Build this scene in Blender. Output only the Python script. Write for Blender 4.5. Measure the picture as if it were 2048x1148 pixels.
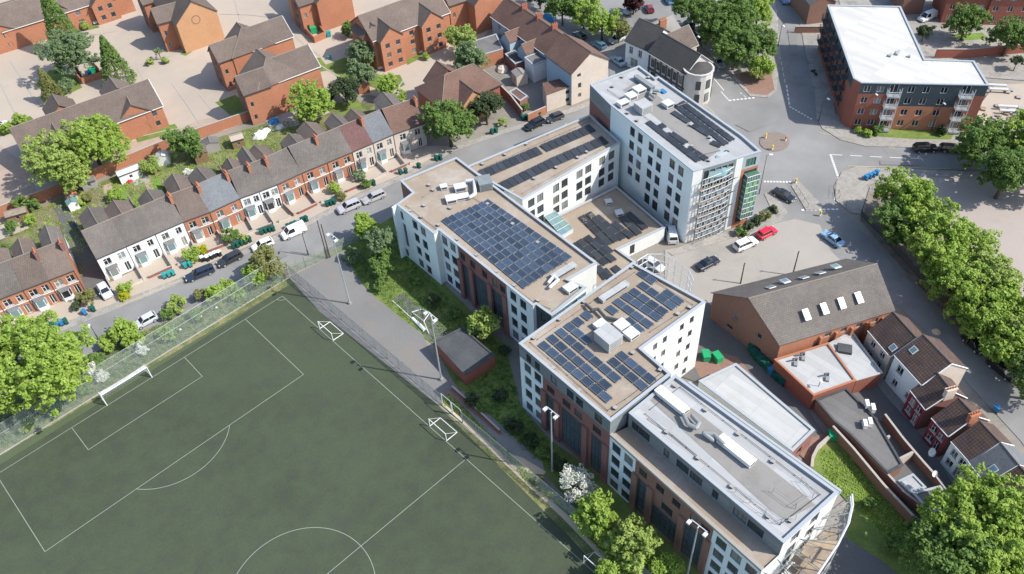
import bpy, math, random
import numpy as np
from mathutils import Vector, Matrix
random.seed(7); RNG = np.random.default_rng(7)
for o in list(bpy.data.objects): bpy.data.objects.remove(o)
S = bpy.context.scene
COL = S.collection

# ------------------------------------------------------------------ camera
# pose and focal length recovered from the pitch markings (metres; pitch goal line on x, touchline on y)
CAM = np.array([10.80381908, 100.0409116, 99.93799286]); RV = np.array([1.04024781, 2.48966586, -1.04790633]); FPX = 1712.0463
def rodr(r):
    t = np.linalg.norm(r); k = r/t
    K = np.array([[0,-k[2],k[1]],[k[2],0,-k[0]],[-k[1],k[0],0]])
    return np.eye(3)+np.sin(t)*K+(1-np.cos(t))*K@K
RM = rodr(RV)
cd = bpy.data.cameras.new('camera'); cam = bpy.data.objects.new('camera', cd); COL.objects.link(cam)
cam.matrix_world = Matrix(((RM[0,0],-RM[1,0],-RM[2,0],CAM[0]),(RM[0,1],-RM[1,1],-RM[2,1],CAM[1]),(RM[0,2],-RM[1,2],-RM[2,2],CAM[2]),(0,0,0,1)))
cd.sensor_fit = 'HORIZONTAL'; cd.sensor_width = 36; cd.lens = FPX/2048*36; cd.clip_start = 1; cd.clip_end = 4000
S.camera = cam
S.render.resolution_x = 1024; S.render.resolution_y = 574
def G(u, v, z=0.0):
    "surveyed point: where photo pixel (u,v) meets the level z"
    d = RM.T@np.array([(u-1024)/FPX,(v-574)/FPX,1.]); t = (z-CAM[2])/d[2]; q = CAM+t*d
    return (float(q[0]), float(q[1]))
def mpp(u, v, z=0.0):
    "metres per photo pixel at that point"
    x, y = G(u,v,z); return float(np.linalg.norm(np.array([x,y,z])-CAM))/FPX
def GP(pts, z=0.0): return [G(u,v,z) for u,v in pts]

# ------------------------------------------------------------------ light
SUN_AZ, SUN_EL = 121.5, 46.0
w = bpy.data.worlds.new('World'); S.world = w; w.use_nodes = True
nt = w.node_tree; bg = nt.nodes['Background']; sky = nt.nodes.new('ShaderNodeTexSky')
sky.sky_type = 'NISHITA'; sky.sun_disc = False; sky.sun_elevation = math.radians(SUN_EL); sky.sun_rotation = math.radians(90-SUN_AZ)
sky.air_density = 1.0; sky.dust_density = 1.2; sky.ozone_density = 1.0
nt.links.new(sky.outputs[0], bg.inputs[0]); bg.inputs[1].default_value = 0.15
sd = bpy.data.lights.new('sun', 'SUN'); sd.energy = 3.8; sd.angle = math.radians(0.5); sd.color = (1.0, 0.955, 0.88)
sun = bpy.data.objects.new('sun', sd); COL.objects.link(sun)
a, e = math.radians(SUN_AZ), math.radians(SUN_EL)
sun.rotation_euler = Vector((math.cos(a)*math.cos(e), math.sin(a)*math.cos(e), math.sin(e))).to_track_quat('Z','Y').to_euler()
sun.location = (-40, 60, 150)
S.view_settings.view_transform = 'Standard'; S.view_settings.look = 'None'; S.view_settings.gamma = 1; S.view_settings.exposure = 0.72
S.render.engine = 'CYCLES'
S.cycles.max_bounces = 8; S.cycles.diffuse_bounces = 6; S.cycles.transparent_max_bounces = 12

# ------------------------------------------------------------------ materials
MATS = {}
def mat(name, col, rough=0.85, var=0.18, sc=0.6, spec=0.25, col2=None, big=0.0, bigsc=0.05, kind=None, metal=0, objvar=0.0, stain=None, stc=0.08, sta=0.5):
    """procedural material: fine noise, slow blotches, optional second colour, optional brick/tile pattern from metric UVs"""
    if name in MATS: return MATS[name]
    m = bpy.data.materials.new(name); m.use_nodes = True; MATS[name] = m
    t = m.node_tree; N = t.nodes; L = t.links; b = N['Principled BSDF']
    b.inputs['Roughness'].default_value = rough; b.inputs['Metallic'].default_value = metal
    b.inputs['Specular IOR Level'].default_value = spec
    geo = N.new('ShaderNodeNewGeometry'); base = None
    rgb = N.new('ShaderNodeRGB'); rgb.outputs[0].default_value = (*col,1); base = rgb.outputs[0]
    def noise(scale, detail=4, rough_=0.6):
        n = N.new('ShaderNodeTexNoise'); n.inputs['Scale'].default_value = scale; n.inputs['Detail'].default_value = detail
        n.inputs['Roughness'].default_value = rough_; L.new(geo.outputs['Position'], n.inputs['Vector']); return n.outputs[0]
    def ramp(f, a_, b_):
        r = N.new('ShaderNodeMapRange'); r.inputs[1].default_value = a_; r.inputs[2].default_value = b_; L.new(f, r.inputs[0]); return r.outputs[0]
    def mix(f, c1, c2, mode='MIX', fac=None):
        x = N.new('ShaderNodeMix'); x.data_type = 'RGBA'; x.blend_type = mode
        if f is not None: L.new(f, x.inputs[0])
        else: x.inputs[0].default_value = fac
        for c, i in ((c1,6),(c2,7)):
            if isinstance(c, tuple): x.inputs[i].default_value = (*c,1)
            else: L.new(c, x.inputs[i])
        return x.outputs[2]
    if col2: base = mix(ramp(noise(sc*0.5,5), 0.38, 0.62), base, col2)
    if big: 
        v = ramp(noise(bigsc,3), 0.3, 0.7); r = N.new('ShaderNodeMapRange'); r.inputs[3].default_value = 1-big; r.inputs[4].default_value = 1+big; L.new(v, r.inputs[0])
        c = N.new('ShaderNodeCombineColor'); [L.new(r.outputs[0], c.inputs[i]) for i in range(3)]
        base = mix(None, base, c.outputs[0], 'MULTIPLY', 1.0)
    if stain:
        base = mix(ramp(noise(stc,6,0.7), 0.62-0.25*sta, 0.80-0.2*sta), base, stain)
    if kind:
        uv = N.new('ShaderNodeUVMap'); br = N.new('ShaderNodeTexBrick'); L.new(uv.outputs[0], br.inputs['Vector'])
        bw, bh, ms, dark, off = {'brick':(0.23,0.075,0.012,0.75,0.5),'tile':(0.30,0.32,0.03,0.62,0.5),'pantile':(0.36,0.42,0.05,0.5,0.0),'slate':(0.35,0.26,0.018,0.7,0.5),'pave':(0.6,0.6,0.03,0.8,0.5),
           'sheet':(1.1,6.0,0.03,0.82,0.0),'board':(3.0,0.16,0.02,0.6,0.3),'panel':(2.4,1.2,0.03,0.72,0.0),'block':(0.9,0.45,0.03,0.86,0.5)}[kind]
        br.inputs['Scale'].default_value = 1.0; br.inputs['Brick Width'].default_value = bw; br.inputs['Row Height'].default_value = bh
        br.inputs['Mortar Size'].default_value = ms; br.inputs['Mortar Smooth'].default_value = 0.2; br.offset = off
        br.inputs['Color1'].default_value = (1,1,1,1); k = 0.80; br.inputs['Color2'].default_value = (k,k,k,1); br.inputs['Mortar'].default_value = (dark,dark,dark,1); br.inputs['Bias'].default_value = -0.2
        base = mix(None, base, br.outputs['Color'], 'MULTIPLY', 1.0)
        bp = N.new('ShaderNodeBump'); bp.inputs['Strength'].default_value = 0.35; bp.inputs['Distance'].default_value = 0.03; L.new(br.outputs['Fac'], bp.inputs['Height']); bp.invert = True
        L.new(bp.outputs[0], b.inputs['Normal'])
    if objvar:
        oi = N.new('ShaderNodeObjectInfo'); r = N.new('ShaderNodeMapRange'); r.inputs[3].default_value = 1-objvar; r.inputs[4].default_value = 1+objvar; L.new(oi.outputs['Random'], r.inputs[0])
        c = N.new('ShaderNodeCombineColor'); [L.new(r.outputs[0], c.inputs[i]) for i in range(3)]
        base = mix(None, base, c.outputs[0], 'MULTIPLY', 1.0)
    if var:
        n1 = noise(sc*4, 6, 0.72); r = N.new('ShaderNodeMapRange'); r.inputs[1].default_value = 0.25; r.inputs[2].default_value = 0.75
        r.inputs[3].default_value = 1-var; r.inputs[4].default_value = 1+var; L.new(n1, r.inputs[0])
        c = N.new('ShaderNodeCombineColor'); [L.new(r.outputs[0], c.inputs[i]) for i in range(3)]
        base = mix(None, base, c.outputs[0], 'MULTIPLY', 1.0)
    L.new(base, b.inputs['Base Color'])
    return m

mat('asphalt', (0.215,0.213,0.207), var=0.10, sc=1.0, big=0.17, bigsc=0.09, stain=(0.175,0.175,0.172), stc=0.12, sta=0.3)
mat('asphalt_pale', (0.31,0.288,0.258), var=0.10, sc=1.0, big=0.1, bigsc=0.07, stain=(0.24,0.225,0.205), stc=0.1, sta=0.3)
mat('asphalt_dark', (0.12,0.12,0.118), var=0.15, sc=1.0, big=0.15, stain=(0.13,0.13,0.125), stc=0.15, sta=0.4)
mat('paving', (0.385,0.328,0.268), var=0.07, sc=1.2, big=0.07, bigsc=0.04, stain=(0.335,0.29,0.245), stc=0.05, sta=0.5)
mat('park_tarmac', (0.34,0.295,0.265), var=0.10, sc=1.6, big=0.08, bigsc=0.05, stain=(0.29,0.26,0.235), stc=0.12, sta=0.4)
mat('stone', (0.50,0.475,0.445), var=0.07, sc=0.8, big=0.08, bigsc=0.4)
mat('paving_pink', (0.37,0.285,0.225), var=0.10, sc=1.2, big=0.12, bigsc=0.05, stain=(0.27,0.22,0.17), stc=0.09, sta=0.6)
mat('pavement', (0.315,0.295,0.265), var=0.12, sc=1.2, big=0.12, kind='pave', stain=(0.19,0.18,0.165), stc=0.3, sta=0.4)
mat('kerb', (0.36,0.335,0.30), var=0.1)
mat('brick_paving', (0.28,0.17,0.13), var=0.15, kind='brick', big=0.1)
mat('dirt', (0.21,0.165,0.12), var=0.25, sc=0.8, big=0.2, bigsc=0.2, col2=(0.13,0.13,0.075))
mat('sand', (0.50,0.40,0.28), var=0.12, sc=1)
mat('leaf_litter', (0.15,0.125,0.10), var=0.3, sc=0.9, big=0.2, bigsc=0.2, col2=(0.22,0.19,0.155))
mat('ground_base', (0.24,0.22,0.19), var=0.14, sc=0.5, big=0.15, bigsc=0.03, stain=(0.13,0.13,0.105), stc=0.05, sta=0.5)
mat('lawn', (0.105,0.16,0.036), var=0.35, sc=1.4, big=0.25, bigsc=0.15, col2=(0.15,0.19,0.045), stain=(0.17,0.15,0.06), stc=0.2, sta=0.25)
mat('lawn_bright', (0.14,0.23,0.05), var=0.3, sc=1.4, big=0.2, bigsc=0.2, col2=(0.13,0.2,0.035))
mat('scrub', (0.11,0.14,0.05), var=0.45, sc=1.0, big=0.3, bigsc=0.25, col2=(0.18,0.165,0.08))
mat('turf', (0.050,0.061,0.041), var=0.14, sc=0.8, big=0.14, bigsc=0.035, col2=(0.055,0.071,0.040), stain=(0.058,0.075,0.044), stc=0.10, sta=0.7)
mat('turf_worn', (0.075,0.098,0.052), var=0.12, sc=1.0, big=0.15, bigsc=0.06)
mat('line_white', (0.23,0.26,0.215), var=0.1, sc=3)
mat('road_white', (0.62,0.62,0.60), var=0.15, sc=3)
mat('road_yellow', (0.55,0.45,0.18), var=0.15, sc=3)
mat('render_white', (0.62,0.625,0.60), var=0.05, sc=0.5, big=0.04, bigsc=0.15)
mat('render_cool', (0.66,0.735,0.73), var=0.04, sc=0.5, big=0.04, bigsc=0.15)  # white render again, with the teal cast of shade put into its colour
mat('render_house', (0.74,0.74,0.72), var=0.06, sc=0.6, big=0.05, bigsc=0.3, stain=(0.6,0.58,0.54), stc=0.5, sta=0.3)
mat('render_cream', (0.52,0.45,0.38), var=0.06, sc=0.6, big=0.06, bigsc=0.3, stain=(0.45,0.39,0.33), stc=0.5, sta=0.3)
mat('render_shaded_blue', (0.33,0.43,0.50), var=0.05)  # wall colour carries the bluish shade of the back walls
mat('render_red', (0.20,0.032,0.045), var=0.1, sc=0.8)
mat('brick_orange', (0.435,0.19,0.11), var=0.14, sc=1.5, kind='brick', big=0.08, bigsc=0.2)
mat('brick_red', (0.31,0.115,0.08), var=0.15, sc=1.5, kind='brick', big=0.08, bigsc=0.2)
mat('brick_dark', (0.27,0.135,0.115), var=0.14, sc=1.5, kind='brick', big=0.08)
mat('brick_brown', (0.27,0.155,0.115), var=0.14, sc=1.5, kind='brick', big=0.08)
mat('brick_buff', (0.52,0.29,0.155), var=0.08, sc=1.5, kind='brick', big=0.06, bigsc=0.2)
mat('tile_brown', (0.150,0.118,0.100), var=0.16, sc=1.5, kind='tile', big=0.12, bigsc=0.3, objvar=0.12)
mat('tile_grey', (0.140,0.124,0.112), var=0.18, sc=1.2, kind='tile', big=0.14, bigsc=0.25, objvar=0.10, stain=(0.16,0.15,0.12), stc=0.5, sta=0.3)
mat('tile_slate', (0.155,0.165,0.175), var=0.12, sc=1.2, kind='slate', big=0.1, bigsc=0.3, objvar=0.08)
mat('tile_maroon', (0.155,0.085,0.078), var=0.12, sc=1.5, kind='tile', big=0.12, bigsc=0.3)
mat('tile_pan', (0.14,0.09,0.066), var=0.28, sc=1.5, kind='pantile', big=0.15, bigsc=0.4, col2=(0.105,0.075,0.07))
mat('tile_dark', (0.075,0.072,0.068), var=0.16, sc=1.5, kind='slate', big=0.1, bigsc=0.3)
mat('tile_redbrown', (0.165,0.10,0.078), var=0.15, sc=1.5, kind='tile', big=0.12, bigsc=0.3)
mat('ridge_tile', (0.20,0.17,0.14), var=0.15)
mat('gravel_roof', (0.285,0.232,0.178), var=0.20, sc=2.0, big=0.08, bigsc=0.12, stain=(0.36,0.325,0.28), stc=0.16, sta=0.55)
mat('membrane', (0.375,0.38,0.38), rough=0.6, var=0.04, sc=0.4, big=0.05, bigsc=0.1, kind='sheet', stain=(0.30,0.30,0.295), stc=0.12, sta=0.25)
mat('membrane_walk', (0.235,0.225,0.21), var=0.1, sc=0.8, big=0.2, bigsc=0.2, stain=(0.19,0.175,0.155), stc=0.2, sta=0.5)
mat('membrane_pale', (0.40,0.405,0.40), rough=0.6, var=0.04, sc=0.4, big=0.05, bigsc=0.1, kind='sheet', stain=(0.33,0.33,0.315), stc=0.2, sta=0.3)
mat('court', (0.175,0.173,0.167), var=0.10, sc=1.0, big=0.12, bigsc=0.06, stain=(0.20,0.182,0.162), stc=0.13, sta=0.5)
mat('membrane_white', (0.52,0.51,0.475), rough=0.6, var=0.03, sc=0.4, big=0.03, bigsc=0.1, kind='sheet', stain=(0.5,0.5,0.47), stc=0.15, sta=0.2)
mat('felt_grey', (0.15,0.145,0.14), var=0.1, sc=0.8, big=0.12, bigsc=0.2, kind='sheet')
mat('felt_dark', (0.07,0.075,0.08), var=0.15, sc=0.8, big=0.2, bigsc=0.3, kind='sheet')
mat('roof_blue', (0.075,0.105,0.135), var=0.06, sc=0.8, big=0.1)
mat('coping', (0.33,0.36,0.385), rough=0.5, var=0.04)
mat('coping_brown', (0.30,0.28,0.25), rough=0.7, var=0.06)
mat('clad_grey', (0.20,0.225,0.23), rough=0.6, var=0.04, sc=0.5, kind='panel')
mat('clad_dark', (0.06,0.075,0.085), rough=0.5, var=0.05, kind='panel')
mat('metal', (0.42,0.44,0.45), rough=0.45, metal=0.4, var=0.08)
mat('metal_light', (0.55,0.57,0.58), rough=0.5, metal=0.1, var=0.05)
mat('metal_dark', (0.075,0.08,0.085), rough=0.5, metal=0.2, var=0.1)
mat('galv', (0.27,0.285,0.285), rough=0.5, metal=0.3, var=0.1)
mat('white_paint', (0.72,0.72,0.70), rough=0.5, var=0.04)
mat('upvc', (0.68,0.69,0.68), rough=0.4, var=0.03)
mat('frame_dark', (0.05,0.058,0.062), rough=0.5, var=0.03)
mat('wood', (0.26,0.17,0.10), var=0.2, sc=2, kind='board')
mat('fence_wood', (0.20,0.155,0.13), var=0.25, sc=2, big=0.15, bigsc=0.4, col2=(0.26,0.21,0.16))
mat('bark', (0.09,0.07,0.05), var=0.3, sc=3)
mat('rubber', (0.02,0.02,0.02), rough=0.8, var=0.1)
mat('plastic_green', (0.01,0.085,0.065), rough=0.5, var=0.05, objvar=0.25)
mat('plastic_bright', (0.02,0.30,0.12), rough=0.5, var=0.05)
mat('plastic_blue', (0.03,0.18,0.38), rough=0.5, var=0.05)
mat('plastic_teal', (0.03,0.26,0.26), rough=0.5, var=0.05)
mat('plastic_dark', (0.025,0.028,0.03), rough=0.5, var=0.05)
mat('plastic_yellow', (0.62,0.42,0.02), rough=0.4, var=0.03)
mat('terracotta', (0.42,0.16,0.08), var=0.15)
mat('red_paint', (0.45,0.03,0.03), var=0.05)
mat('dish_white', (0.75,0.75,0.74), rough=0.5, var=0.02)
mat('concrete', (0.30,0.29,0.275), var=0.12, sc=1, big=0.1, bigsc=0.3)
mat('balcony_wood', (0.33,0.25,0.17), var=0.2, sc=1.2, col2=(0.2,0.165,0.13))
mat('green_panel', (0.10,0.30,0.20), rough=0.3, var=0.2, sc=1.5, col2=(0.2,0.42,0.05))

def glass(name, c1, c2, rough=0.12, spec=0.6):
    m = bpy.data.materials.new(name); m.use_nodes = True; MATS[name] = m
    t = m.node_tree; N = t.nodes; L = t.links; b = N['Principled BSDF']
    oi = N.new('ShaderNodeObjectInfo'); r = N.new('ShaderNodeValToRGB'); L.new(oi.outputs['Random'], r.inputs[0])
    r.color_ramp.elements[0].color = (*c1,1); r.color_ramp.elements[0].position = 0.6; r.color_ramp.elements[1].color = (*c2,1); r.color_ramp.elements[1].position = 1.0
    n = N.new('ShaderNodeTexNoise'); n.inputs['Scale'].default_value = 0.9; g = N.new('ShaderNodeNewGeometry'); L.new(g.outputs['Position'], n.inputs['Vector'])
    x = N.new('ShaderNodeMix'); x.data_type = 'RGBA'; x.blend_type = 'MULTIPLY'; x.inputs[0].default_value = 0.6; L.new(r.outputs[0], x.inputs[6]); L.new(n.outputs[1], x.inputs[7])
    L.new(x.outputs[2], b.inputs['Base Color']); b.inputs['Roughness'].default_value = rough; b.inputs['Specular IOR Level'].default_value = spec
glass('glass', (0.045,0.058,0.064), (0.30,0.31,0.29))
glass('glass_house', (0.03,0.035,0.04), (0.42,0.42,0.40))
glass('glass_green', (0.05,0.12,0.10), (0.10,0.22,0.17))
glass('glass_tall', (0.10,0.135,0.16), (0.13,0.17,0.19))
mat('tar_patch', (0.19,0.187,0.18), var=0.1, sc=1.0)
mat('island_paving', (0.25,0.205,0.175), var=0.12, kind='brick')
glass('glass_roof', (0.20,0.33,0.34), (0.24,0.36,0.37), rough=0.25)
glass('car_glass', (0.012,0.016,0.02), (0.02,0.025,0.03), rough=0.06, spec=0.8)
glass('lamp_glass', (0.6,0.6,0.58), (0.7,0.7,0.68))

def solar_mat():
    m = bpy.data.materials.new('solar_cell'); m.use_nodes = True; MATS['solar_cell'] = m
    t = m.node_tree; N = t.nodes; L = t.links; b = N['Principled BSDF']
    uv = N.new('ShaderNodeUVMap'); br = N.new('ShaderNodeTexBrick'); L.new(uv.outputs[0], br.inputs['Vector'])
    br.offset = 0; br.inputs['Scale'].default_value = 1; br.inputs['Brick Width'].default_value = 0.16; br.inputs['Row Height'].default_value = 0.16; br.inputs['Mortar Size'].default_value = 0.006
    br.inputs['Color1'].default_value = (0.030,0.048,0.078,1); br.inputs['Color2'].default_value = (0.042,0.062,0.095,1); br.inputs['Mortar'].default_value = (0.07,0.09,0.12,1)
    oi = N.new('ShaderNodeObjectInfo'); r = N.new('ShaderNodeMapRange'); r.inputs[3].default_value = 0.7; r.inputs[4].default_value = 1.35; L.new(oi.outputs['Random'], r.inputs[0])
    c = N.new('ShaderNodeCombineColor'); [L.new(r.outputs[0], c.inputs[i]) for i in range(3)]
    x = N.new('ShaderNodeMix'); x.data_type = 'RGBA'; x.blend_type = 'MULTIPLY'; x.inputs[0].default_value = 1; L.new(br.outputs[0], x.inputs[6]); L.new(c.outputs[0], x.inputs[7])
    L.new(x.outputs[2], b.inputs['Base Color']); b.inputs['Roughness'].default_value = 0.22; b.inputs['Specular IOR Level'].default_value = 0.5
solar_mat()
mat('solar_dark', (0.035,0.04,0.048), rough=0.35, var=0.15, sc=2, spec=0.4, objvar=0.25)

def mesh_mat(name, col, alpha):
    "woven wire / netting whose threads are far thinner than a pixel"
    m = bpy.data.materials.new(name); m.use_nodes = True; MATS[name] = m
    t = m.node_tree; N = t.nodes; L = t.links; b = N['Principled BSDF']; b.inputs['Base Color'].default_value = (*col,1); b.inputs['Roughness'].default_value = 0.6
    tr = N.new('ShaderNodeBsdfTransparent'); mx = N.new('ShaderNodeMixShader')
    n = N.new('ShaderNodeTexNoise'); n.inputs['Scale'].default_value = 1.3; g = N.new('ShaderNodeNewGeometry'); L.new(g.outputs['Position'], n.inputs['Vector'])
    r = N.new('ShaderNodeMapRange'); r.inputs[1].default_value = 0.3; r.inputs[2].default_value = 0.7; r.inputs[3].default_value = alpha*0.65; r.inputs[4].default_value = alpha*1.35; L.new(n.outputs[0], r.inputs[0])
    L.new(r.outputs[0], mx.inputs[0]); L.new(tr.outputs[0], mx.inputs[1]); L.new(b.outputs[0], mx.inputs[2]); L.new(mx.outputs[0], N['Material Output'].inputs[0])
mesh_mat('wire_mesh', (0.32,0.38,0.35), 0.26)
mesh_mat('wire_mesh_pale', (0.36,0.39,0.39), 0.42)
mesh_mat('wire_mesh_green', (0.26,0.31,0.24), 0.50)
mesh_mat('goal_net', (0.8,0.8,0.8), 0.5)
mesh_mat('grating', (0.42,0.44,0.44), 0.5)

def paint(name, col, rough=0.3, spec=0.5):
    m = mat(name, col, rough=rough, var=0.03, spec=spec); b = m.node_tree.nodes['Principled BSDF']; b.inputs['Coat Weight'].default_value = 0.6; b.inputs['Coat Roughness'].default_value = 0.08; return m

def leaf_mat(name, c1, c2, trans=0.42):
    m = bpy.data.materials.new(name); m.use_nodes = True; MATS[name] = m
    t = m.node_tree; N = t.nodes; L = t.links; b = N['Principled BSDF']
    g = N.new('ShaderNodeNewGeometry'); n = N.new('ShaderNodeTexNoise'); n.inputs['Scale'].default_value = 1.1; n.inputs['Detail'].default_value = 5; n.inputs['Roughness'].default_value = 0.75; L.new(g.outputs['Position'], n.inputs['Vector'])
    r = N.new('ShaderNodeValToRGB'); L.new(n.outputs[0], r.inputs[0]); r.color_ramp.elements[0].position = 0.36; r.color_ramp.elements[1].position = 0.64
    r.color_ramp.elements[0].color = (*c1,1); r.color_ramp.elements[1].color = (*c2,1)
    L.new(r.outputs[0], b.inputs['Base Color']); b.inputs['Roughness'].default_value = 0.6; b.inputs['Specular IOR Level'].default_value = 0.2
    tl = N.new('ShaderNodeBsdfTranslucent'); L.new(r.outputs[0], tl.inputs[0]); mx = N.new('ShaderNodeMixShader'); mx.inputs[0].default_value = trans
    L.new(b.outputs[0], mx.inputs[1]); L.new(tl.outputs[0], mx.inputs[2]); L.new(mx.outputs[0], N['Material Output'].inputs[0])
leaf_mat('leaf_bright', (0.17,0.28,0.033), (0.38,0.50,0.11))
leaf_mat('leaf_lime', (0.20,0.29,0.05), (0.40,0.49,0.145))
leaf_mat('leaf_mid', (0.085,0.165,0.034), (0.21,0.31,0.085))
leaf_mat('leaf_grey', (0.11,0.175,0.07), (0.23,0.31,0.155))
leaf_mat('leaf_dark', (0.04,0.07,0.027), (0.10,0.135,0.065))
leaf_mat('leaf_olive', (0.14,0.16,0.045), (0.28,0.28,0.11))
leaf_mat('leaf_white', (0.50,0.52,0.42), (0.85,0.85,0.80))
leaf_mat('leaf_copper', (0.06,0.02,0.022), (0.12,0.035,0.035))
leaf_mat('leaf_yellow', (0.26,0.32,0.012), (0.48,0.45,0.03))
# ------------------------------------------------------------------ mesh and object helpers
def norm2(dx, dy):
    l = math.hypot(dx,dy) or 1; return dx/l, dy/l
class MB:
    "collects faces in world (or local) coordinates; build() links them as ONE mesh object"
    def __init__(s): s.v=[]; s.f=[]; s.m=[]; s.mi=0
    def face(s, pts):
        n=len(s.v); s.v += [tuple(p) for p in pts]; s.f.append(tuple(range(n,n+len(pts)))); s.m.append(s.mi)
    def quad(s,a,b,c,d): s.face((a,b,c,d))
    def prism(s, poly, z0, z1, bottom=True):
        n=len(poly)
        for i in range(n):
            a=poly[i]; b=poly[(i+1)%n]; s.quad((*a,z0),(*b,z0),(*b,z1),(*a,z1))
        s.face([(*p,z1) for p in poly])
        if bottom: s.face([(*p,z0) for p in reversed(poly)])
    def box(s, x0,x1,y0,y1,z0,z1): s.prism([(x0,y0),(x1,y0),(x1,y1),(x0,y1)],z0,z1)
    def obox(s, cx,cy,ang,lx,ly,z0,z1):
        c,q=math.cos(ang),math.sin(ang)
        s.prism([(cx+c*x-q*y, cy+q*x+c*y) for x,y in ((-lx/2,-ly/2),(lx/2,-ly/2),(lx/2,ly/2),(-lx/2,ly/2))],z0,z1)
    def bar(s, p, q, r=0.04, n=4, r2=None):
        p=Vector(p); q=Vector(q); d=q-p
        if d.length<1e-6: return
        r2=r if r2 is None else r2
        z=d.normalized(); x=z.orthogonal().normalized(); y=z.cross(x)
        A=[];B=[]
        for i in range(n):
            t=2*math.pi*(i+.5)/n; o=x*math.cos(t)+y*math.sin(t); A.append(p+o*r); B.append(q+o*r2)
        for i in range(n):
            j=(i+1)%n; s.quad(A[i],A[j],B[j],B[i])
        s.face(B); s.face(A[::-1])
    def path(s, pts, r, n=5):
        for a,b in zip(pts,pts[1:]): s.bar(a,b,r,n)
    def wall(s, a, b, z0, z1, t=0.1):
        dx,dy=norm2(b[0]-a[0],b[1]-a[1]); nx,ny=-dy*t/2,dx*t/2
        s.prism([(a[0]-nx,a[1]-ny),(b[0]-nx,b[1]-ny),(b[0]+nx,b[1]+ny),(a[0]+nx,a[1]+ny)],z0,z1)
    def sphere(s, c, r, n=8, m=5, sz=1.0, half=False):
        lat=[(math.pi/2*i/m if half else -math.pi/2+math.pi*i/m) for i in range(m+1)]
        for i in range(m):
            for j in range(n):
                t0,t1=2*math.pi*j/n,2*math.pi*(j+1)/n
                P=lambda la,t:(c[0]+r*math.cos(la)*math.cos(t),c[1]+r*math.cos(la)*math.sin(t),c[2]+r*sz*math.sin(la))
                s.quad(P(lat[i],t0),P(lat[i],t1),P(lat[i+1],t1),P(lat[i+1],t0))
    def data(s, name, mats, off=(0,0,0), smooth=False):
        me=bpy.data.meshes.new(name)
        V=np.array(s.v,dtype=float).reshape(-1,3)-np.array(off)
        me.from_pydata(V.tolist(),[],s.f); me.validate(verbose=False)
        for m_ in (mats if isinstance(mats,(list,tuple)) else [mats]): me.materials.append(MATS[m_])
        if len(me.materials)>1 and len(me.polygons)==len(s.m): me.polygons.foreach_set('material_index',s.m)
        uv=me.uv_layers.new(name='UVMap'); W=[v.co for v in me.vertices]
        for p in me.polygons:
            n=p.normal
            if abs(n.z)>0.985 or n.length<0.5: ux,uy=Vector((1,0,0)),Vector((0,1,0))
            else: ux=Vector((-n.y,n.x,0)).normalized(); uy=n.cross(ux)
            for li in p.loop_indices:
                c=W[me.loops[li].vertex_index]; uv.data[li].uv=(c.dot(ux),c.dot(uy))
        if smooth: me.polygons.foreach_set('use_smooth',[True]*len(me.polygons))
        me.update(); return me
    def build(s, name, mats, parent=None, smooth=False, label=None):
        off=tuple(parent['_o']) if parent is not None and '_o' in parent else (0,0,0)
        o=bpy.data.objects.new(name, s.data(name,mats,off,smooth)); COL.objects.link(o)
        if parent is not None: o.parent=parent; o['_o']=off
        if label: o['label']=label
        return o
def tag(o,label=None,cat=None,group=None,kind=None):
    if label: o['label']=label
    if cat: o['category']=cat
    if group: o['group']=group
    if kind: o['kind']=kind
    return o
def thing(name,label,cat,loc=(0,0,0),group=None,rz=0):
    "an Empty at the thing's base; parts are children"
    o=bpy.data.objects.new(name,None); COL.objects.link(o); o.empty_display_size=0.5
    o.location=(loc[0],loc[1],loc[2] if len(loc)>2 else 0); o.rotation_euler=(0,0,rz)
    if rz==0: o['_o']=tuple(o.location)
    return tag(o,label,cat,group)
def kids(o): return [c for c in ALLKIDS.get(o.name,[])]
ALLKIDS={}
def copy_tree(root, loc, rz=0, label=None, group=None, scale=None, recolor=None):
    r=root.copy(); COL.objects.link(r); r.location=(loc[0],loc[1],loc[2] if len(loc)>2 else 0); r.rotation_euler=(0,0,rz)
    if scale: r.scale=scale if not isinstance(scale,(int,float)) else (scale,)*3
    tag(r,label,None,group)
    for ch in root.children:
        c=ch.copy(); COL.objects.link(c); c.parent=r
        for g in ch.children:
            d=g.copy(); COL.objects.link(d); d.parent=c
    return r
def structure(name,mb,m): return tag(mb.build(name,m),kind='structure')
PZ=[0]
def patch(name,pts,z,m,world=False,cat=None,label=None):
    "one flat sheet of ground"
    P=pts if world else GP(pts); mb=MB(); PZ[0]+=1; z=z*0.5+PZ[0]*0.0011
    ar=sum(P[i][0]*P[(i+1)%len(P)][1]-P[(i+1)%len(P)][0]*P[i][1] for i in range(len(P)))
    if ar<0: P=P[::-1]
    mb.face([(*p,z) for p in P]); o=mb.build(name,m)
    return tag(o,label,cat,kind='structure')
def line_mb(mb,a,b,w,z):
    dx,dy=norm2(b[0]-a[0],b[1]-a[1]); nx,ny=-dy*w/2,dx*w/2
    mb.quad((a[0]-nx,a[1]-ny,z),(b[0]-nx,b[1]-ny,z),(b[0]+nx,b[1]+ny,z),(a[0]+nx,a[1]+ny,z))
def ccw(P):
    ar=sum(P[i][0]*P[(i+1)%len(P)][1]-P[(i+1)%len(P)][0]*P[i][1] for i in range(len(P)))
    return P if ar>0 else P[::-1]
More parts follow.
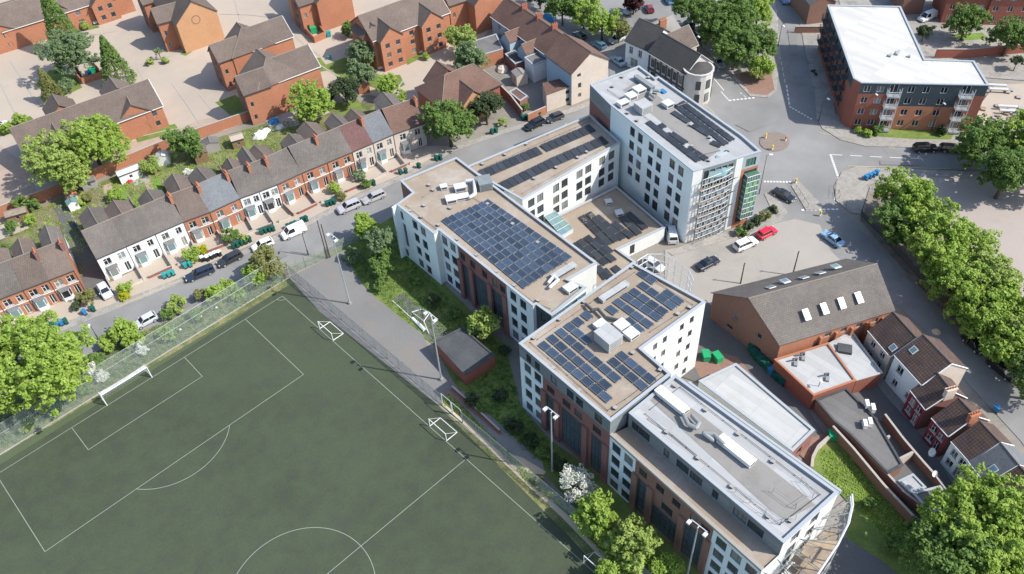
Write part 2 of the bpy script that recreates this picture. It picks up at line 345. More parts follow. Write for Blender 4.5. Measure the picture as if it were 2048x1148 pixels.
def inset(P,d):
    out=[];n=len(P)
    for i in range(n):
        a,b,c=P[i-1],P[i],P[(i+1)%n]
        d1=norm2(b[0]-a[0],b[1]-a[1]); d2=norm2(c[0]-b[0],c[1]-b[1])
        n1=(-d1[1],d1[0]); n2=(-d2[1],d2[0]); k=1+n1[0]*n2[0]+n1[1]*n2[1]
        k=max(k,0.3); out.append((b[0]+d*(n1[0]+n2[0])/k, b[1]+d*(n1[1]+n2[1])/k))
    return out
def lerp(a,b,t): return (a[0]+(b[0]-a[0])*t,a[1]+(b[1]-a[1])*t)
def dist(a,b): return math.hypot(b[0]-a[0],b[1]-a[1])

# ---- windows: a frame (part) with its pane (sub-part), cut into real openings
WIN={}
def window(parent,a,d,s,z,w,h,style='dark',depth=0.14,name='window'):
    key=(round(w,2),round(h,2),style)
    if key not in WIN:
        fm={'dark':'frame_dark','white':'upvc','grey':'metal','green':'frame_dark','flat':'upvc'}[style]
        t=0.05 if style in('dark','green') else 0.075
        f=MB(); y0,y1=0.0,0.06
        f.box(0,w,y0,y1,0,t); f.box(0,w,y0,y1,h-t,h); f.box(0,t,y0,y1,t,h-t); f.box(w-t,w,y0,y1,t,h-t)
        if style=='white':
            if w>0.75: f.box(w/2-t/2,w/2+t/2,y0,y1,t,h-t)
            f.box(t,w-t if w<=0.75 else w/2-t/2,y0+0.003,y1,h*0.62,h*0.62+t*0.7)
            f.box(-0.06,w+0.06,-depth-0.05,y0,-0.08,0.0)
        elif w>1.7 or h>3:
            for k in range(1,int(h/1.4)): z_=h*k/int(h/1.4); f.box(t,w-t,y0+.002,y1-.002,z_-t*(1.6 if k%2==0 else .5),z_+t*(1.6 if k%2==0 else .5))
            for k in range(1,int(w/0.9)+1): 
                x=w*k/(int(w/0.9)+1); f.box(x-t/2,x+t/2,y0,y1,t,h-t)
        elif style=='dark': f.box(w*0.66-t/2,w*0.66+t/2,y0,y1,t,h-t)
        elif style=='flat': f.box(w*0.5-t/2,w*0.5+t/2,y0,y1,t,h-t)
        p=MB(); p.quad((t,0.03,t),(w-t,0.03,t),(w-t,0.03,h-t),(t,0.03,h-t))
        gm={'dark':'glass','white':'glass_house','grey':'glass','green':'glass_green','flat':'glass_house'}[style]
        if h>3: gm='glass_tall'; fm='metal_dark'
        WIN[key]=(f.data('window_frame',fm),p.data('pane',gm))
    fd,pd=WIN[key]
    o=bpy.data.objects.new(name,fd); COL.objects.link(o); o.parent=parent
    off=parent['_o']; nx,ny=-d[1],d[0]
    o.location=(a[0]+d[0]*s+nx*(depth-0.03)-off[0],a[1]+d[1]*s+ny*(depth-0.03)-off[1],z-off[2]); o.rotation_euler=(0,0,math.atan2(d[1],d[0]))
    q=bpy.data.objects.new('pane',pd); COL.objects.link(q); q.parent=o
    return o
def holed(mb,a,b,z0,z1,ops,depth=0.14,top=None):
    """wall from a to b (outward = right of a->b) with real rectangular openings (s0,s1,h0,h1) and reveals; top(s) gives a raking top"""
    L=dist(a,b); d=norm2(b[0]-a[0],b[1]-a[1]); n=(-d[1],d[0])
    P=lambda s,z,y=0:(a[0]+d[0]*s+n[0]*y,a[1]+d[1]*s+n[1]*y,z)
    ops=[o for o in ops if o[0]>0.02 and o[1]<L-0.02]
    xs=sorted({0,L,*[round(o[0],4) for o in ops],*[round(o[1],4) for o in ops]})
    zs=sorted({z0,z1,*[round(o[2],4) for o in ops],*[round(o[3],4) for o in ops]})
    for i in range(len(xs)-1):
        cx=(xs[i]+xs[i+1])/2; run=None
        for j in range(len(zs)-1):
            cz=(zs[j]+zs[j+1])/2
            hole=any(o[0]<cx<o[1] and o[2]<cz<o[3] for o in ops)
            if not hole:
                if run is None: run=zs[j]
            if hole and run is not None:
                mb.quad(P(xs[i],run),P(xs[i+1],run),P(xs[i+1],zs[j]),P(xs[i],zs[j])); run=None
        if run is not None: mb.quad(P(xs[i],run),P(xs[i+1],run),P(xs[i+1],zs[-1]),P(xs[i],zs[-1]))
    for s0,s1,h0,h1 in ops:
        mb.quad(P(s0,h0),P(s1,h0),P(s1,h0,depth),P(s0,h0,depth)); mb.quad(P(s1,h1),P(s0,h1),P(s0,h1,depth),P(s1,h1,depth))
        mb.quad(P(s0,h1),P(s0,h0),P(s0,h0,depth),P(s0,h1,depth)); mb.quad(P(s1,h0),P(s1,h1),P(s1,h1,depth),P(s1,h0,depth))
    if top:
        m=len(top)
        for (s0,h0),(s1,h1) in zip(top,top[1:]):
            if h0>z1+1e-4 or h1>z1+1e-4: mb.face([q for q in (P(s0,z1),P(s1,z1),P(s1,h1) if h1>z1+1e-4 else None,P(s0,h0) if h0>z1+1e-4 else None) if q])
    return d
def facade(root,a,b,z0,z1,m,wins=(),style='dark',depth=0.14,name='wall',extra=None,label=None,top=None,doors=()):
    "wins: (s_centre, z_sill, w, h[, style])"
    mb=MB(); ops=[(w_[0]-w_[2]/2,w_[0]+w_[2]/2,w_[1],w_[1]+w_[3]) for w_ in wins]
    L=dist(a,b); keep=[i for i,o in enumerate(ops) if o[0]>0.05 and o[1]<L-0.05 and o[3]<z1-0.05]
    ops=[ops[i] for i in keep]; wins=[wins[i] for i in keep]
    d=holed(mb,a,b,z0,z1,ops,depth,top); o=mb.build(name,m,root,label=label)
    for w_,q in zip(wins,ops): window(root,a,d,q[0],w_[1],w_[2],w_[3],w_[4] if len(w_)>4 else style,depth,name='door' if len(w_)>5 else 'window')
    return o
def flat_roof(root,P,z,roofmat,par=0.35,pw=0.3,cop='coping',name='roof'):
    "P ccw; walls rise to z; roof sheet sits par below, inside the parapet, capped by a coping"
    I=inset(P,pw); mb=MB(); mb.face([(*p,z-par) for p in I])
    for i in range(len(I)):
        a,b=I[i],I[(i+1)%len(I)]; mb.quad((*b,z-par),(*a,z-par),(*a,z),(*b,z))
    r=mb.build(name,roofmat,root)
    O=inset(P,-0.06); J=inset(P,pw+0.04); c=MB(); n=len(P)
    for i in range(n):
        k=(i+1)%n
        c.quad((*O[i],z+0.09),(*O[k],z+0.09),(*J[k],z+0.09),(*J[i],z+0.09))
        c.quad((*O[i],z-0.06),(*O[k],z-0.06),(*O[k],z+0.09),(*O[i],z+0.09))
        c.quad((*J[k],z-0.02),(*J[i],z-0.02),(*J[i],z+0.09),(*J[k],z+0.09))
        c.quad((*O[k],z-0.06),(*O[i],z-0.06),(*J[i],z-0.02),(*J[k],z-0.02))
    c.build('parapet_coping',cop,root); return I
def grid(n,L,w,z,h,m0=None,style=None):
    m0=w if m0 is None else m0
    return [(m0+(L-2*m0)*(i/(n-1) if n>1 else 0.5),z,w,h)+((style,) if style else ()) for i in range(n)]
# ------------------------------------------------------------------ ground, roads, pavements
mb=MB(); mb.quad((-700,-700,-0.06),(500,-700,-0.06),(500,500,-0.06),(-700,500,-0.06)); structure('ground',mb,'ground_base')
patch('left_street',[(-120,830),(-120,770),(0,718),(130,660),(240,616),(350,571),(430,536),(560,478),(620,450),(719,397),(802,362),(908,303),(1000,271),(1100,239),(1150,224),(1200,205),(1225,190),(1260,230),(1190,262),(1100,300),(930,372),(870,410),(800,440),(745,462),(700,482),(650,500),(590,528),(560,535),(420,603),(300,655),(150,722),(0,800)],0.0,'asphalt')
patch('road_junction',[(1190,215),(1225,200),(1215,110),(1100,60),(1000,-80),(1640,-80),(1600,20),(1610,110),(1640,200),(1655,250),(1700,278),(1800,290),(2100,300),(2400,310),(2400,352),(2050,345),(1800,335),(1760,335),(1700,333),(1680,345),(1667,375),(1668,400),(1690,430),(1740,480),(1640,500),(1540,460),(1450,420),(1300,300)],0.0,'asphalt')
patch('side_street',[(1560,440),(1690,425),(1760,500),(1900,650),(2060,800),(2400,1050),(2400,1330),(2130,1000),(2040,880),(1930,760),(1850,660),(1780,600),(1700,560),(1600,520)],0.02,'asphalt')
patch('parking_apron',[(1330,500),(1380,492),(1460,476),(1530,452),(1590,438),(1640,450),(1660,500),(1700,540),(1770,590),(1780,640),(1600,760),(1430,700),(1400,620),(1330,560)],0.04,'asphalt_pale')
patch('park_ground',[(1790,350),(2050,352),(2500,362),(2500,1000),(2200,860),(2048,720),(1960,620),(1860,500),(1760,400)],0.02,'park_tarmac')
patch('hedge_bed',[(1728,392),(1775,372),(1840,440),(1900,470),(2060,620),(2400,900),(2400,1040),(2060,790),(1900,640),(1780,510),(1720,440)],0.05,'leaf_litter')
# housing estate paving, top left
patch('estate_paving',[(-300,560),(0,428),(92,393),(325,298),(400,270),(540,222),(600,212),(640,196),(740,190),(850,215),(880,150),(960,90),(1000,20),(960,-120),(800,-330),(-300,-330)],0.0,'paving')
patch('estate_road',[(-300,520),(0,418),(75,385),(50,330),(0,290),(-120,200),(-300,260)],0.02,'paving_pink')
patch('estate_lane',[(190,330),(320,290),(450,262),(545,222),(480,225),(400,240),(340,262),(240,290)],0.02,'paving_pink')
patch('estate_drive',[(230,-60),(420,120),(500,180),(450,250),(340,180),(240,120),(180,60),(100,-60)],0.02,'paving')
for i,(pts,m) in enumerate([
  ([(430,205),(470,190),(510,215),(500,235),(460,230)],'lawn'),([(265,265),(350,248),(360,262),(275,285)],'lawn'),
  ([(650,130),(690,115),(760,150),(800,150),(810,170),(780,185),(730,170),(700,180)],'lawn'),
  ([(0,255),(60,232),(75,245),(40,262),(-40,285)],'lawn'),([(150,50),(185,45),(200,55),(165,63)],'lawn'),
  ([(800,105),(830,98),(845,115),(815,130)],'lawn'),([(100,140),(150,150),(165,175),(110,200),(70,170)],'lawn'),
  ([(375,98),(360,108),(372,112),(385,103)],'lawn'),([(590,125),(640,115),(660,140),(610,150)],'lawn')]):
    patch('lawn',pts,0.04,m)
# rear gardens between the brick wall and the long terrace
patch('rear_gardens',[(-200,560),(0,450),(100,405),(330,312),(400,285),(600,227),(650,205),(760,205),(845,235),(705,320),(480,410),(217,567),(150,610),(0,640),(-200,720)],0.01,'scrub')
for pts,m in [([(225,375),(250,372),(262,395),(240,415),(228,400)],'lawn_bright'),([(300,358),(320,352),(325,378),(308,384)],'lawn_bright'),([(455,285),(485,272),(505,295),(480,308)],'lawn_bright'),
  ([(110,455),(130,480),(142,492),(120,500),(95,465)],'lawn_bright'),([(655,215),(715,198),(730,225),(690,240)],'lawn'),([(205,372),(222,366),(232,400),(215,410)],'paving_pink'),
  ([(285,352),(298,346),(310,388),(298,392)],'paving_pink'),([(0,445),(70,425),(75,450),(0,480)],'paving'),([(108,412),(120,408),(145,470),(138,492)],'concrete'),
  ([(55,430),(105,415),(120,440),(70,465)],'dirt'),([(170,385),(200,375),(215,408),(190,420)],'dirt'),([(255,345),(285,335),(300,362),(270,372)],'concrete'),
  ([(585,228),(640,205),(660,225),(620,245)],'paving'),([(525,235),(590,222),(600,250),(545,262)],'concrete')]:
    patch('garden_bed' if m not in('lawn','lawn_bright') else 'lawn',pts,0.035,m)
patch('alley',[(108,412),(124,405),(175,470),(193,519),(222,572),(205,600),(140,600),(150,560),(140,500)],0.045,'asphalt_dark')  # asphalt, darkened to paint in the deep shade between the terraces
# front gardens and pavement of the long terrace
patch('front_gardens',[(-120,790),(-120,700),(0,640),(150,590),(217,567),(370,490),(480,440),(560,410),(720,345),(850,292),(905,292),(905,300),(802,350),(719,386),(620,438),(560,465),(430,522),(350,560),(240,603),(130,645),(0,705)],0.03,'paving')
def slab(name,pts,z,m,w=False):
    P=ccw(pts if w else GP(pts)); mb=MB(); mb.prism(P,-0.05,z,bottom=False); o=structure(name,mb,m); return o
slab('pavement',[(-120,770),(-120,755),(0,702),(130,645),(240,603),(350,560),(430,523),(490,500),(560,466),(620,439),(719,387),(802,351),(908,293),(1000,262),(1100,231),(1150,214),(1196,196),(1200,205),(1150,224),(1100,239),(1000,271),(908,303),(802,362),(719,397),(620,450),(560,478),(430,536),(350,571),(240,616),(130,660),(0,718)],0.11,'pavement')
slab('pub_pavement',[(1380,170),(1402,176),(1416,205),(1412,222),(1392,246),(1330,210)],0.11,'pavement')
slab('corner_pavement',[(1530,-80),(1543,-80),(1556,60),(1561,110),(1553,183),(1536,196),(1500,193),(1482,174),(1452,142),(1385,70),(1370,-80)],0.11,'pavement')
slab('brick_forecourt',[(1470,150),(1540,135),(1549,180),(1534,191),(1502,188)],0.13,'brick_paving')
slab('flats_pavement',[(1584,-80),(1596,30),(1612,110),(1630,190),(1633,238),(1645,258),(1680,280),(1730,293),(1850,296),(2048,299),(2400,306),(2400,262),(2000,262),(1740,240),(1670,230),(1660,80),(1650,-80)],0.11,'pavement')
slab('traffic_island',[(1519+30*(1+math.cos(t)),284+19*math.sin(t)) for t in [k*math.pi/10 for k in range(20)]],0.13,'island_paving')
slab('traffic_island',[(1582,372),(1590,362),(1598,364),(1645,412),(1640,419),(1612,421)],0.13,'pavement')
slab('park_pavement',[(1672,402),(1668,372),(1683,345),(1712,334),(1765,337),(2050,348),(2400,356),(2400,372),(2050,362),(1790,350),(1735,372),(1728,430),(1700,425)],0.11,'pavement')
slab('college_pavement',[(1336,505),(1380,486),(1460,462),(1524,436),(1545,424),(1528,388),(1543,380),(1575,425),(1560,444),(1480,472),(1400,496),(1345,512)],0.11,'pavement')
patch('flats_lawn',[(1700,258),(1712,246),(1760,250),(1870,258),(1910,262),(1902,280),(1830,279),(1740,273)],0.14,'lawn')
patch('flats_car_park',[(1990,170),(2048,168),(2500,175),(2500,270),(2100,262),(1960,255),(1945,230)],0.14,'paving')
patch('back_lane',[(1660,-80),(2500,-80),(2500,175),(2100,165),(1960,155),(1700,100)],0.06,'pavement')
patch('lawn',[(1900,70),(1965,66),(1975,78),(1925,82)],0.09,'lawn_bright')
# sports side
mb=MB(); mb.quad((50,-2.9,0.02),(-30.4,-2.7,0.02),(-30.7,115,0.02),(50,115,0.02)); mb.f=[tuple(reversed(f)) for f in mb.f]; structure('artificial_pitch',mb,'turf')
mb=MB(); mb.quad((50,-2.88,0.03),(50,-1.3,0.03),(-30.3,-1.3,0.03),(-30.3,-2.68,0.03)); structure('pitch_worn_edge',mb,'turf_worn')
mb=MB(); mb.wall((50,-3.05),(-30.4,-2.85),-0.05,0.12,0.22); mb.wall((-30.55,-2.9),(-30.85,115),-0.05,0.10,0.15); structure('pitch_kerb',mb,'concrete')
lm=MB(); Wd,Ln,z=27.25,45.37,0.034; lw=0.09
for a,b in [((Wd,0),(-Wd,0)),((-Wd,0),(-Wd,2*Ln)),((Wd,0),(Wd,2*Ln)),((Wd,Ln),(-Wd,Ln)),((20.16,0),(20.16,16.5)),((-20.16,0),(-20.16,16.5)),((20.16,16.5),(-20.16,16.5)),((9.16,0),(9.16,5.5)),((-9.16,0),(-9.16,5.5)),((9.16,5.5),(-9.16,5.5))]: line_mb(lm,a,b,lw,z)
def arc(cx,cy,r,t0,t1,n=40):
    P=[(cx+r*math.cos(t0+(t1-t0)*i/n),cy+r*math.sin(t0+(t1-t0)*i/n)) for i in range(n+1)]
    for a,b in zip(P,P[1:]): line_mb(lm,a,b,lw,z+0.004)
arc(0,Ln,9.15,0,2*math.pi,90); t=math.asin(5.5/9.15); arc(0,11,9.15,t,math.pi-t,40)
arc(-Wd,0,1,0,math.pi/2,8); arc(Wd,0,1,math.pi/2,math.pi,8)
structure('pitch_line_markings',lm,'line_white')
patch('hard_court',[(578,556),(655,517),(690,500),(700,525),(722,572),(758,600),(800,635),(845,668),(868,720),(905,775),(925,800),(905,812),(870,806),(640,624)],0.01,'court')
patch('store_pad',[(786,600),(805,585),(870,640),(902,668),(870,690),(842,662)],0.03,'asphalt_dark')
patch('college_lawn',[(660,512),(715,478),(790,430),(880,560),(1010,690),(1040,810),(1100,880),(1215,960),(1330,1060),(1450,1200),(1250,1200),(1185,1050),(1085,945),(1000,862),(935,800),(905,760),(868,690),(800,640),(745,592),(705,540)],0.0,'lawn')
patch('rough_verge',[(870,806),(905,812),(985,880),(1050,960),(1130,1020),(1240,1148),(1330,1240),(1290,1240),(1140,1075),(1000,935)],0.01,'scrub')
patch('footpath',[(905,790),(925,782),(1000,850),(1085,925),(1090,948),(1060,950),(985,880)],0.03,'asphalt')
patch('sand_patch',[(1018,908),(1045,916),(1092,944),(1088,950),(1062,948),(1030,932)],0.09,'sand')
patch('bare_strip',[(872,795),(925,838),(1000,905),(1060,958),(1130,1025),(1240,1140),(1228,1142),(1120,1032),(1045,962),(985,905),(905,828)],0.07,'sand')
patch('brick_edge',[(893,778),(930,800),(968,832),(1005,868),(1000,872),(960,838),(925,808),(888,784)],0.08,'brick_paving')
patch('verge',[(-120,930),(-120,860),(0,805),(150,725),(300,658),(420,606),(560,538),(572,552),(575,572),(0,912)],0.0,'scrub')
# between and behind the college blocks
patch('service_yard',[(1285,690),(1411,600),(1430,620),(1560,730),(1600,800),(1650,870),(1610,920),(1440,780),(1350,750)],0.05,'asphalt_dark')
patch('brick_yard',[(1385,725),(1440,705),(1475,715),(1500,745),(1440,775),(1400,755)],0.07,'brick_paving')
patch('path',[(1598,905),(1612,880),(1650,866),(1668,872),(1640,890),(1625,915),(1622,940)],0.09,'brick_paving')
patch('college_garden',[(1622,940),(1626,912),(1640,890),(1672,872),(1705,905),(1790,985),(1880,1085),(1960,1200),(1640,1200),(1690,1100),(1700,1010),(1660,965)],0.06,'lawn')
patch('service_drive',[(1560,1200),(1640,1120),(1690,1075),(1760,1120),(1860,1200)],0.08,'asphalt_dark')
patch('terrace_yard',[(1560,720),(1650,800),(1680,870),(1780,960),(1900,1080),(1960,1100),(1900,960),(1850,880),(1760,780),(1720,700)],0.08,'asphalt_dark')  # dark tone stands in for the shade lying on this yard
patch('undergrowth',[(1840,1040),(1900,1010),(2048,1000),(2200,1100),(2200,1300),(1940,1300)],0.09,'scrub')
# painted road markings
rm=MB()
def dashes(px,n,duty=0.55,w=0.12,z=0.012):
    P=[G(*q) for q in px]; L=[0]
    for a_,b_ in zip(P,P[1:]): L.append(L[-1]+dist(a_,b_))
    def at(s):
        for i in range(len(P)-1):
            if s<=L[i+1] or i==len(P)-2: return lerp(P[i],P[i+1],(s-L[i])/(L[i+1]-L[i]))
    for k in range(n):
        s0=L[-1]*k/n; line_mb(rm,at(s0),at(s0+L[-1]/n*duty),w,z)
dashes([(1398,70),(1425,110),(1440,150)],6,0.5); dashes([(1422,150),(1448,181)],1,1,0.15); dashes([(1442,183),(1458,201)],1,1,0.15); dashes([(1458,201),(1512,195)],7,0.6,0.4)
dashes([(1480,185),(1495,197)],2,0.6)
dashes([(1560,112),(1571,170)],5,0.6); dashes([(1573,170),(1579,212)],5,0.7,0.3); dashes([(1579,213),(1626,240)],8,0.6,0.35); dashes([(1553,20),(1558,90)],5,0.5)
dashes([(1661,309),(1700,311),(1760,314),(1860,318)],5,0.6,0.15); dashes([(1661,309),(1676,353)],11,0.62,0.42)
dashes([(1528,363),(1584,364)],9,0.62,0.4); dashes([(1676,353),(1669,400)],1,1,0.12); dashes([(1603,420),(1680,418)],9,0.6,0.4)
structure('white_road_markings',rm,'road_white')
rm=MB(); 
dashes([(240,612),(350,567),(430,532)],1,1,0.08,0.115); dashes([(1697,332),(1770,330),(1900,338)],1,1,0.1,0.012); dashes([(1640,265),(1690,287),(1790,297)],1,1,0.08); dashes([(1553,183),(1562,120),(1556,60)],1,1,0.08); dashes([(1414,212),(1404,240),(1470,270)],1,1,0.08)
structure('yellow_kerb_lines',rm,'road_yellow')

for pts in [[(520,520),(560,503),(575,512),(534,530)],[(880,360),(930,338),(940,348),(890,371)],[(1470,250),(1500,240),(1530,252),(1498,264)],[(1575,60),(1590,58),(1597,110),(1582,112)],[(330,620),(370,603),(380,612),(340,630)],[(1885,730),(1905,745),(1890,760),(1868,742)],[(1760,322),(1840,325),(1840,332),(1760,330)]]:
    patch('road_repair',pts,0.11 if pts[0][0]==1440 else 0.05,'tar_patch')

# pale paving bands, kerbs and drain lines across the estate courts
bm=MB()
for px in [[(345,168),(372,205),(398,245)],[(272,122),(286,158)],[(580,62),(612,92),(640,112)],[(612,112),(655,140),(690,160)],[(800,185),(850,183)],[(20,120),(50,165),(78,215)],[(0,165),(30,225)],[(560,25),(575,60)],[(400,190),(440,240)],[(440,28),(500,30),(545,35)],[(470,0),(480,40)],[(300,120),(345,112)],[(815,150),(800,170),(795,185)],[(230,285),(330,262),(440,245)],[(560,160),(600,175),(640,182)],[(150,60),(190,70),(235,62)]]:
    P=GP(px)
    for a_,b_ in zip(P,P[1:]): line_mb(bm,a_,b_,.28,.075)
structure('paving_bands',bm,'kerb')
# ------------------------------------------------------------------ student accommodation complex: five blocks
def px_frac(a,b,xs): return [(x-a[0])/(b[0]-a[0]) for x in xs]
def block(label,px,z,z0=0):
    P=GP(px,z); assert ccw(P) is P, label
    c=(sum(p[0] for p in P)/len(P),sum(p[1] for p in P)/len(P),0)
    return thing('accommodation_block',label,'building',c),P
def seg(root,a,b,f0,f1,z0,z1,m,cols=(),rows=(),w=1.1,h=1.5,style='dark',label=None,extra=()):
    L=dist(a,b); A,B=lerp(a,b,f0),lerp(a,b,f1)
    wins=[((f-f0)*L,z,w,h) for f in cols for z in rows]+[((f-f0)*L,z,ww,hh) for f,z,ww,hh in extra]
    return facade(root,A,B,z0,z1,m,wins,style,label=label)
def pier(root,a,b,f,z0,z1,w=0.9,t=0.35,m='brick_dark',name='pilaster'):
    L=dist(a,b); d=norm2(b[0]-a[0],b[1]-a[1]); c=lerp(a,b,f); n=(d[1],-d[0])
    mb=MB(); p0=(c[0]-d[0]*w/2,c[1]-d[1]*w/2); p1=(c[0]+d[0]*w/2,c[1]+d[1]*w/2)
    mb.prism(ccw([(p0[0]+n[0]*t,p0[1]+n[1]*t),(p1[0]+n[0]*t,p1[1]+n[1]*t),(p1[0]-n[0]*0.002,p1[1]-n[1]*0.002),(p0[0]-n[0]*0.002,p0[1]-n[1]*0.002)]),z0,z1); mb.build(name,m,root)
# --- A: north-east tower
A,P=block('tall block with pale grey roof beside the junction, with a steel lattice screen',[(1180,169),(1222,211),(1387,343),(1522,303),(1485,271),(1317,153),(1310,156),(1278,132)],15.3)
facade(A,P[0],P[1],12.2,15.3,'clad_grey'); facade(A,P[0],P[1],0,12.2,'brick_dark',name='lower_wall')
a,b=P[1],P[2]; seg(A,a,b,0,1,0,15.3,'render_cool',(.285,.385,.52,.62,.77,.87),(12.6,9.8,7.0,4.2),1.35,1.8,extra=[(f,1.3,1.5,2.1) for f in (.52,.62,.77,.87)])
a,b=P[2],P[3]
seg(A,a,b,0,.14,0,15.3,'render_white')
seg(A,a,b,.14,.64,0,15.3,'clad_grey',(.2,.29,.38,.47,.56),(12.9,10.1,7.3,4.5,1.7),0.9,1.7)
seg(A,a,b,.64,.74,0,15.3,'render_white')
L=dist(a,b)
facade(A,lerp(a,b,.74),lerp(a,b,1),12.6,15.3,'coping',[(.13*L,12.9,1.9,1.6,'green')]); facade(A,lerp(a,b,.74),lerp(a,b,1),0,12.6,'brick_orange',[(.145*L,z,2.4,2.1,'green') for z in (1.0,3.25,5.5,7.75,10.0)])
a2,b2=P[3],P[4]; seg(A,a2,b2,0,1,0,15.3,'render_white',(.25,.6),(12.7,9.9,7.1,4.3,1.5))
a2,b2=P[4],P[5]; seg(A,a2,b2,0,1,0,15.3,'render_white',[.08+.105*k for k in range(9)],(12.7,9.9,7.1,4.3,1.5))
facade(A,P[5],P[6],0,15.3,'render_white'); facade(A,P[6],P[7],0,15.3,'brick_dark',[(s,z,1.1,1.5) for s in (1.2,3) for z in (12.7,9.9,7.1,4.3)]); facade(A,P[7],P[0],0,15.3,'clad_grey',[(s,z,1.1,1.5) for s in (2,5,8) for z in (12.7,9.9,7.1,4.3)])
flat_roof(A,P,15.3,'membrane'); mb=MB()
W=ccw(GP([(1245,180),(1278,160),(1300,178),(1345,215),(1440,300),(1415,318),(1330,250)],14.96)); mb.face([(*p,14.965) for p in W]); mb.build('roof_walkway','membrane_walk',A)
# green glass bay on the junction side
mb=MB(); bx=[lerp(P[2],P[3],.80),lerp(P[2],P[3],.99)]; dd=norm2(P[3][0]-P[2][0],P[3][1]-P[2][1]); nn=(dd[1],-dd[0])
bay=[bx[0],(bx[0][0]+nn[0]*1.1,bx[0][1]+nn[1]*1.1),(bx[1][0]+nn[0]*1.1,bx[1][1]+nn[1]*1.1),bx[1]]
mb.prism(ccw(bay),2.6,11.6); o=mb.build('glazed_bay','glass_green',A)
fb=MB()
for k in range(9):
    z=2.6+k*9/8; fb.bar((*bay[1],z),(*bay[2],z),.05); fb.bar((*bay[0],z),(*bay[1],z),.05)
for t in (0,.2,.4,.6,.8,1): q=lerp(bay[1],bay[2],t); fb.bar((*q,2.6),(*q,11.6),.05)
fb.build('mullions','metal_light',o)
for k,(t,z) in enumerate([(.1,8.2),(.3,6),(.5,7.1),(.7,4.9),(.3,9.3),(.9,6),(.5,3.8),(.7,9.3)]):
    mb=MB(); q0=lerp(bay[1],bay[2],t-.09); q1=lerp(bay[1],bay[2],t+.09); o_=(nn[0]*.03,nn[1]*.03)
    mb.quad((q0[0]+o_[0],q0[1]+o_[1],z),(q1[0]+o_[0],q1[1]+o_[1],z),(q1[0]+o_[0],q1[1]+o_[1],z+1),(q0[0]+o_[0],q0[1]+o_[1],z+1)); mb.build('coloured_panel','green_panel',o)
# --- B: link wing
B,P=block('lower link block with brown gravel roof between the tall block and the long block',[(930,335),(1045,400),(1240,285),(1180,230)],10.5)
a,b=P[1],P[2]; fr=px_frac((1045,0),(1240,0),(1061,1078,1109,1126,1156,1174,1203,1223))
seg(B,a,b,0,1,0,10.5,'render_white',fr,(7.9,5.4,3.1),1.45,1.75)
facade(B,P[3],P[0],0,10.5,'render_white',[(s,z,1.2,1.5) for s in (2,5,8,11,14,17,20) for z in (8,5.3,2.4)]); facade(B,P[2],P[3],0,10.5,'render_white'); facade(B,P[0],P[1],0,10.5,'render_white')
flat_roof(B,P,10.5,'gravel_roof')
# --- courtyard podium
Q,P=block('single storey podium with gravel roof in the courtyard of the white blocks',[(1040,470),(1100,640),(1228,556),(1271,524),(1236,499),(1330,455),(1233,373)],2.9)
for i in range(len(P)):
    if i==4: facade(Q,P[4],P[5],0,2.9,'render_white',[(3.0,.3,1.0,2.1,'dark',1)])
    else: facade(Q,P[i],P[(i+1)%len(P)],0,2.9,'render_white')
flat_roof(Q,P,2.9,'gravel_roof',0.3)
# --- C: long west block
C_,P=block('long block with brown gravel roof and the largest solar array, facing the hard court',[(793,409),(868,468),(878,460),(1066,612),(1072,609),(1103,631),(1172,575),(1137,559),(1194,526),(913,315),(801,362),(825,386)],11.3)
R4=(8.9,6.05,3.2,.4)
facade(C_,P[0],P[1],0,11.3,'render_cool',[(.47*dist(P[0],P[1]),z,1.35,1.85) for z in R4]+[(.69*dist(P[0],P[1]),z,1.35,1.85) for z in R4]+[(1.1,8.7,.8,1.8),(1.3,2.9,.9,5.1),(.5+.15,.3,.9,1.6)])
facade(C_,P[1],P[2],0,11.3,'render_white')
a,b=P[2],P[3]; 
seg(C_,a,b,0,.21,0,11.3,'render_cool',(.055,.15),R4,1.4,1.85)
seg(C_,a,b,.21,.735,0,11.3,'brick_dark',(.26,.37,.50,.61,.69),(8.8,),1.2,1.5,extra=[(.285,.5,2.4,7.4),(.45,.5,4.6,7.4),(.63,.5,3.2,7.4)])
for f in (.225,.35,.555,.715): pier(C_,a,b,f,0,8.5)
seg(C_,a,b,.735,1,0,11.3,'render_cool',(.80,.90),R4,1.4,1.85)
facade(C_,P[3],P[4],0,11.3,'render_white'); facade(C_,P[4],P[5],0,11.3,'clad_dark',[(1.4,z,.9,1.6) for z in R4]); facade(C_,P[5],P[6],0,11.3,'render_cool',[(s,z,1,1.5) for s in (2.2,5) for z in R4])
facade(C_,P[6],P[7],0,11.3,'render_cool'); facade(C_,P[7],P[8],0,11.3,'render_white')
L=dist(P[8],P[9]); facade(C_,P[8],P[9],0,11.3,'render_white',[(s,z,1.15,1.5) for s in [2+3.0*k for k in range(int(L/3))] for z in (8.9,6.05,3.2)])
facade(C_,P[9],P[10],0,11.3,'render_white',[(s,z,1.15,1.5) for s in (2,4.5,7) for z in R4]); facade(C_,P[10],P[11],0,11.3,'brick_dark'); facade(C_,P[11],P[0],0,11.3,'render_cool')
flat_roof(C_,P,11.3,'gravel_roof')
mb=MB(); f0=P[0]; d=norm2(P[0][0]-P[11][0],P[0][1]-P[11][1]); mb.wall(f0,(f0[0]+d[0]*1.0,f0[1]+d[1]*1.0),0,11.3,.3); mb.build('fin_wall','render_cool',C_)
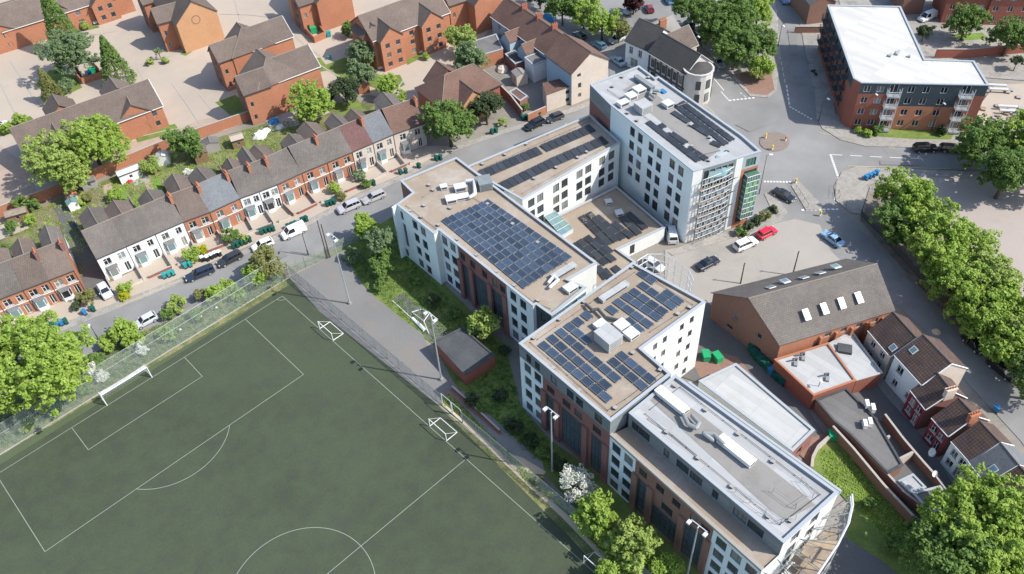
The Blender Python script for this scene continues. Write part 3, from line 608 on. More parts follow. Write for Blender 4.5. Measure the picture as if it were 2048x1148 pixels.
# --- D: central block
D_,P=block('central L-shaped block with solar rows and a white stair head on its gravel roof',[(1038,687),(1221,843),(1342,748),(1283,697),(1411,604),(1265,525)],14)
a,b=P[0],P[1]; R5=(9.2,6.35,3.5,.6)
seg(D_,a,b,0,1,11.4,14,'clad_grey',(),(),extra=[(.11,11.7,1.0,1.6),(.21,11.7,1.0,1.6),(.40,11.7,1.3,1.6),(.58,11.7,1.3,1.6),(.68,11.7,1.3,1.6),(.88,11.7,1.3,1.6)])
seg(D_,a,b,0,.27,0,11.4,'render_cool',(.09,.21),R5,1.4,1.85)
seg(D_,a,b,.27,1,0,11.4,'brick_dark',(.36,.54,.67,.87),(9.1,),1.5,1.4,extra=[(.36,.5,1.9,7.9),(.60,.5,4.0,7.9),(.87,.5,1.9,7.9)])
for f in (.285,.44,.755,.975): pier(D_,a,b,f,0,8.7)
facade(D_,P[1],P[2],0,14,'clad_grey')
facade(D_,P[2],P[3],0,14,'render_white',[(s,z,.9,1.3) for s in (2,4.6) for z in (11.6,8.8,5.9,3.1)])
L=dist(P[3],P[4]); facade(D_,P[3],P[4],0,14,'render_white',[(f*L,z,.85,1.35) for f in (.22,.37,.64,.80) for z in (11.5,8.7,5.85,3.0,.3)])
L=dist(P[4],P[5]); facade(D_,P[4],P[5],0,14,'render_white',[(s,z,1.1,1.5) for s in (2,4.5,7.5,10) for z in (11.5,8.7,5.9,3.1,.3)])
L=dist(P[5],P[0]); facade(D_,P[5],P[0],0,14,'render_white',[(s,z,1.1,1.5) for s in [2+3*k for k in range(6)] for z in (11.5,8.7,5.9,3.1)])
flat_roof(D_,P,14,'gravel_roof')
# --- E: south block with set-back top storey
U=GP([(1258,826),(1567,1086),(1677,985),(1350,750)],13.8); E0=G(1219,868,11.2); E1=G(1526,1143,11.2)
# keep the lower walls in the plane of the upper end wall
ux=U[2][0]-U[1][0]; uy=U[2][1]-U[1][1]; k=(E1[0]-U[1][0])/ux; E1=(E1[0],U[1][1]+uy*k)
E_=thing('accommodation_block','southern block with pale grey roof, set-back grey top storey and a brown terrace ledge','building',(*U[1],0))
facade(E_,U[0],U[1],10.9,13.8,'clad_grey',[(f*dist(U[0],U[1]),11.35,w_,1.55) for f,w_ in ((.05,1.2),(.115,1.9),(.275,.9),(.385,1.9),(.475,1.9),(.60,.9),(.755,1.9),(.85,2.2))])
facade(E_,E1,U[1],0,11.2,'render_white'); L=dist(U[1],U[2])
facade(E_,U[1],U[2],0,13.8,'render_white',[(f*L,z,1.6,2.0) for f in (.25,.6) for z in (11.2,8.4,5.6,2.7,.3)])
L=dist(U[2],U[3]); facade(E_,U[2],U[3],0,13.8,'render_white',[(s,z,1.1,1.5) for s in [2+3*k for k in range(int(L/3))] for z in (11.4,8.6,5.8,3)])
facade(E_,U[3],U[0],0,13.8,'clad_grey'); a,b=E0,E1
seg(E_,a,b,0,.195,0,11.2,'render_cool',(.055,.145),(8.4,5.65,2.9,.2),1.5,1.85)
seg(E_,a,b,.195,.715,0,11.2,'brick_brown',(.25,.37,.48,.60,.67),(8.6,),1.3,1.4,extra=[(.25,.3,2.2,7.4),(.43,5.6,1.8,1.6),(.43,.3,4.6,4.7),(.62,.3,3.2,7.4)])
for f in (.205,.315,.535,.70): pier(E_,a,b,f,0,8.1,m='brick_brown')
seg(E_,a,b,.715,1,0,11.2,'render_cool',(.77,.86,.95),(8.4,5.65,2.9,.2),1.5,1.85)
flat_roof(E_,U,13.8,'membrane')
mb=MB(); W=ccw(GP([(1300,800),(1330,775),(1610,990),(1630,1010),(1570,1040),(1540,1020)],13.47)); mb.face([(*p,13.475) for p in W]); mb.build('roof_walkway','membrane_walk',E_)
LP=[E0,E1,U[1],U[0]]; mb=MB(); I=inset(LP,.0); mb.face([(*p,10.9) for p in LP]); mb.build('terrace_ledge','gravel_roof',E_)
d=norm2(E1[0]-E0[0],E1[1]-E0[1]); n=(-d[1],d[0]); mb=MB()
mb.prism([(E0[0]-n[0]*.06,E0[1]-n[1]*.06),(E1[0]-n[0]*.06,E1[1]-n[1]*.06),(E1[0]+n[0]*.4,E1[1]+n[1]*.4),(E0[0]+n[0]*.4,E0[1]+n[1]*.4)],10.91,11.3); mb.build('ledge_coping','coping_brown',E_)
mb=MB(); mb.wall(lerp(U[0],U[1],.03),lerp(U[0],U[1],.6),10.91,11.1,.25); 
d=norm2(U[3][0]-U[2][0],U[3][1]-U[2][1]); n=(d[1],-d[0]); mb=MB(); q0,q1=U[2],lerp(U[2],U[3],.93)
mb.prism(ccw([(q0[0]+n[0]*.08,q0[1]+n[1]*.08),(q1[0]+n[0]*.08,q1[1]+n[1]*.08),(q1[0]+n[0]*.95,q1[1]+n[1]*.95),(q0[0]+n[0]*.95,q0[1]+n[1]*.95)]),12.6,13.2); mb.build('east_ledge','coping',E_)
mb=MB(); mb.prism(ccw([(q0[0]+n[0]*.25,q0[1]+n[1]*.25),(q1[0]+n[0]*.25,q1[1]+n[1]*.25),(q1[0]+n[0]*.6,q1[1]+n[1]*.6),(q0[0]+n[0]*.6,q0[1]+n[1]*.6)]),13.2,13.23); mb.build('gutter','metal_dark',E_)
# --- low annex with pale roof beside E
X,P=block('single storey annex with smooth white roof behind the southern block',[(1398,762),(1585,903),(1629,860),(1472,727)],3.6)
for i in range(4): facade(X,P[i],P[(i+1)%4],0,3.6,'render_white' if i in(0,3) else 'brick_dark',[(2,1,1.2,1.2),(6,1,1.2,1.2)] if i==1 else ())
flat_roof(X,P,3.6,'membrane_pale',0.15)

# ------------------------------------------------------------------ solar arrays (each array one thing, every panel a part)
PAN={}
def array(label,rows,z,width,m='solar_cell',fill=0.94,origin=None,sc=1.0,tilt=0.09,name='solar_array'):
    "rows: (u0,v0,u1,v1,n) = photo pixels of the first and last panel centre, panels in that row"
    W=[]; 
    for u0,v0,u1,v1,n in rows:
        a,b=G(u0,v0,z),G(u1,v1,z); W.append((a,b,n))
    dd=None; pit=None
    for a,b,n in W:
        if n>1 and dd is None: dd=norm2(b[0]-a[0],b[1]-a[1]); pit=dist(a,b)/(n-1)
    t=thing(name,label,'solar panels',(*W[0][0],z))
    rb=MB()
    for a,b,n in W:
        d=dd if n==1 else norm2(b[0]-a[0],b[1]-a[1]); p=pit if n==1 else dist(a,b)/(n-1)
        p=round(p*fill,2); p=round(p/.05)*.05; key=(round(p,2),width,m,round(tilt,2))
        if key not in PAN:
            mb=MB(); w2=width/2; h=math.sin(tilt)*w2
            T=lambda x,y,dz=0:(x,y,0.16+y*math.sin(tilt)+dz)
            x0,x1,y0,y1=-p/2,p/2,-w2,w2; f=.03
            mb.quad(T(x0,y0),T(x1,y0),T(x1,y0,.05),T(x0,y0,.05)); mb.quad(T(x1,y0),T(x1,y1),T(x1,y1,.05),T(x1,y0,.05)); mb.quad(T(x1,y1),T(x0,y1),T(x0,y1,.05),T(x1,y1,.05)); mb.quad(T(x0,y1),T(x0,y0),T(x0,y0,.05),T(x0,y1,.05))
            mb.quad(T(x0,y1),T(x1,y1),T(x1,y0),T(x0,y0))
            for q in ((x0,x1,y0,y0+f),(x0,x1,y1-f,y1),(x0,x0+f,y0+f,y1-f),(x1-f,x1,y0+f,y1-f)): mb.quad(T(q[0],q[2],.05),T(q[1],q[2],.05),T(q[1],q[3],.05),T(q[0],q[3],.05))
            mb.mi=1; mb.quad(T(x0+f,y0+f,.047),T(x1-f,y0+f,.047),T(x1-f,y1-f,.047),T(x0+f,y1-f,.047))
            PAN[key]=mb.data('panel',['galv' if m=='solar_cell' else 'metal_dark',m])
        for i in range(n):
            c=lerp(a,b,i/(n-1)) if n>1 else a
            o=bpy.data.objects.new('panel',PAN[key]); COL.objects.link(o); o.parent=t
            o.location=(c[0]-W[0][0][0],c[1]-W[0][0][1],0); o.rotation_euler=(0,0,math.atan2(d[1],d[0])+random.uniform(-.006,.006))
        e0=(a[0]-d[0]*p*.5,a[1]-d[1]*p*.5); e1=(b[0]+d[0]*p*.5,b[1]+d[1]*p*.5)
        for k in (-.38,.38): 
            nx,ny=-d[1]*width*k,d[0]*width*k; rb.wall((e0[0]+nx,e0[1]+ny),(e1[0]+nx,e1[1]+ny),z-.02,z+.09+k*width*math.sin(tilt),.06)
    rb.build('mounting_rail','metal_dark',t); return t
T11=lambda r:[(1024+a/4,574+b/4,1024+c/4,574+d/4,n) for a,b,c,d,n in r]
T7=lambda r:[(1024+a/4,287+b/4,1024+c/4,287+d/4,n) for a,b,c,d,n in r]
ZA=lambda r:[(1160+a/4.992,110+b/4.992,1160+c/4.992,110+d/4.992,n) for a,b,c,d,n in r]
rows=[]
for k in range(8):
    t=k/7; u0,v0=894+t*83,444-t*37; u1,v1=1046+t*86,569-t*55; 
    rows.append((u0,v0,u1,v1,12))
array('large grid of blue solar panels, eight tight rows on the long block',rows,11.0,1.06)
array('blue solar rows along the west edge of the central block roof',T11([(262,478,748,885,8),(330,425,745,785,7),(400,375,820,725,7),(465,325,590,425,3),(530,285,530,285,1),(600,235,600,235,1)]),13.7,1.08)
array('two short rows of blue panels south of the white stair head',T11([(820,610,1035,790,4),(885,560,1100,735,4)]),13.7,1.08)
array('blue solar rows on the north-east arm of the central block roof',T11([(800,190,800,190,1),(860,135,1080,295,4),(925,90,1150,240,4),(985,50,1200,195,4),(1055,0,1270,150,4),(1250,62,1325,112,2),(945,285,1010,340,2)])+[(1286,550,1302,561,2)],13.7,1.08)
for lab,r in (('dark panel band on the north side of the link block roof, western half',[(967,349,1074,304,10)]),('dark panel band on the north side of the link block roof, eastern half',[(1093,296,1180,259,8)]),('dark panel band on the courtyard side of the link block roof, western half',[(1000,377,1098,330,9)]),('dark panel band on the courtyard side of the link block roof, eastern half',[(1110,324,1205,283,8)])):
    array(lab,r,10.2,2.1,'solar_dark',.90,tilt=0.12)
array('dark solar rows in the middle of the courtyard podium roof',T7([(575,605,760,790,5),(630,580,815,765,5),(700,605,865,745,4),(845,665,925,725,2),(910,625,985,695,2),(960,590,1035,655,2)]),2.75,1.1,'solar_dark')
array('dark solar rows on the podium roof beside the long block',T7([(520,835,600,890,2),(560,800,730,945,4),(620,770,790,920,4),(690,790,760,850,2)]),2.75,1.1,'solar_dark')
array('small dark solar group on the podium roof north of the central block',T7([(700,1010,740,1060,2),(750,1030,790,1075,2),(830,1005,870,1040,2)]),2.75,1.1,'solar_dark')
array('long dark blue solar rows on the road side of the tall block roof',ZA([(1030,490,1500,840,11),(975,520,1440,880,11),(950,590,1060,660,3),(1150,720,1265,790,3),(1335,885,1385,905,2)]),15.0,1.0,'solar_dark')
array('dark blue solar rows on the courtyard side of the tall block roof',ZA([(700,690,1160,1045,10),(930,800,1035,870,3),(1110,950,1235,1030,3),(820,715,820,715,1)]),15.0,1.0,'solar_dark')

# ------------------------------------------------------------------ rooftop plant
def plant(name,label,cat,u,v,z,lx,ly,h,m='metal_light',ang=None,kind='box',group=None):
    x,y=G(u,v,z); t=thing(name,label,cat,(x,y,z),group); ang=math.radians(84) if ang is None else math.radians(ang)
    mb=MB(); mb.obox(x,y,ang,lx,ly,z+.12,z+h); mb.build('casing',m,t)
    mb=MB(); mb.obox(x,y,ang,lx*.92,ly*.92,z,z+.12); mb.build('base','metal_dark',t)
    c,s=math.cos(ang),math.sin(ang)
    if kind=='box':
        mb=MB(); mb.obox(x,y,ang,lx+.12,ly+.12,z+h,z+h+.06); mb.build('lid',m,t)
        mb=MB()
        for k in range(4): mb.obox(x+c*(lx/2+.012),y+s*(lx/2+.012),ang,.02,ly*.8,z+.3+k*(h-.4)/4,z+.3+k*(h-.4)/4+.08)
        mb.build('louvre','metal_dark',t)
    if kind=='fan':
        mb=MB(); mb.sphere((x,y,z+h),min(lx,ly)*.38,10,3,.5,True); mb.build('fan_cowl','metal_dark',t)
    return t
r=13.65
plant('stair_head','white stair head with grey shaded side, largest box on the central block roof','roof structure',1216,686,r,2.9,2.4,1.9,'membrane')
plant('plant_unit','white plant box north-west of the stair head','roof plant',1203,656,r,1.7,1.6,.7,'metal_light'); plant('plant_unit','white plant box north of the stair head','roof plant',1243,655,r,1.6,1.6,.7,'metal_light'); plant('plant_unit','white plant box east of the stair head','roof plant',1262,672,r,1.6,1.6,.7,'metal_light')
plant('air_duct','long pale duct housing near the north edge of the central block roof','roof plant',1228,588,r,.9,5.0,.7,'membrane',84)
r=10.95
plant('plant_unit','silver roof unit nearest the north end of the large solar grid','roof plant',903,403,r,1.5,1.7,.8,'metal_light',60); plant('plant_unit','white oblong roof unit just north of the large solar grid','roof plant',922,398,r,1.2,2.6,.6,'metal_light',60)
plant('plant_unit','white roof unit behind the silver one on the long block','roof plant',921,380,r,1.3,1.9,.9,'metal_light',60); plant('plant_unit','small grey unit left of the pipes on the long block roof','roof plant',888,378,r,.9,1.1,.7,'metal_light',60)
plant('air_duct','long pale duct housing at the south end of the large solar grid','roof plant',1128,547,r,1.0,4.2,.7,'membrane',84); plant('plant_unit','silver box in the south corner of the long block roof','roof plant',1141,580,r,1.4,1.8,.7,'metal_light',84); plant('lift_overrun','grey box with dark lid on the east parapet of the long block','roof structure',970,374,r,2.4,2.2,1.5,'clad_grey',60)
r=14.95
plant('plant_unit','tall white plant box with dark side, largest on the tall block roof','roof plant',1286,222,r,2.3,2.3,1.5,'membrane',78); plant('plant_unit','white unit nearest the courtyard parapet of the tall block','roof plant',1246,211,r,1.3,1.9,.8,'metal_light',78); plant('plant_unit','white unit between two others near the walkway of the tall block','roof plant',1262,198,r,1.6,1.7,.9,'metal_light',78); plant('plant_unit','white unit farthest from the courtyard on the tall block roof','roof plant',1278,184,r,1.8,1.8,.8,'metal_light',78)
plant('air_duct','long grey duct housing near the north parapet of the tall block','roof plant',1288,170,r,5.0,.8,.8,'galv',78); plant('skylight','blue tinted skylight beside the round duct on the tall block','skylight',1326,184,r,1.2,.8,.3,'plastic_blue',78,kind='none'); plant('plant_unit','pale ribbed unit at the end of the long duct on the tall block','roof plant',1335,213,r,1.6,1.5,.8,'metal_light',78)
r=13.45
plant('air_duct','long white duct box at the north end of the southern block roof','roof plant',1343,806,r,4.7,1.15,.8,'white_paint',86); plant('air_duct','long white duct box halfway along the southern block roof','roof plant',1471,906,r,4.9,1.15,.8,'white_paint',86)
r=2.65
plant('plant_unit','pale vent box in the building shadow on the podium roof','roof plant',1217,407,r,1.0,1.1,.6,'metal_light',60); plant('plant_unit','sunlit vent box between podium solar rows','roof plant',1238,430,r,1.2,1.2,.7,'metal_light',60)
# cranked round ducts
def duct(label,pts,r,m='galv'):
    P=[(*G(u,v,z),z) for u,v,z in pts]; t=thing('pipe_run',label,'duct',P[0]); 
    for a,b in zip(P,P[1:]): mb=MB(); mb.bar(a,b,r,8); mb.sphere(b,r,8,5); mb.build('duct_section',m,t,smooth=True)
duct('cranked silver duct beside the long white duct box at the north of the southern block',[(1366,828,14.20),(1376,848,14.20),(1392,856,14.20),(1398,846,14.20),(1385,832,14.20)],.28)
duct('cranked silver duct beside the long white duct box halfway along the southern block',[(1448,890,14.20),(1428,868,14.20),(1408,866,14.20),(1425,880,13.90)],.28)
duct('cranked silver duct on the tall block roof',[(1310,196,15.6),(1300,188,15.6),(1303,180,15.6),(1318,182,15.6)],.28)
duct('bundle of silver ducts beside the lift overrun on the long block',[(932,362,11.60),(948,360,11.80),(950,388,11.80),(940,394,11.60)],.3,'metal_light')
duct('cranked duct at the south end of the large solar grid',[(1096,566,11.50),(1108,552,11.60),(1116,560,11.60),(1100,574,11.50)],.25,'metal_light')
duct('tangle of silver pipes north-west of the stair head',[(1171,608,14.10),(1184,620,14.30),(1196,618,14.30),(1210,634,14.20),(1236,640,14.10)],.22,'metal_dark')
duct('dark cable run beside the long duct of the tall block',[(1330,200,15.3),(1355,212,15.3),(1375,205,15.3)],.12,'metal_dark')
# small roof vents: identical, one template copied
vt=thing('roof_vent','v','roof vent',(0,0,0)); mb=MB(); mb.box(-.17,.17,-.17,.17,0,.30); mb.build('upstand','metal_dark',vt); mb=MB(); mb.box(-.24,.24,-.24,.24,.30,.38); mb.build('cap','concrete',vt)
first=True
def vents(label,z,pts):
    global first
    for i,(u,v) in enumerate(sorted(pts)):
        x,y=G(u,v,z); l=label.replace('small','%s small'%['leftmost','second','third','fourth','fifth','sixth','seventh','eighth','ninth','tenth','eleventh','twelfth','thirteenth','fourteenth','fifteenth'][i])+(', from the left' if i else '')
        if first: vt.location=(x,y,z); tag(vt,l,None,label); first=False; vt.rotation_euler=(0,0,.1)
        else: copy_tree(vt,(x,y,z),.1,l,label)
vents('small dark square vent on the edge of the central block roof',13.65,[(1067,678),(1107,738),(1159,783),(1230,818),(1265,708),(1320,742),(1355,630),(1379,617),(1118,641),(1167,606),(1263,537)])
vents('small dark square vent on the grey roof of the southern block',13.45,[(1350,774),(1411,822),(1333,866),(1396,918),(1463,975),(1536,1035),(1545,925),(1580,1043),(1476,870)])
vents('small dark square vent on the long block roof',10.95,[(858,372),(866,382),(848,413),(820,424),(843,436),(877,452),(900,418),(914,481),(952,512),(992,545),(1028,573),(1076,603),(975,410),(1025,450),(1075,487)])
vents('small dark square vent on the link block roof',10.15,[(965,330),(1010,311),(1052,290),(1095,270),(1132,252),(1025,385),(1068,359),(1112,337),(1155,317),(1173,306)])
vents('small dark square vent on the tall block roof',14.95,[(1244,156),(1225,175),(1297,157),(1255,228),(1274,243),(1341,267),(1383,294),(1418,323),(1456,303),(1381,252),(1419,277)])
# thin handrail / lightning cable on south block roof
mb=MB(); Z=15.35
def rail(root,px,z,h=1.1,m='metal_light',step=1.6,name='guard_rail'):
    P=[G(u,v,z) for u,v in px]; mb=MB()
    for a,b in zip(P,P[1:]):
        n=max(1,int(dist(a,b)/step))
        for k in range(n+1): q=lerp(a,b,k/n); mb.bar((*q,z),(*q,z+h),.025)
        for hh in (h,h*.5): mb.bar((*a,z+hh),(*b,z+hh),.025)
    return mb
g=rail(None,[(1545,985),(1590,1018),(1625,995),(1600,965)],13.47); o=g.build('guard_rail','galv'); tag(o,'grey guard rail round the plant corner at the south end of the southern block','guard rail')
g=rail(None,[(1470,985),(1560,1050),(1590,1040)],13.47); o=g.build('guard_rail','galv'); tag(o,'grey guard rail along the terrace side of the southern block roof','guard rail')
g=rail(None,[(1255,760),(1150,780)][:0] or [(1296,838),(1345,872),(1400,918)],13.47,.25); o=g.build('cable_tray','galv'); tag(o,'thin grey cable tray along the southern block roof','cable tray')

# ------------------------------------------------------------------ steel lattice screens and balcony frame
def screen(label,px,ztop,zbot,nv,nh,sub=3,infill=None,close=True,m='galv',bar=.06):
    P=[G(u,v,ztop) for u,v in px]
    Q=[]
    for a,b in zip(P,P[1:]):
        for k in range(sub): Q.append(lerp(a,b,k/sub))
    Q.append(P[-1]); t=thing('steel_lattice_screen',label,'screen',(*Q[0],zbot))
    for q in Q: mb=MB(); mb.bar((*q,zbot),(*q,ztop),bar); mb.build('post',m,t)
    for i in range(nh+1):
        z=zbot+(ztop-zbot)*i/nh; mb=MB(); mb.path([(*q,z) for q in Q],bar*.8,4); mb.build('rail',m,t)
    if infill:
        for i in range(nh):
            for j in range(len(Q)-1):
                if (i*7+j*5)%infill==0: continue
                z0=zbot+(ztop-zbot)*i/nh; z1=z0+(ztop-zbot)/nh*.62
                if (i*3+j)%2: continue
                mb=MB(); mb.quad((*Q[j],z0+.1),(*Q[j+1],z0+.1),(*Q[j+1],z1),(*Q[j],z1)); mb.build('grating','grating',t)
        for i in range(0,nh,2):
            for j in range(i%4//2,len(Q)-1,3):
                z0=zbot+(ztop-zbot)*i/nh; z1=z0+(ztop-zbot)/nh*2
                if z1>ztop: continue
                mb=MB(); mb.bar((*Q[j],z0),(*Q[j+1],z1),bar*.5,4); mb.build('brace',m,t)
    return t,Q
scr,Q=screen('tall curved lattice screen of steel and gratings on the end of the tall block',[(1406,360),(1428,352),(1455,341),(1480,326)],13.8,.0,8,12,4,5,m='metal_light',bar=.055)
mb=MB()
for q in Q[::2]:
    e=lerp(G(1400,342,15.3),G(1490,312,15.3),Q.index(q)/len(Q)); 
    for z in (3,5.8,8.6,11.4): mb.bar((*q,z),(*e,z),.05)
mb.build('tie_bars','galv',scr)
mb=MB(); e0,e1=G(1400,342,15.3),G(1490,312,15.3)
for z in (2.9,5.7,8.5,11.3): mb.prism(ccw([Q[0],Q[len(Q)//2],Q[-1],e1,e0]),z,z+.12)
mb.build('landing','balcony_wood',scr)
mb=MB(); gl=GP([(1432,320),(1452,312),(1478,322),(1450,345),(1415,352)],14.2); mb.face([(*gl[0],15.2),(*gl[4],13.6),(*gl[3],13.6)]); mb.face([(*gl[0],15.2),(*gl[3],13.6),(*gl[2],13.9),(*gl[1],15.2)]); mb.build('glass_canopy','glass_roof',scr)
screen('curved lattice screen of thin steel round the north corner of the central block',[(1275,521),(1296,508),(1324,508),(1352,520),(1378,541),(1387,560)],13.4,4.0,8,7,2,None,bar=.075,m='metal_light')
# balcony frame south of E
bal=thing('steel_balcony_frame','stack of timber decks in a curved steel frame at the end of the southern block','balcony frame',(*U[1],0))
cu=[(*G(u,v,11.8),11.8) for u,v in ((1704,988),(1706,1010),(1698,1045),(1675,1090),(1648,1130),(1615,1180))]
mb=MB(); mb.path(cu,.11,6); mb.path([(x+.35,y,z) for x,y,z in cu],.07,6); mb.build('curved_rail','metal_light',bal)
cu2=[]
for a,b in zip(cu,cu[1:]): cu2+= [a,tuple((p+q)/2 for p,q in zip(a,b))]
cu2.append(cu[-1])
for c in cu2: mb=MB(); mb.bar((c[0],c[1],0),c,.07,5); mb.build('post','galv',bal)
for z in (2.6,5.2,7.8): mb=MB(); mb.path([(x,y,z) for x,y,_ in cu],.07,4); mb.build('rail','galv',bal)
wall0=[lerp(U[1],U[2],t) for t in (1.0,.8,.6,.4,.2,0,-.25)]
for li,z in enumerate((2.5,5.1,7.7,10.2)):
    for j in range(6):
        a0,a1=wall0[j],wall0[j+1]
        k0=cu2[min(j*2,10)]; k1=cu2[min(j*2+2,10)]
        if z>10 and j!=3: continue
        if z>7 and j in (0,1,4,5): continue
        if z<4 and j in (2,3): continue
        if (li+j)%4==3 and z<10: continue
        inn0=lerp(a0,k0,.12 if z<10 else .3); inn1=lerp(a1,k1,.12 if z<10 else .3); out0=lerp(a0,k0,.53); out1=lerp(a1,k1,.53)
        for (p,q,r_,s_) in ((lerp(inn0,inn1,.17),lerp(inn0,inn1,.80),lerp(out0,out1,.80),lerp(out0,out1,.17)),(lerp(lerp(out0,out1,.06),lerp(k0,k1,.06),.08),lerp(lerp(out0,out1,.94),lerp(k0,k1,.94),.08),lerp(lerp(out0,out1,.94),lerp(k0,k1,.94),.85),lerp(lerp(out0,out1,.06),lerp(k0,k1,.06),.85))):
            mb=MB(); mb.prism(ccw([p[:2],q[:2],r_[:2],s_[:2]]),z,z+.10); mb.build('deck','balcony_wood',bal)
for j in range(7):
    k=cu2[min(j*2,10)]
    for z,z2 in ((2.4,2.4),(5.0,5.0),(7.6,7.6),(10.1,10.1),(10.1,11.8)): mb=MB(); mb.bar((*wall0[j],z),(k[0],k[1],z2),.055); mb.build('beam','galv',bal)
# glass roof lantern in the courtyard
gp=GP([(1080,432),(1102,422),(1146,458),(1123,472)],3.4)
lt=thing('glass_lantern','pale green glass roof lantern on the podium beside the long block','skylight',(*gp[0],2.6))
mb=MB(); mb.prism(ccw(gp),2.6,3.3,False); mb.build('kerb_frame','metal_light',lt)
mb=MB(); G4=[(*gp[0],4.4),(*gp[1],4.4),(*gp[2],3.4),(*gp[3],3.4)]; mb.quad(*G4); mb.quad(*[(x,y,3.31) for x,y,_ in G4]); mb.build('glass_roof','glass_roof',lt)
mb=MB()
for k in range(6): t=k/5; mb.bar((*lerp(gp[0],gp[3],t),4.44-1.0*t),(*lerp(gp[1],gp[2],t),4.44-1.0*t),.03)
for k in range(3): t=k/2; mb.bar((*lerp(gp[0],gp[1],t),4.44),(*lerp(gp[3],gp[2],t),3.44),.03)
mb.build('glazing_bars','metal_light',lt)

# safety lines and cable runs laid just inside the parapets
def safety(root,px,z,name='safety_line'):
    P=[G(u,v,z) for u,v in px]; mb=MB()
    for a,b in zip(P,P[1:]):
        mb.bar((*a,z+.12),(*b,z+.12),.035,4); n=max(1,int(dist(a,b)/3))
        for k in range(n+1): q=lerp(a,b,k/n); mb.bar((*q,z),(*q,z+.16),.05,4)
    mb.build(name,'metal_dark',root)
safety(C_,[(812,412),(872,458),(1068,606),(1100,618)],10.98); safety(C_,[(930,385),(1000,432),(1150,540)],10.98); safety(C_,[(845,395),(880,372),(905,372)],10.98)
safety(D_,[(1060,685),(1215,822),(1250,800),(1330,742)],13.68); safety(D_,[(1065,675),(1170,600),(1262,537)],13.68); safety(D_,[(1075,680),(1180,607),(1270,545)],13.68); safety(D_,[(1300,665),(1385,610),(1285,548)],13.68)
safety(E_,[(1290,828),(1560,1050),(1640,990),(1360,775),(1300,820)],13.48); safety(A,[(1215,180),(1290,235),(1385,315),(1440,302)],14.98); safety(B,[(960,340),(1180,243)],10.18); safety(B,[(1045,388),(1200,300)],10.18)
# ------------------------------------------------------------------ pitched-roof buildings
D171=(math.cos(math.radians(171)),math.sin(math.radians(171)))
def off(p,d,s,n=0): return (p[0]+d[0]*s+d[1]*n,p[1]+d[1]*s-d[0]*n)     # n>0: to the right of d (front)
def gbody(root,r0,r1,zr,ze,width,wm,rm,front=(),back=(),end0=(),end1=(),z0=0,over=.25,style='white',hip0=False,hip1=False,endm=None,walls=(1,1,1,1),verge=None,nm='',th=.14):
    "gabled (or hipped) body: ridge r0->r1; front wall on its right; end1 at r1"
    d=norm2(r1[0]-r0[0],r1[1]-r0[1]); h=width/2; L=dist(r0,r1)
    A,B,C,D=off(r0,d,0,h),off(r1,d,0,h),off(r1,d,0,-h),off(r0,d,0,-h)
    W=lambda w_:[x if isinstance(x[0],(int,float)) else x for x in w_]
    if walls[0]: facade(root,A,B,z0,ze,wm,front,style,name=nm+'wall')
    if walls[1]: facade(root,B,C,z0,ze,endm or wm,end1,style,name=nm+'gable_wall' if not hip1 else nm+'wall',top=None if hip1 else [(0,ze),(h,zr-.02),(2*h,ze)])
    if walls[2]: facade(root,C,D,z0,ze,wm,back,style,name=nm+'wall')
    if walls[3]: facade(root,D,A,z0,ze,endm or wm,end0,style,name=nm+'gable_wall' if not hip0 else nm+'wall',top=None if hip0 else [(0,ze),(h,zr-.02),(2*h,ze)])
    s=(zr-ze)/h; e0=-over if not hip0 else -over; eL=L+over; zo=ze-over*s; t=th
    a,b,c,dd=off(r0,d,e0,h+over),off(r0,d,eL,h+over),off(r0,d,eL,-h-over),off(r0,d,e0,-h-over)
    p0=off(r0,d,(h*.85 if hip0 else e0)); p1=off(r0,d,(L-h*.85 if hip1 else eL))
    mb=MB()
    up=lambda p,z:(p[0],p[1],z+t)
    mb.quad(up(a,zo),up(b,zo),up(p1,zr),up(p0,zr)); mb.quad(up(c,zo),up(dd,zo),up(p0,zr),up(p1,zr))
    if hip0: mb.face([up(dd,zo),up(a,zo),up(p0,zr)])
    else:
        mb.quad(up(a,zo),up(p0,zr),(*p0,zr),(*a,zo)); mb.quad(up(p0,zr),up(dd,zo),(*dd,zo),(*p0,zr))
    if hip1: mb.face([up(b,zo),up(c,zo),up(p1,zr)])
    else:
        mb.quad(up(p1,zr),up(b,zo),(*b,zo),(*p1,zr)); mb.quad(up(c,zo),up(p1,zr),(*p1,zr),(*c,zo))
    mb.quad((*a,zo),(*b,zo),up(b,zo),up(a,zo)); mb.quad((*c,zo),(*dd,zo),up(dd,zo),up(c,zo))
    if hip0: mb.quad((*dd,zo),(*a,zo),up(a,zo),up(dd,zo))
    if hip1: mb.quad((*b,zo),(*c,zo),up(c,zo),up(b,zo))
    mb.quad((*b,zo),(*a,zo),(*p0,zr-.0),(*p1,zr-.0)); mb.quad((*dd,zo),(*c,zo),(*p1,zr-.0),(*p0,zr-.0))
    ro=mb.build(nm+'roof',rm,root)
    rd=MB(); rd.bar((*p0,zr+t),(*p1,zr+t),.10,4); 
    if hip0: rd.bar((*a,zo+t),(*p0,zr+t),.07,4); rd.bar((*dd,zo+t),(*p0,zr+t),.07,4)
    if hip1: rd.bar((*b,zo+t),(*p1,zr+t),.07,4); rd.bar((*c,zo+t),(*p1,zr+t),.07,4)
    rd.build('ridge_tiles','ridge_tile',ro)
    g=MB(); g.wall(off(a,d,0,.05),off(b,d,0,.05),zo-.04,zo+.08,.12); g.build('gutter',verge or 'metal_dark',root)
    if verge and not hip1:
        g=MB(); g.bar((*b,zo+t*.6),(*p1,zr+t*.6),.09,4); g.bar((*c,zo+t*.6),(*p1,zr+t*.6),.09,4); g.build('bargeboard',verge,root)
    return A,B,C,D,d,ro
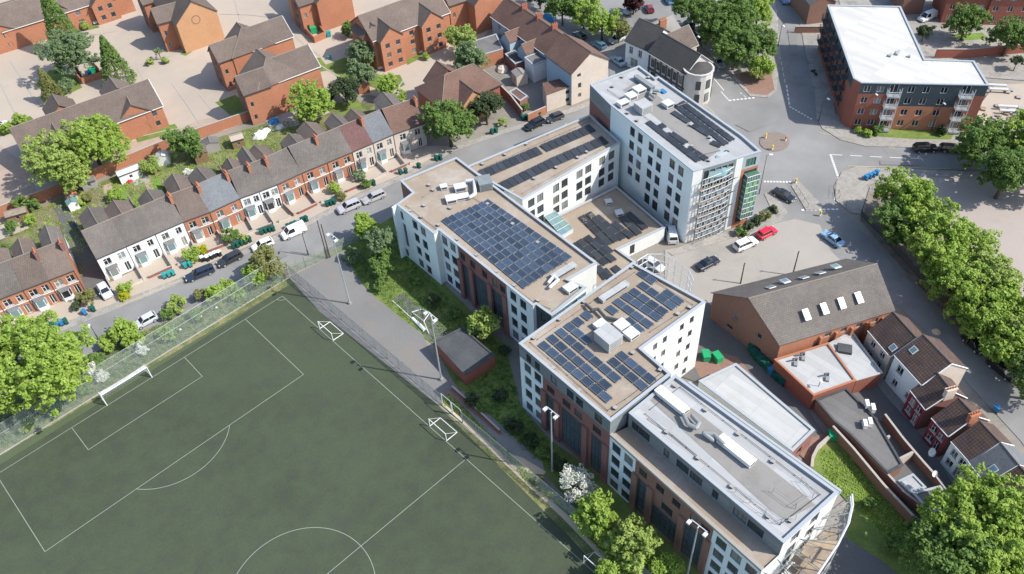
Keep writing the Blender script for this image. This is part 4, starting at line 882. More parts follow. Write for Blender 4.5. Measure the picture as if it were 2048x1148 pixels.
def chimney(root,x,y,ang,z0,z1,m='brick_orange',lx=.55,ly=1.5,pots=4):
    mb=MB(); mb.obox(x,y,ang,lx,ly,z0,z1); mb.obox(x,y,ang,lx+.12,ly+.12,z1,z1+.14); c=mb.build('chimney',m,root)
    for k in range(pots):
        o=(k-(pots-1)/2)*ly/pots; px,py=x-math.sin(ang)*o,y+math.cos(ang)*o
        mb=MB(); mb.bar((px,py,z1+.14),(px,py,z1+.5),.12,7,.09); mb.build('pot','terracotta',c)
def skylight(root,ro,p,d,z,slope,w=.8,l=1.1,side=1,m='glass_roof',open_=0):
    "p on the roof plane; side=+1 front slope"
    s=math.atan(slope); up=(d[1]*-side,-d[0]*-side); nx=(d[1]*side,-d[0]*side)
    def T(a,b,h): 
        return (p[0]+d[0]*a+up[0]*(b*math.cos(s)-h*math.sin(s)*1),p[1]+d[1]*a+up[1]*(b*math.cos(s)-h*math.sin(s)),z+b*math.sin(s)+h*math.cos(s))
    mb=MB(); h=.2+open_
    V=[T(-w/2,-l/2,.13),T(w/2,-l/2,.13),T(w/2,l/2,.13),T(-w/2,l/2,.13)]; U_=[T(-w/2,-l/2,h),T(w/2,-l/2,h),T(w/2,l/2,.24),T(-w/2,l/2,.24)]
    if side<0: V=V[::-1]; U_=U_[::-1]
    for i in range(4): mb.quad(V[i],V[(i+1)%4],U_[(i+1)%4],U_[i])
    mb.face(U_); f=mb.build('skylight','upvc',root)
    mb=MB(); k=.09; U2=[T(-w/2+k,-l/2+k,h+.015),T(w/2-k,-l/2+k,h+.015),T(w/2-k,l/2-k,.255),T(-w/2+k,l/2-k,.255)]
    mb.face(U2 if side>0 else U2[::-1]); mb.build('pane',m,f)
# ---- the long terrace on the left street: every house a thing
HP=[(193,519),(367,444),(440,417),(480,397),(519,383),(555,369),(604,346),(655,325),(705,304),(787,269),(850,247)]
W5=[G(*q,5) for q in HP]
terr=[]  # (a,b,wall,roof,label,style details)
def lerp_n(a,b,n): return [(lerp(a,b,i/n),lerp(a,b,(i+1)/n)) for i in range(n)]
segs=lerp_n(W5[0],W5[1],3)+[(W5[1],lerp(W5[1],W5[2],.72)),(lerp(W5[1],W5[2],.72),W5[3])]+[(W5[3],W5[4]),(W5[4],W5[5]),(W5[5],W5[6]),(W5[6],W5[7]),(W5[7],W5[8]),(W5[8],lerp(W5[8],W5[9],.5)),(lerp(W5[8],W5[9],.5),W5[9]),(W5[9],W5[10])]
spec=[('render_house','tile_grey','white rendered end house of the long terrace, beside the driveway'),
('render_house','tile_grey','white rendered terrace house next to the white end house'),
('render_house','tile_grey','white rendered terrace house touching the first brick one'),
('brick_orange','tile_brown','brick terrace house under the patched brown roof, white bay beside the white houses'),
('brick_orange','tile_slate','brick terrace house under the smooth blue-grey slate roof'),
('render_house','tile_grey','whiter terrace house with glass porch, left of a pair of white fronts'),
('render_house','tile_grey','white front with arched doorway, behind the parked white van'),
('brick_orange','tile_grey','brick terrace house with white door behind a small square lawn'),
('brick_orange','tile_grey','brick terrace house with white painted bands above low garden walls'),
('brick_orange','tile_grey','brick terrace house with three upper windows beside the maroon roof'),
('render_cream','tile_maroon','cream terrace house under the maroon tiled roof'),
('render_cream','tile_slate','cream terrace house under the grey slate roof with a lawn in front'),
('render_cream','tile_redbrown','cream house at the tree end of the terrace, partly in shade')]
chim={3:1,4:0,2:0,5:0,6:1,8:1,10:1,12:1}
def terrace_house(a,b,wm,rm,label,i,n,depth=8.8,ze=5.0,zr=8.1,bay=True,chm='brick_orange',rear=True,group='houses of the long terrace'):
    d=norm2(b[0]-a[0],b[1]-a[1]); L=dist(a,b); t=thing('terraced_house',label,'house',(*lerp(a,b,.5),0),group)
    nrm=(d[1],-d[0]); r0=(a[0]-nrm[0]*depth/2,a[1]-nrm[1]*depth/2); r1=(b[0]-nrm[0]*depth/2,b[1]-nrm[1]*depth/2)
    fw=[(L*.27,3.05,1.25,1.35),(L*.74,3.05,1.0 if i%3 else 1.25,1.35)]
    if L<3.2: fw=[(L*.5,3.05,1.25,1.35)]
    dr=L*.78
    fw.append((dr,.15,.85,2.0,'flat',1))
    if not bay: fw.append((L*.3,.95,1.6,1.4))
    ov=.02
    A,B,C,D,dd,ro=gbody(t,r0,r1,zr+.02*(i%3),ze,depth,wm,rm,front=fw,back=[(L*.3,3,1,1.3),(L*.7,.6,1.2,1.6)],over=ov,walls=(1,1 if i==n-1 else 0,1,1 if i==0 else 0))
    if bay and L>3.4:
        c=off(a,d,L*.3,0); w=1.9; p=.6
        mb=MB(); P=[off(c,d,-w/2,0),off(c,d,-w/2+.35,p),off(c,d,w/2-.35,p),off(c,d,w/2,0)]
        mb.prism(ccw(P),0,.8); by=mb.build('bay','render_house' if wm!='brick_orange' else 'upvc',t)
        mb=MB(); mb.prism(ccw(P),2.15,2.3); mb.build('bay_lintel','upvc',by); mb=MB(); mb.prism(ccw([lerp(lerp(P[0],P[3],.5),q,.96) for q in P]),.8,2.15); mb.build('bay_glazing','glass_roof' if i%3 else 'glass_house',by)
        mb=MB(); q=[off(c,d,-w/2-.1,-.0),off(c,d,-w/2+.3,p+.12),off(c,d,w/2-.3,p+.12),off(c,d,w/2+.1,0)]
        top=[(*off(c,d,-w/2,0),2.75),(*off(c,d,w/2,0),2.75)]; mb.face([(*q[0],2.31),(*q[1],2.31),top[0]]); mb.face([(*q[1],2.31),(*q[2],2.31),top[1],top[0]]); mb.face([(*q[2],2.31),(*q[3],2.31),top[1]]); mb.build('bay_roof','tile_slate' if i%2 else 'felt_grey',by)
        for qq in P: mb=MB(); mb.bar((*qq,.8),(*qq,2.15),.06,4); mb.build('bay_mullion','upvc',by)
    if wm=='brick_orange':
        mb=MB()
        for z in (2.62,): mb.prism(ccw([off(a,d,.02,0.002),off(a,d,L-.02,0.002),off(a,d,L-.02,.05),off(a,d,.02,.05)]),z,z+.16)
        mb.build('string_course','render_house',t)
    mb=MB(); p=off(b,d,-.06,.06); mb.bar((*p,0.05),(*p,5.0),.05,5); mb.build('downpipe','metal_dark',t)
    if i in chim or rear=='c':
        p=off(r1,d,-.05,.9); chimney(t,p[0],p[1],math.atan2(d[1],d[0]),zr-1.0,zr+.62,chm,.5,1.25)
    if rear and L>3.2:
        w=min(L*.86,4.3); f=.42 if i%2 else .58; c=off(r0,d,L*f,-depth/2); e=off(c,d,0,-5.4+(i%3)*.9)
        gbody(t,off(c,d,0,2.5),e,5.35,4.1,w,'brick_orange' if i%3 else 'render_house','tile_brown' if i%2 else 'tile_grey',end1=[(w/2,.8,1.2,1.2)],front=[(3.4,.6,.8,1.9)],over=.12,walls=(1,1,1,0),nm='rear_wing_')
    return t
for i,((a,b),(wm,rm,lb)) in enumerate(zip(segs,spec)): terrace_house(a,b,wm,rm,lb,i,len(spec))
for i,(a_,b_) in enumerate(segs[:11]):
    d=norm2(b_[0]-a_[0],b_[1]-a_[1]); e=-(19.5 if i<5 else 17.5 if i<7 else 14); P=[off(a_,d,.1,-9.2),off(b_,d,-.1,-9.2),off(b_,d,-.1,e),off(a_,d,.1,e)]
    patch('garden_plot',P,.012,['scrub','paving','lawn_bright','dirt','lawn','concrete','scrub','paving','lawn_bright','dirt','lawn'][i],world=True)
# left-hand terrace, cut by the frame
LB=G(148,541,5); LA=G(50,579,5); dL=norm2(LB[0]-LA[0],LB[1]-LA[1]); Ls=[off(LB,dL,-k*4.0) for k in range(6)]
for k,(wm,rm,lb) in enumerate([('brick_orange','tile_brown','brick end house with red door facing the driveway, left terrace'),('brick_orange','tile_brown','brick house with white upper window, second from the driveway'),('brick_orange','tile_grey','brick house under greenish grey tiles behind the first chimney stack'),('brick_orange','tile_grey','white porched brick house above the big street tree'),('brick_orange','tile_grey','brick house mostly hidden by the frame edge, left terrace')]):
    chim[100]=0
    terrace_house(Ls[k+1],Ls[k],wm,rm,lb,0 if k==4 else (12 if k==0 else 1),13,depth=8.9,chm='brick_dark',rear='c' if k==1 else True,group='houses of the left terrace')
# ---- estate of red and buff brick blocks
def wing(root,pL,pR,ze,zr,back,wm,rm='tile_brown',wins=(),front_px=True,left=(),nm='wing_',endm=None,z0=0,right=()):
    a=G(*pL) if front_px else pL; b=G(*pR) if front_px else pR; d=norm2(b[0]-a[0],b[1]-a[1]); w=dist(a,b); m=lerp(a,b,.5)
    return gbody(root,off(m,d,0,-back),m,zr,ze,w,wm,rm,end1=[(x*w,*y) for x,*y in wins],front=right,back=left,nm=nm,style='grey',endm=endm,z0=z0)
def mainb(root,bpx,L,ze,zr,w,wm='brick_orange',rm='tile_brown',front=(),ang=171,hip0=False,hip1=False,end1=()):
    d=(math.cos(math.radians(ang)),math.sin(math.radians(ang))); B=G(*bpx,ze); r1=off(B,d,0,-w/2); r0=off(r1,d,-L)
    return gbody(root,r0,r1,zr,ze,w,wm,rm,front=front,end1=end1,end0=(),style='grey',verge='upvc',hip0=hip0,hip1=hip1)
W2=[(.3,.9,1.1,1.2),(.72,.9,1.1,1.2),(.3,3.2,1.1,1.2),(.72,3.2,1.1,1.2)]
W3=[(f,z,1.1,1.15) for f in (.28,.75) for z in (.8,3.0,5.2)]
t=thing('apartment_house','long two storey orange brick block below the conifers, small gables at the rear','house',(*G(200,270),0))
A_=mainb(t,(323,211),27,5,8.5,10.2,front=[(x,z,1.2,1.2) for x in (2,14,17,25) for z in (.9,3.2)])
wing(t,(257,281),(318,261),5,7.4,7,'brick_orange',wins=W2); d=A_[4]
for s_ in (6.5,): wing(t,off(A_[1],d,-23,1.2),off(A_[1],d,-17,1.2),5,7.4,7,'brick_orange',wins=W2,front_px=False,nm='second_wing_')
for px in ((219,155),(105,189)):
    r1=G(*px,7.3); r0=off(r1,d,0,5); gbody(t,r0,r1,7.3,5,5.6,'brick_orange','tile_brown',nm='rear_gable_')
t=thing('apartment_house','orange brick block at the left frame edge under pale grey-brown tiles','house',(*G(30,100),0))
mainb(t,(82,35),26,5,8.6,10.3,front=[(x,z,1.2,1.2) for x in (22.5,) for z in (.9,3.2)]+[(25,3.2,1,1)]); wing(t,(-22,116),(46,95),5,7.6,7,'brick_orange',wins=W2)
t=thing('apartment_house','block with one buff and one orange gable behind the tall conifer','house',(*G(200,45),0))
mainb(t,(258,-16),30,5,8.6,10.3,front=[(x,z,1.2,1.2) for x in (11,14,17) for z in (.9,3.2)]); wing(t,(199,51),(244,36),5,7.4,7,'brick_orange',wins=W2); wing(t,(118,62),(156,58),5,7.2,7,'brick_buff',wins=[(.72,3.2,1.1,1.2),(.7,.1,1.1,2.1)],nm='second_wing_')
t=thing('apartment_house','tall buff gable block with a brick ring set in its wall','house',(*G(400,95),0))
R_=wing(t,(373,107),(451,79),7.3,11.3,16,'brick_buff','tile_brown',wins=(),nm='main_')
c=lerp(R_[1],R_[2],.5); dn=R_[4]; mb=MB()
for k in range(20):
    t0,t1=2*math.pi*k/20,2*math.pi*(k+1)/20; cc=lerp(R_[1],R_[2],.47); e=norm2(R_[2][0]-R_[1][0],R_[2][1]-R_[1][1]); o=(e[1]*.03,-e[0]*.03)
    Q_=lambda r,tt:(cc[0]+o[0]+e[0]*r*math.cos(tt),cc[1]+o[1]+e[1]*r*math.cos(tt),6.9+r*math.sin(tt))
    mb.quad(Q_(.85,t0),Q_(.85,t1),Q_(1.05,t1),Q_(1.05,t0))
mb.build('brick_ring','brick_brown',t)
def west(root,apx,bpx,z,w,m='brick_brown',ze=7.3):  # end wall in darker brick than the front: its shade is painted in
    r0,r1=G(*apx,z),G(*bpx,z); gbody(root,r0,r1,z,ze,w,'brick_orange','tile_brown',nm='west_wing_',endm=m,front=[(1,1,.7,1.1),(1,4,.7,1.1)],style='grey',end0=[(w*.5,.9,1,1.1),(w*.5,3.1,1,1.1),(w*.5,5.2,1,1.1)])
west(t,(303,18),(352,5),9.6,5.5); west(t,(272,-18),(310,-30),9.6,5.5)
for lb,base,wa,wb,rr0,rr1,far in (('rear one of two staggered brick blocks with cross roofs, shaded west wing',(480,145),(420,91),(471,73),(474,46),(496,68),(560,52)),('nearer of two staggered orange brick blocks beside the driveway',(560,215),(471,154),(524,136),(514,99),(548,129),(612,112))):
    t=thing('apartment_house',lb,'house',(*G(*base),0))
    a=G(*rr0,10.9); b=G(*rr1,10.9); d=(-D171[1],D171[0]); d=(-d[0],-d[1])
    d=norm2(b[0]-a[0],b[1]-a[1]); gbody(t,a,off(b,d,.5),10.9,7.3,9.5,'brick_orange','tile_brown',nm='main_',style='grey',hip1=True,back=[(2,5,1,1.2),(4,5,1,1.2)])
    m=off(b,d,-3.8); e=off(m,D171,0); gbody(t,e,off(m,D171,9.2),10.2,7.3,8.4,'brick_orange','tile_brown',nm='east_wing_',style='grey',verge='upvc')
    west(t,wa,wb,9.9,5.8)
t=thing('apartment_house','orange brick gable block behind the bin store, narrow buff front at its side','house',(*G(680,60),0))
wing(t,(646,64),(712,41),7.3,11.0,16,'brick_orange',nm='main_'); west(t,(584,-16),(640,-34),9.6,5.5); wing(t,(606,62),(616,59),7.0,8.0,8,'brick_buff',nm='stair_')
t=thing('apartment_house','three storey orange brick block with two front gables and cars tucked between','house',(*G(820,110),0))
mainb(t,(898,24),19.5,7.3,10.9,10.3,front=[(x,z,1.1,1.1) for x in (1.5,9.5) for z in (.8,3,5.2)])
wing(t,(771,144),(814,127),7.3,9.8,8,'brick_orange',wins=W3); wing(t,(851,112),(893,95),7.3,9.8,8,'brick_orange',wins=W3,nm='second_wing_')
r1=G(722,31,9.6); d=D171; r0=off(r1,d,0,5); gbody(t,r0,r1,9.6,7.3,5.6,'brick_orange','tile_brown',nm='rear_gable_')
t=thing('apartment_house','plain orange gable block at the top centre beside the brown terrace','house',(*G(980,60),0))
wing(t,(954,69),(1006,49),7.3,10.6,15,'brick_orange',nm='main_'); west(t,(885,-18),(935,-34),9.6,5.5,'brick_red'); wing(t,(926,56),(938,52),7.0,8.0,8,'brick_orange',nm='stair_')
t=thing('detached_house','buff brick house under a red-brown hipped roof behind the street trees','house',(*G(920,205),0))
r0,r1=G(880,155,8.4),G(950,126,8.4); d=norm2(r1[0]-r0[0],r1[1]-r0[1])
gbody(t,off(r0,d,-3),off(r1,d,2.5),8.4,5,9.6,'brick_red','tile_redbrown',hip0=True,hip1=True,over=.4,style='grey'); ap=G(946,181,7.2); gbody(t,off(ap,d,0,-5),ap,7.2,5,5.0,'brick_buff','tile_redbrown',nm='porch_wing_',style='grey')
ap=G(874,123,8.0); gbody(t,off(ap,d,0,4),ap,8.0,5,7,'brick_red','tile_redbrown',nm='rear_wing_')
# ---- church hall with roof lights and its flat annexes
t=thing('hall','large brick hall with a broad grey-brown roof and white roof lights','hall',(*G(1560,700),0))
ze=5.5; Aq,Bq,Dq,Cq=G(1561,689,ze),G(1786,621,ze),G(1427,586,ze),G(1690,520,ze); zr=9.7
def quadhouse(t,A,B,C,D,ze,zr,wm,rm,wf,we0,style='grey',over=.3):
    r0,r1=lerp(A,D,.5),lerp(B,C,.5); LA,LD=dist(A,B),dist(D,A)
    facade(t,A,B,0,ze,wm,wf,style); facade(t,C,D,0,ze,wm,(),style); LB=dist(B,C)
    facade(t,B,C,0,ze,wm,(),style,name='gable_wall',top=[(0,ze),(LB/2,zr-.02),(LB,ze)]); facade(t,D,A,0,ze,'brick_brown',we0,style,name='gable_wall',top=[(0,ze),(LD/2,zr-.02),(LD,ze)])
    P=[lerp(lerp(A,C,.5),q,1.03) for q in (A,B,C,D)]; r0=lerp(P[0],P[3],.5); r1=lerp(P[1],P[2],.5); zo=ze-.1; mb=MB()
    for q in ((P[0],P[1],r1,r0),(P[2],P[3],r0,r1)):
        zz=(zo,zo,zr,zr); mb.quad(*[(*p,z+.15) for p,z in zip(q,zz)]); mb.quad((*q[0],zo),(*q[1],zo),(*q[1],zo+.15),(*q[0],zo+.15)); mb.quad((*q[1],zo),(*q[2],zr),(*q[2],zr+.15),(*q[1],zo+.15)); mb.quad((*q[3],zr),(*q[0],zo),(*q[0],zo+.15),(*q[3],zr+.15))
    ro=mb.build('roof',rm,t); mb=MB(); mb.bar((*r0,zr+.15),(*r1,zr+.15),.1,4); mb.build('ridge_tiles','ridge_tile',ro); return r0,r1,ro
LA=dist(Aq,Bq)
r0,r1,ro=quadhouse(t,Aq,Bq,Cq,Dq,ze,zr,'brick_orange','tile_grey',[(f*LA,3.9,1.1,1.0) for f in (.43,.57,.71,.85)],[(4,.9,1.3,.8),(4.8,3.4,.9,1.1),(9.4,3.4,.9,1.1),(9.6,.9,1.3,.8)])
d=norm2(Bq[0]-Aq[0],Bq[1]-Aq[1]); w=abs((Aq[0]-r0[0])*d[1]-(Aq[1]-r0[1])*d[0]); sl=(zr-ze)/w
for i,(u,v) in enumerate([(1613,626),(1649,614),(1684,603),(1718,592)]):
    p=G(u,v,8.0); skylight(t,ro,p,d,7.62+.0,sl,.95,1.7,1,'glass_roof',.12 if i in(0,1,3) else 0)
for i,(u,v) in enumerate([(1540,583),(1570,571),(1606,563),(1639,554),(1671,541)]):
    p=G(u,v,7.9); dist_r=abs((p[0]-r0[0])*d[1]-(p[1]-r0[1])*d[0]); skylight(t,ro,p,d,zr-dist_r*sl+.0,sl,1.1,1.3,-1,'glass_roof',.35 if i in(1,4) else 0)
for f in (.36,.5,.64,.78,.92): 
    mb=MB(); q=off(Aq,d,LA*f,.0); mb.prism(ccw([off(q,d,-.2,.003),off(q,d,.2,.003),off(q,d,.2,.45),off(q,d,-.2,.45)]),0,4.6); mb.build('buttress','brick_orange',t)
def flat(name,label,cat,px,z,wm,rm,par=.15,cop='coping',wins=None):
    P=ccw(GP(px,z)); c=(sum(p[0] for p in P)/len(P),sum(p[1] for p in P)/len(P),0); t=thing(name,label,cat,c)
    for i in range(len(P)): facade(t,P[i],P[(i+1)%len(P)],0,z,wm,(wins or {}).get(i,()))
    flat_roof(t,P,z,rm,par,.2,cop); return t,P
flat('annex','flat annex of the brick hall with a stained white roof','extension',[(1549,719),(1627,791),(1712,761),(1656,686)],3.3,'brick_red','membrane_pale',cop='brick_orange')
t,P=flat('annex','shaded pale flat roof between the white annex and the terrace','extension',[(1658,687),(1704,662),(1726,694),(1765,746),(1713,761)],3.2,'brick_red','membrane_pale',.08,cop='membrane')
x,y=G(1688,701,3); mb=MB(); mb.obox(x,y,math.radians(120),2.0,1.6,3.12,3.6); o=mb.build('lantern','felt_dark',t)
flat('outbuilding','long grey felt roofed outbuilding south of the white annex','extension',[(1632,800),(1692,776),(1751,836),(1806,930),(1776,947),(1700,868),(1668,842)],2.3,'brick_brown','felt_grey',cop='felt_dark')
flat('shed','small pale grey flat roof in the yard beside the brick wall','outbuilding',[(1797,962),(1826,948),(1852,975),(1822,985)],2.3,'render_cream','membrane',.08)
flat('shed','grey flat roof with an orange brick chimney stump at the end of the yards','outbuilding',[(1825,986),(1880,972),(1912,1010),(1862,1026)],2.4,'brick_dark','felt_grey',.08)
flat('brick_store','small slate roofed brick store between the hard court and the long block','outbuilding',[(868,683),(930,749),(989,710),(925,655)],2.7,'brick_red','felt_dark',.05,'felt_dark')
# ---- right-hand terrace, both slopes seen
def rt(label,a,b,zr,ze,w,wm,rm,chimn=None,sky=(),endm=None,front=None,walls=(1,1,1,1),cm='brick_orange',seam=.0):
    r0,r1=G(*a,zr),G(*b,zr); d=norm2(r1[0]-r0[0],r1[1]-r0[1]); L=dist(r0,r1); t=thing('terraced_house',label,'house',(*lerp(r0,r1,.5),0),'houses of the right terrace')
    fw=front or [(L*.3,ze-1.9,1.0,1.2),(L*.72,ze-1.9,1.0,1.2),(L*.3,.9,1.1,1.2),(L*.72,.3,.9,1.9)]
    A,B,C,D,dd,ro=gbody(t,r0,r1,zr,ze,w,wm,rm,front=fw,back=[(L*.3,ze-1.9,1,1.2),(L*.7,ze-1.9,1,1.2),(L*.3,.8,1.4,1.2)],over=.06,verge='upvc',endm=endm,walls=walls)
    s=(zr-ze)/(w/2)
    for f,g in sky: skylight(t,ro,off(r0,d,L*f,w/2*g),d,zr-w/2*g*s,s,.9,1.0,1)
    for f in chimn or (): p=off(r0,d,L*f,.3); chimney(t,p[0],p[1],math.atan2(d[1],d[0]),zr-1.4,zr+.6,cm,.55,1.5,4)
    return t
rt('cream terrace house nearest the hall, dark pantiles and one skylight',(1786,625),(1832,676),7.6,5,6.6,'render_cream','tile_pan',sky=[(.85,.75)])
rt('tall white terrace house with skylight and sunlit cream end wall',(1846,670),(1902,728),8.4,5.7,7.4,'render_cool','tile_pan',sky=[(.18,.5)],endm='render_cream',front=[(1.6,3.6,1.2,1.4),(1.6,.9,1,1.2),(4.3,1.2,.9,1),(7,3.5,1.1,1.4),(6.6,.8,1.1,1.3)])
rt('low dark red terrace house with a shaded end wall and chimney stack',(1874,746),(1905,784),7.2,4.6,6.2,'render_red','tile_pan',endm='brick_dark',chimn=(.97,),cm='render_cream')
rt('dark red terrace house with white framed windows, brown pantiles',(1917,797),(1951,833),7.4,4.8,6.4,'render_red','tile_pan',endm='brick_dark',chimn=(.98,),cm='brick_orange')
rt('pale blue-white terrace house with pantiles above the satellite dishes',(1959,843),(1999,885),7.5,4.9,6.6,'render_cool','tile_pan')
rt('terrace house with smooth grey slate roof south of the pantiled ones',(2000,886),(2036,930),7.5,4.9,6.8,'render_cream','tile_slate',sky=[(.7,.6)])
rt('terrace house with brown pantiles at the right frame edge',(2037,931),(2100,1000),7.5,4.9,6.8,'render_cream','tile_pan')
# ---- brown-roofed row and cream gable house near the top
t=thing('terraced_house','long brown-roofed row with back walls tinted blue as shade beside the shaded street','house',(*G(1060,90),0))
A0,B0=G(1003,46,5.2),G(1101,114,5.2); d=norm2(B0[0]-A0[0],B0[1]-A0[1]); w=8.2; gbody(t,off(off(A0,d,-4),d,0,-w/2),off(B0,d,0,-w/2),8.3,5.2,w,'render_shaded_blue','tile_redbrown',front=[(x,z,1,1.2) for x in (3,6,9,12,15,18) for z in (.9,3.2)],verge='upvc')
Lr=dist(off(A0,d,-4),B0)
for f in (.3,.55,.8): p=off(off(A0,d,-4),d,Lr*f,-w/2-.3); chimney(t,p[0],p[1],math.atan2(d[1],d[0]),7.4,9.2,'brick_red',.55,1.4,3)
for f in (.42,.7): p=off(off(A0,d,-4),d,Lr*f,-.5); gbody(t,off(p,d,0,-.6),off(p,d,0,3.2),6.0,4.4,3.4,'render_shaded_blue','tile_redbrown',nm='rear_wing_',end1=[(1.7,.9,1,1.1)],over=.12)
t=thing('terraced_house','three storey house with a cream gable end facing the tall block','house',(*G(1180,200),0))
pL,pR=G(1143,211),G(1217,118,7.5); R_=wing(t,pL,pR,7.5,10.6,9,'render_shaded_blue','tile_redbrown',wins=[(.22,1.2,.8,1.0),(.22,3.4,.8,1.2),(.2,6.0,.9,.8),(.45,7.3,.4,.4)],front_px=False,endm='render_cream',nm='main_'); 
t,P=flat('extension','low brown-roofed extension with orange and cream walls below the cream gable','extension',[(1085,167),(1093,190),(1142,172),(1124,157)],4.1,'render_cream','tile_redbrown',.0,'tile_redbrown',wins={1:[(5,.8,.9,.8),(5,2.6,.9,.8)]})
t,P=flat('extension','white walled extension with pale flat roof behind the brown row','extension',[(1049,115),(1067,131),(1099,118),(1078,104)],4.2,'render_house','felt_grey',.05)
flat('extension','grey felt roof of the workshop beside the small light green tree','extension',[(945,83),(958,112),(1006,98),(992,68)],3.2,'brick_orange','felt_grey',.05)
flat('extension','narrow brown roofed outhouse in the yards of the brown row','extension',[(1010,108),(1030,128),(1052,120),(1030,100)],2.6,'brick_dark','tile_dark',.05)
flat('shed','small dark roofed shed by the orange yard wall','outbuilding',[(1018,184),(1040,202),(1055,192),(1032,176)],2.2,'brick_dark','tile_redbrown',.03)
# ---- pub and its neighbour
t=thing('terraced_house','slate roofed house with pale upper wall left of the corner pub','house',(*G(1270,130),0))
A0,B0=G(1252,80,6),G(1299,101,6); d=norm2(B0[0]-A0[0],B0[1]-A0[1]); w=8.5
gbody(t,off(A0,d,0,-w/2),off(B0,d,0,-w/2),9.2,6,w,'render_house','tile_dark',front=[(1.5,3.4,1,1.6),(4,3.4,1,1.6),(2.5,.5,2,2)]); 
t=thing('pub','corner pub with rounded end, stone-white walls and dark painted pilasters','pub',(*G(1380,190),0))
A0,B0=G(1298,104,6.6),G(1372,148,6.6); d=norm2(B0[0]-A0[0],B0[1]-A0[1]); L=dist(A0,B0); w=7.0
gbody(t,off(A0,d,0,-w/2),off(B0,d,0,-w/2),9.6,6.6,w,'stone','tile_dark',front=[(L*f,3.7,1.0,1.9) for f in (.12,.27,.42,.57,.72,.87)]+[(L*f,.6,1.5,2.0) for f in (.15,.38,.62,.85)],verge='stone',style='dark')
mb=MB(); 
for f in (.03,.2,.35,.5,.65,.8,.95): q=off(A0,d,L*f,0); mb.prism(ccw([off(q,d,-.18,.004),off(q,d,.18,.004),off(q,d,.18,.16),off(q,d,-.18,.16)]),0,6.4)
q0,q1=off(A0,d,.1,.004),off(A0,d,L-.1,.004); mb2=MB(); mb2.prism(ccw([q0,q1,off(q1,d,0,.2),off(q0,d,0,.2)]),2.9,3.3); mb2.build('fascia','metal_dark',t); mb.build('pilasters','metal_dark',t,label='dark painted pilasters'); 
cc=off(B0,d,.4,-3.0); mb=MB(); P=[(cc[0]+3.0*math.cos(k*math.pi/8),cc[1]+3.0*math.sin(k*math.pi/8)) for k in range(16)]; mb.prism(P,0,6.9); mb.build('rounded_corner','stone',t)
mb=MB(); mb.prism([(cc[0]+3.15*math.cos(k*math.pi/8),cc[1]+3.15*math.sin(k*math.pi/8)) for k in range(16)],6.9,7.15); mb.build('cornice','stone',t); mb=MB(); P_=[(cc[0]+2.8*math.cos(k*math.pi/8),cc[1]+2.8*math.sin(k*math.pi/8)) for k in range(16)]
for k in range(16): mb.face([(*P_[k],7.16),(*P_[(k+1)%16],7.16),(cc[0],cc[1],8.3)])
mb.build('turret_roof','tile_dark',t)
for k in range(5):
    an=math.radians(40+k*42); c_,s_=math.cos(an),math.sin(an); q=(cc[0]+3.02*c_,cc[1]+3.02*s_)
    for z,h in ((3.8,1.9),(.8,1.9)): mb=MB(); mb.obox(q[0],q[1],an,.12,1.0,z,z+h); mb.build('window','glass',t)
t=thing('terraced_house','brown roofed wing behind the pub with white coping walls','house',(*G(1350,110),0))
A0=G(1325,92,6); d2=norm2(G(1360,76,6)[0]-A0[0],G(1360,76,6)[1]-A0[1]); gbody(t,A0,off(A0,d2,7),8.2,5.2,6.5,'render_cream','tile_brown',verge='stone')
t=thing('terraced_house','small house with pale stone roof and brick chimney behind the pub','house',(*G(1330,60),0))
A0=G(1302,52,7); gbody(t,A0,off(A0,d2,6),7.4,5.4,6,'stone','membrane_walk'); p=G(1324,62,6); chimney(t,p[0],p[1],1.2,4,8.6,'brick_orange',.7,1.6,3)
# ---- flats with the white roof
FP=[(1655,10),(1707,157),(1723,166),(1978,171),(1948,122),(1850,119),(1801,13)]
P=GP(FP,10.2); P=ccw(P); FL=thing('apartment_block','four storey brick flats with a large white L-shaped roof and lattice balconies','building',(*P[2],0))
a,b=P[0],P[1]; L=dist(a,b); facade(FL,a,b,8,10.2,'clad_dark',[(s,8.3,1,1.3) for s in [2+3.6*k for k in range(int(L/3.6))]]); facade(FL,a,b,0,8,'brick_red',[(s,z,1.1,1.4) for s in [2+3.6*k for k in range(int(L/3.6))] for z in (.8,3.2,5.6)])
facade(FL,P[1],P[2],0,10.2,'brick_red')
a,b=P[2],P[3]; L=dist(a,b); F=[.06,.165,.41,.53,.67]; row=lambda z,fs,f0=0:[((f-f0)*L,z,1.25,1.3,'flat') for f in fs]
facade(FL,a,b,7.9,10.2,'clad_dark',row(8.3,F)+[(.27*L,8.1,1.6,1.9,'flat'),(.84*L,8.1,1.6,1.9,'flat')])
A1,B1=lerp(a,b,.33),lerp(a,b,.79)
facade(FL,a,A1,0,7.9,'brick_red',row(5.8,F[:2])+row(3.3,F[:2])+row(.9,F[:2])+[(.27*L,z,1.6,1.9,'flat') for z in (5.5,3.0,.4)])
facade(FL,A1,B1,5.4,7.9,'clad_dark',row(5.8,F[2:],.33)); facade(FL,A1,B1,0,5.4,'brick_orange',row(3.3,F[2:],.33)+row(.9,F[2:],.33))
facade(FL,B1,b,0,7.9,'brick_red',[(.05*L,z,1.6,1.9,'flat') for z in (5.5,3.0,.4)])
for i in range(3,7): facade(FL,P[i],P[(i+1)%7],0,10.2,'brick_orange',[(2,z,1.1,1.3) for z in (.9,3.3,5.8,8.3)])
flat_roof(FL,P,10.2,'membrane_white',.12,.3,'coping')
d=norm2(b[0]-a[0],b[1]-a[1])
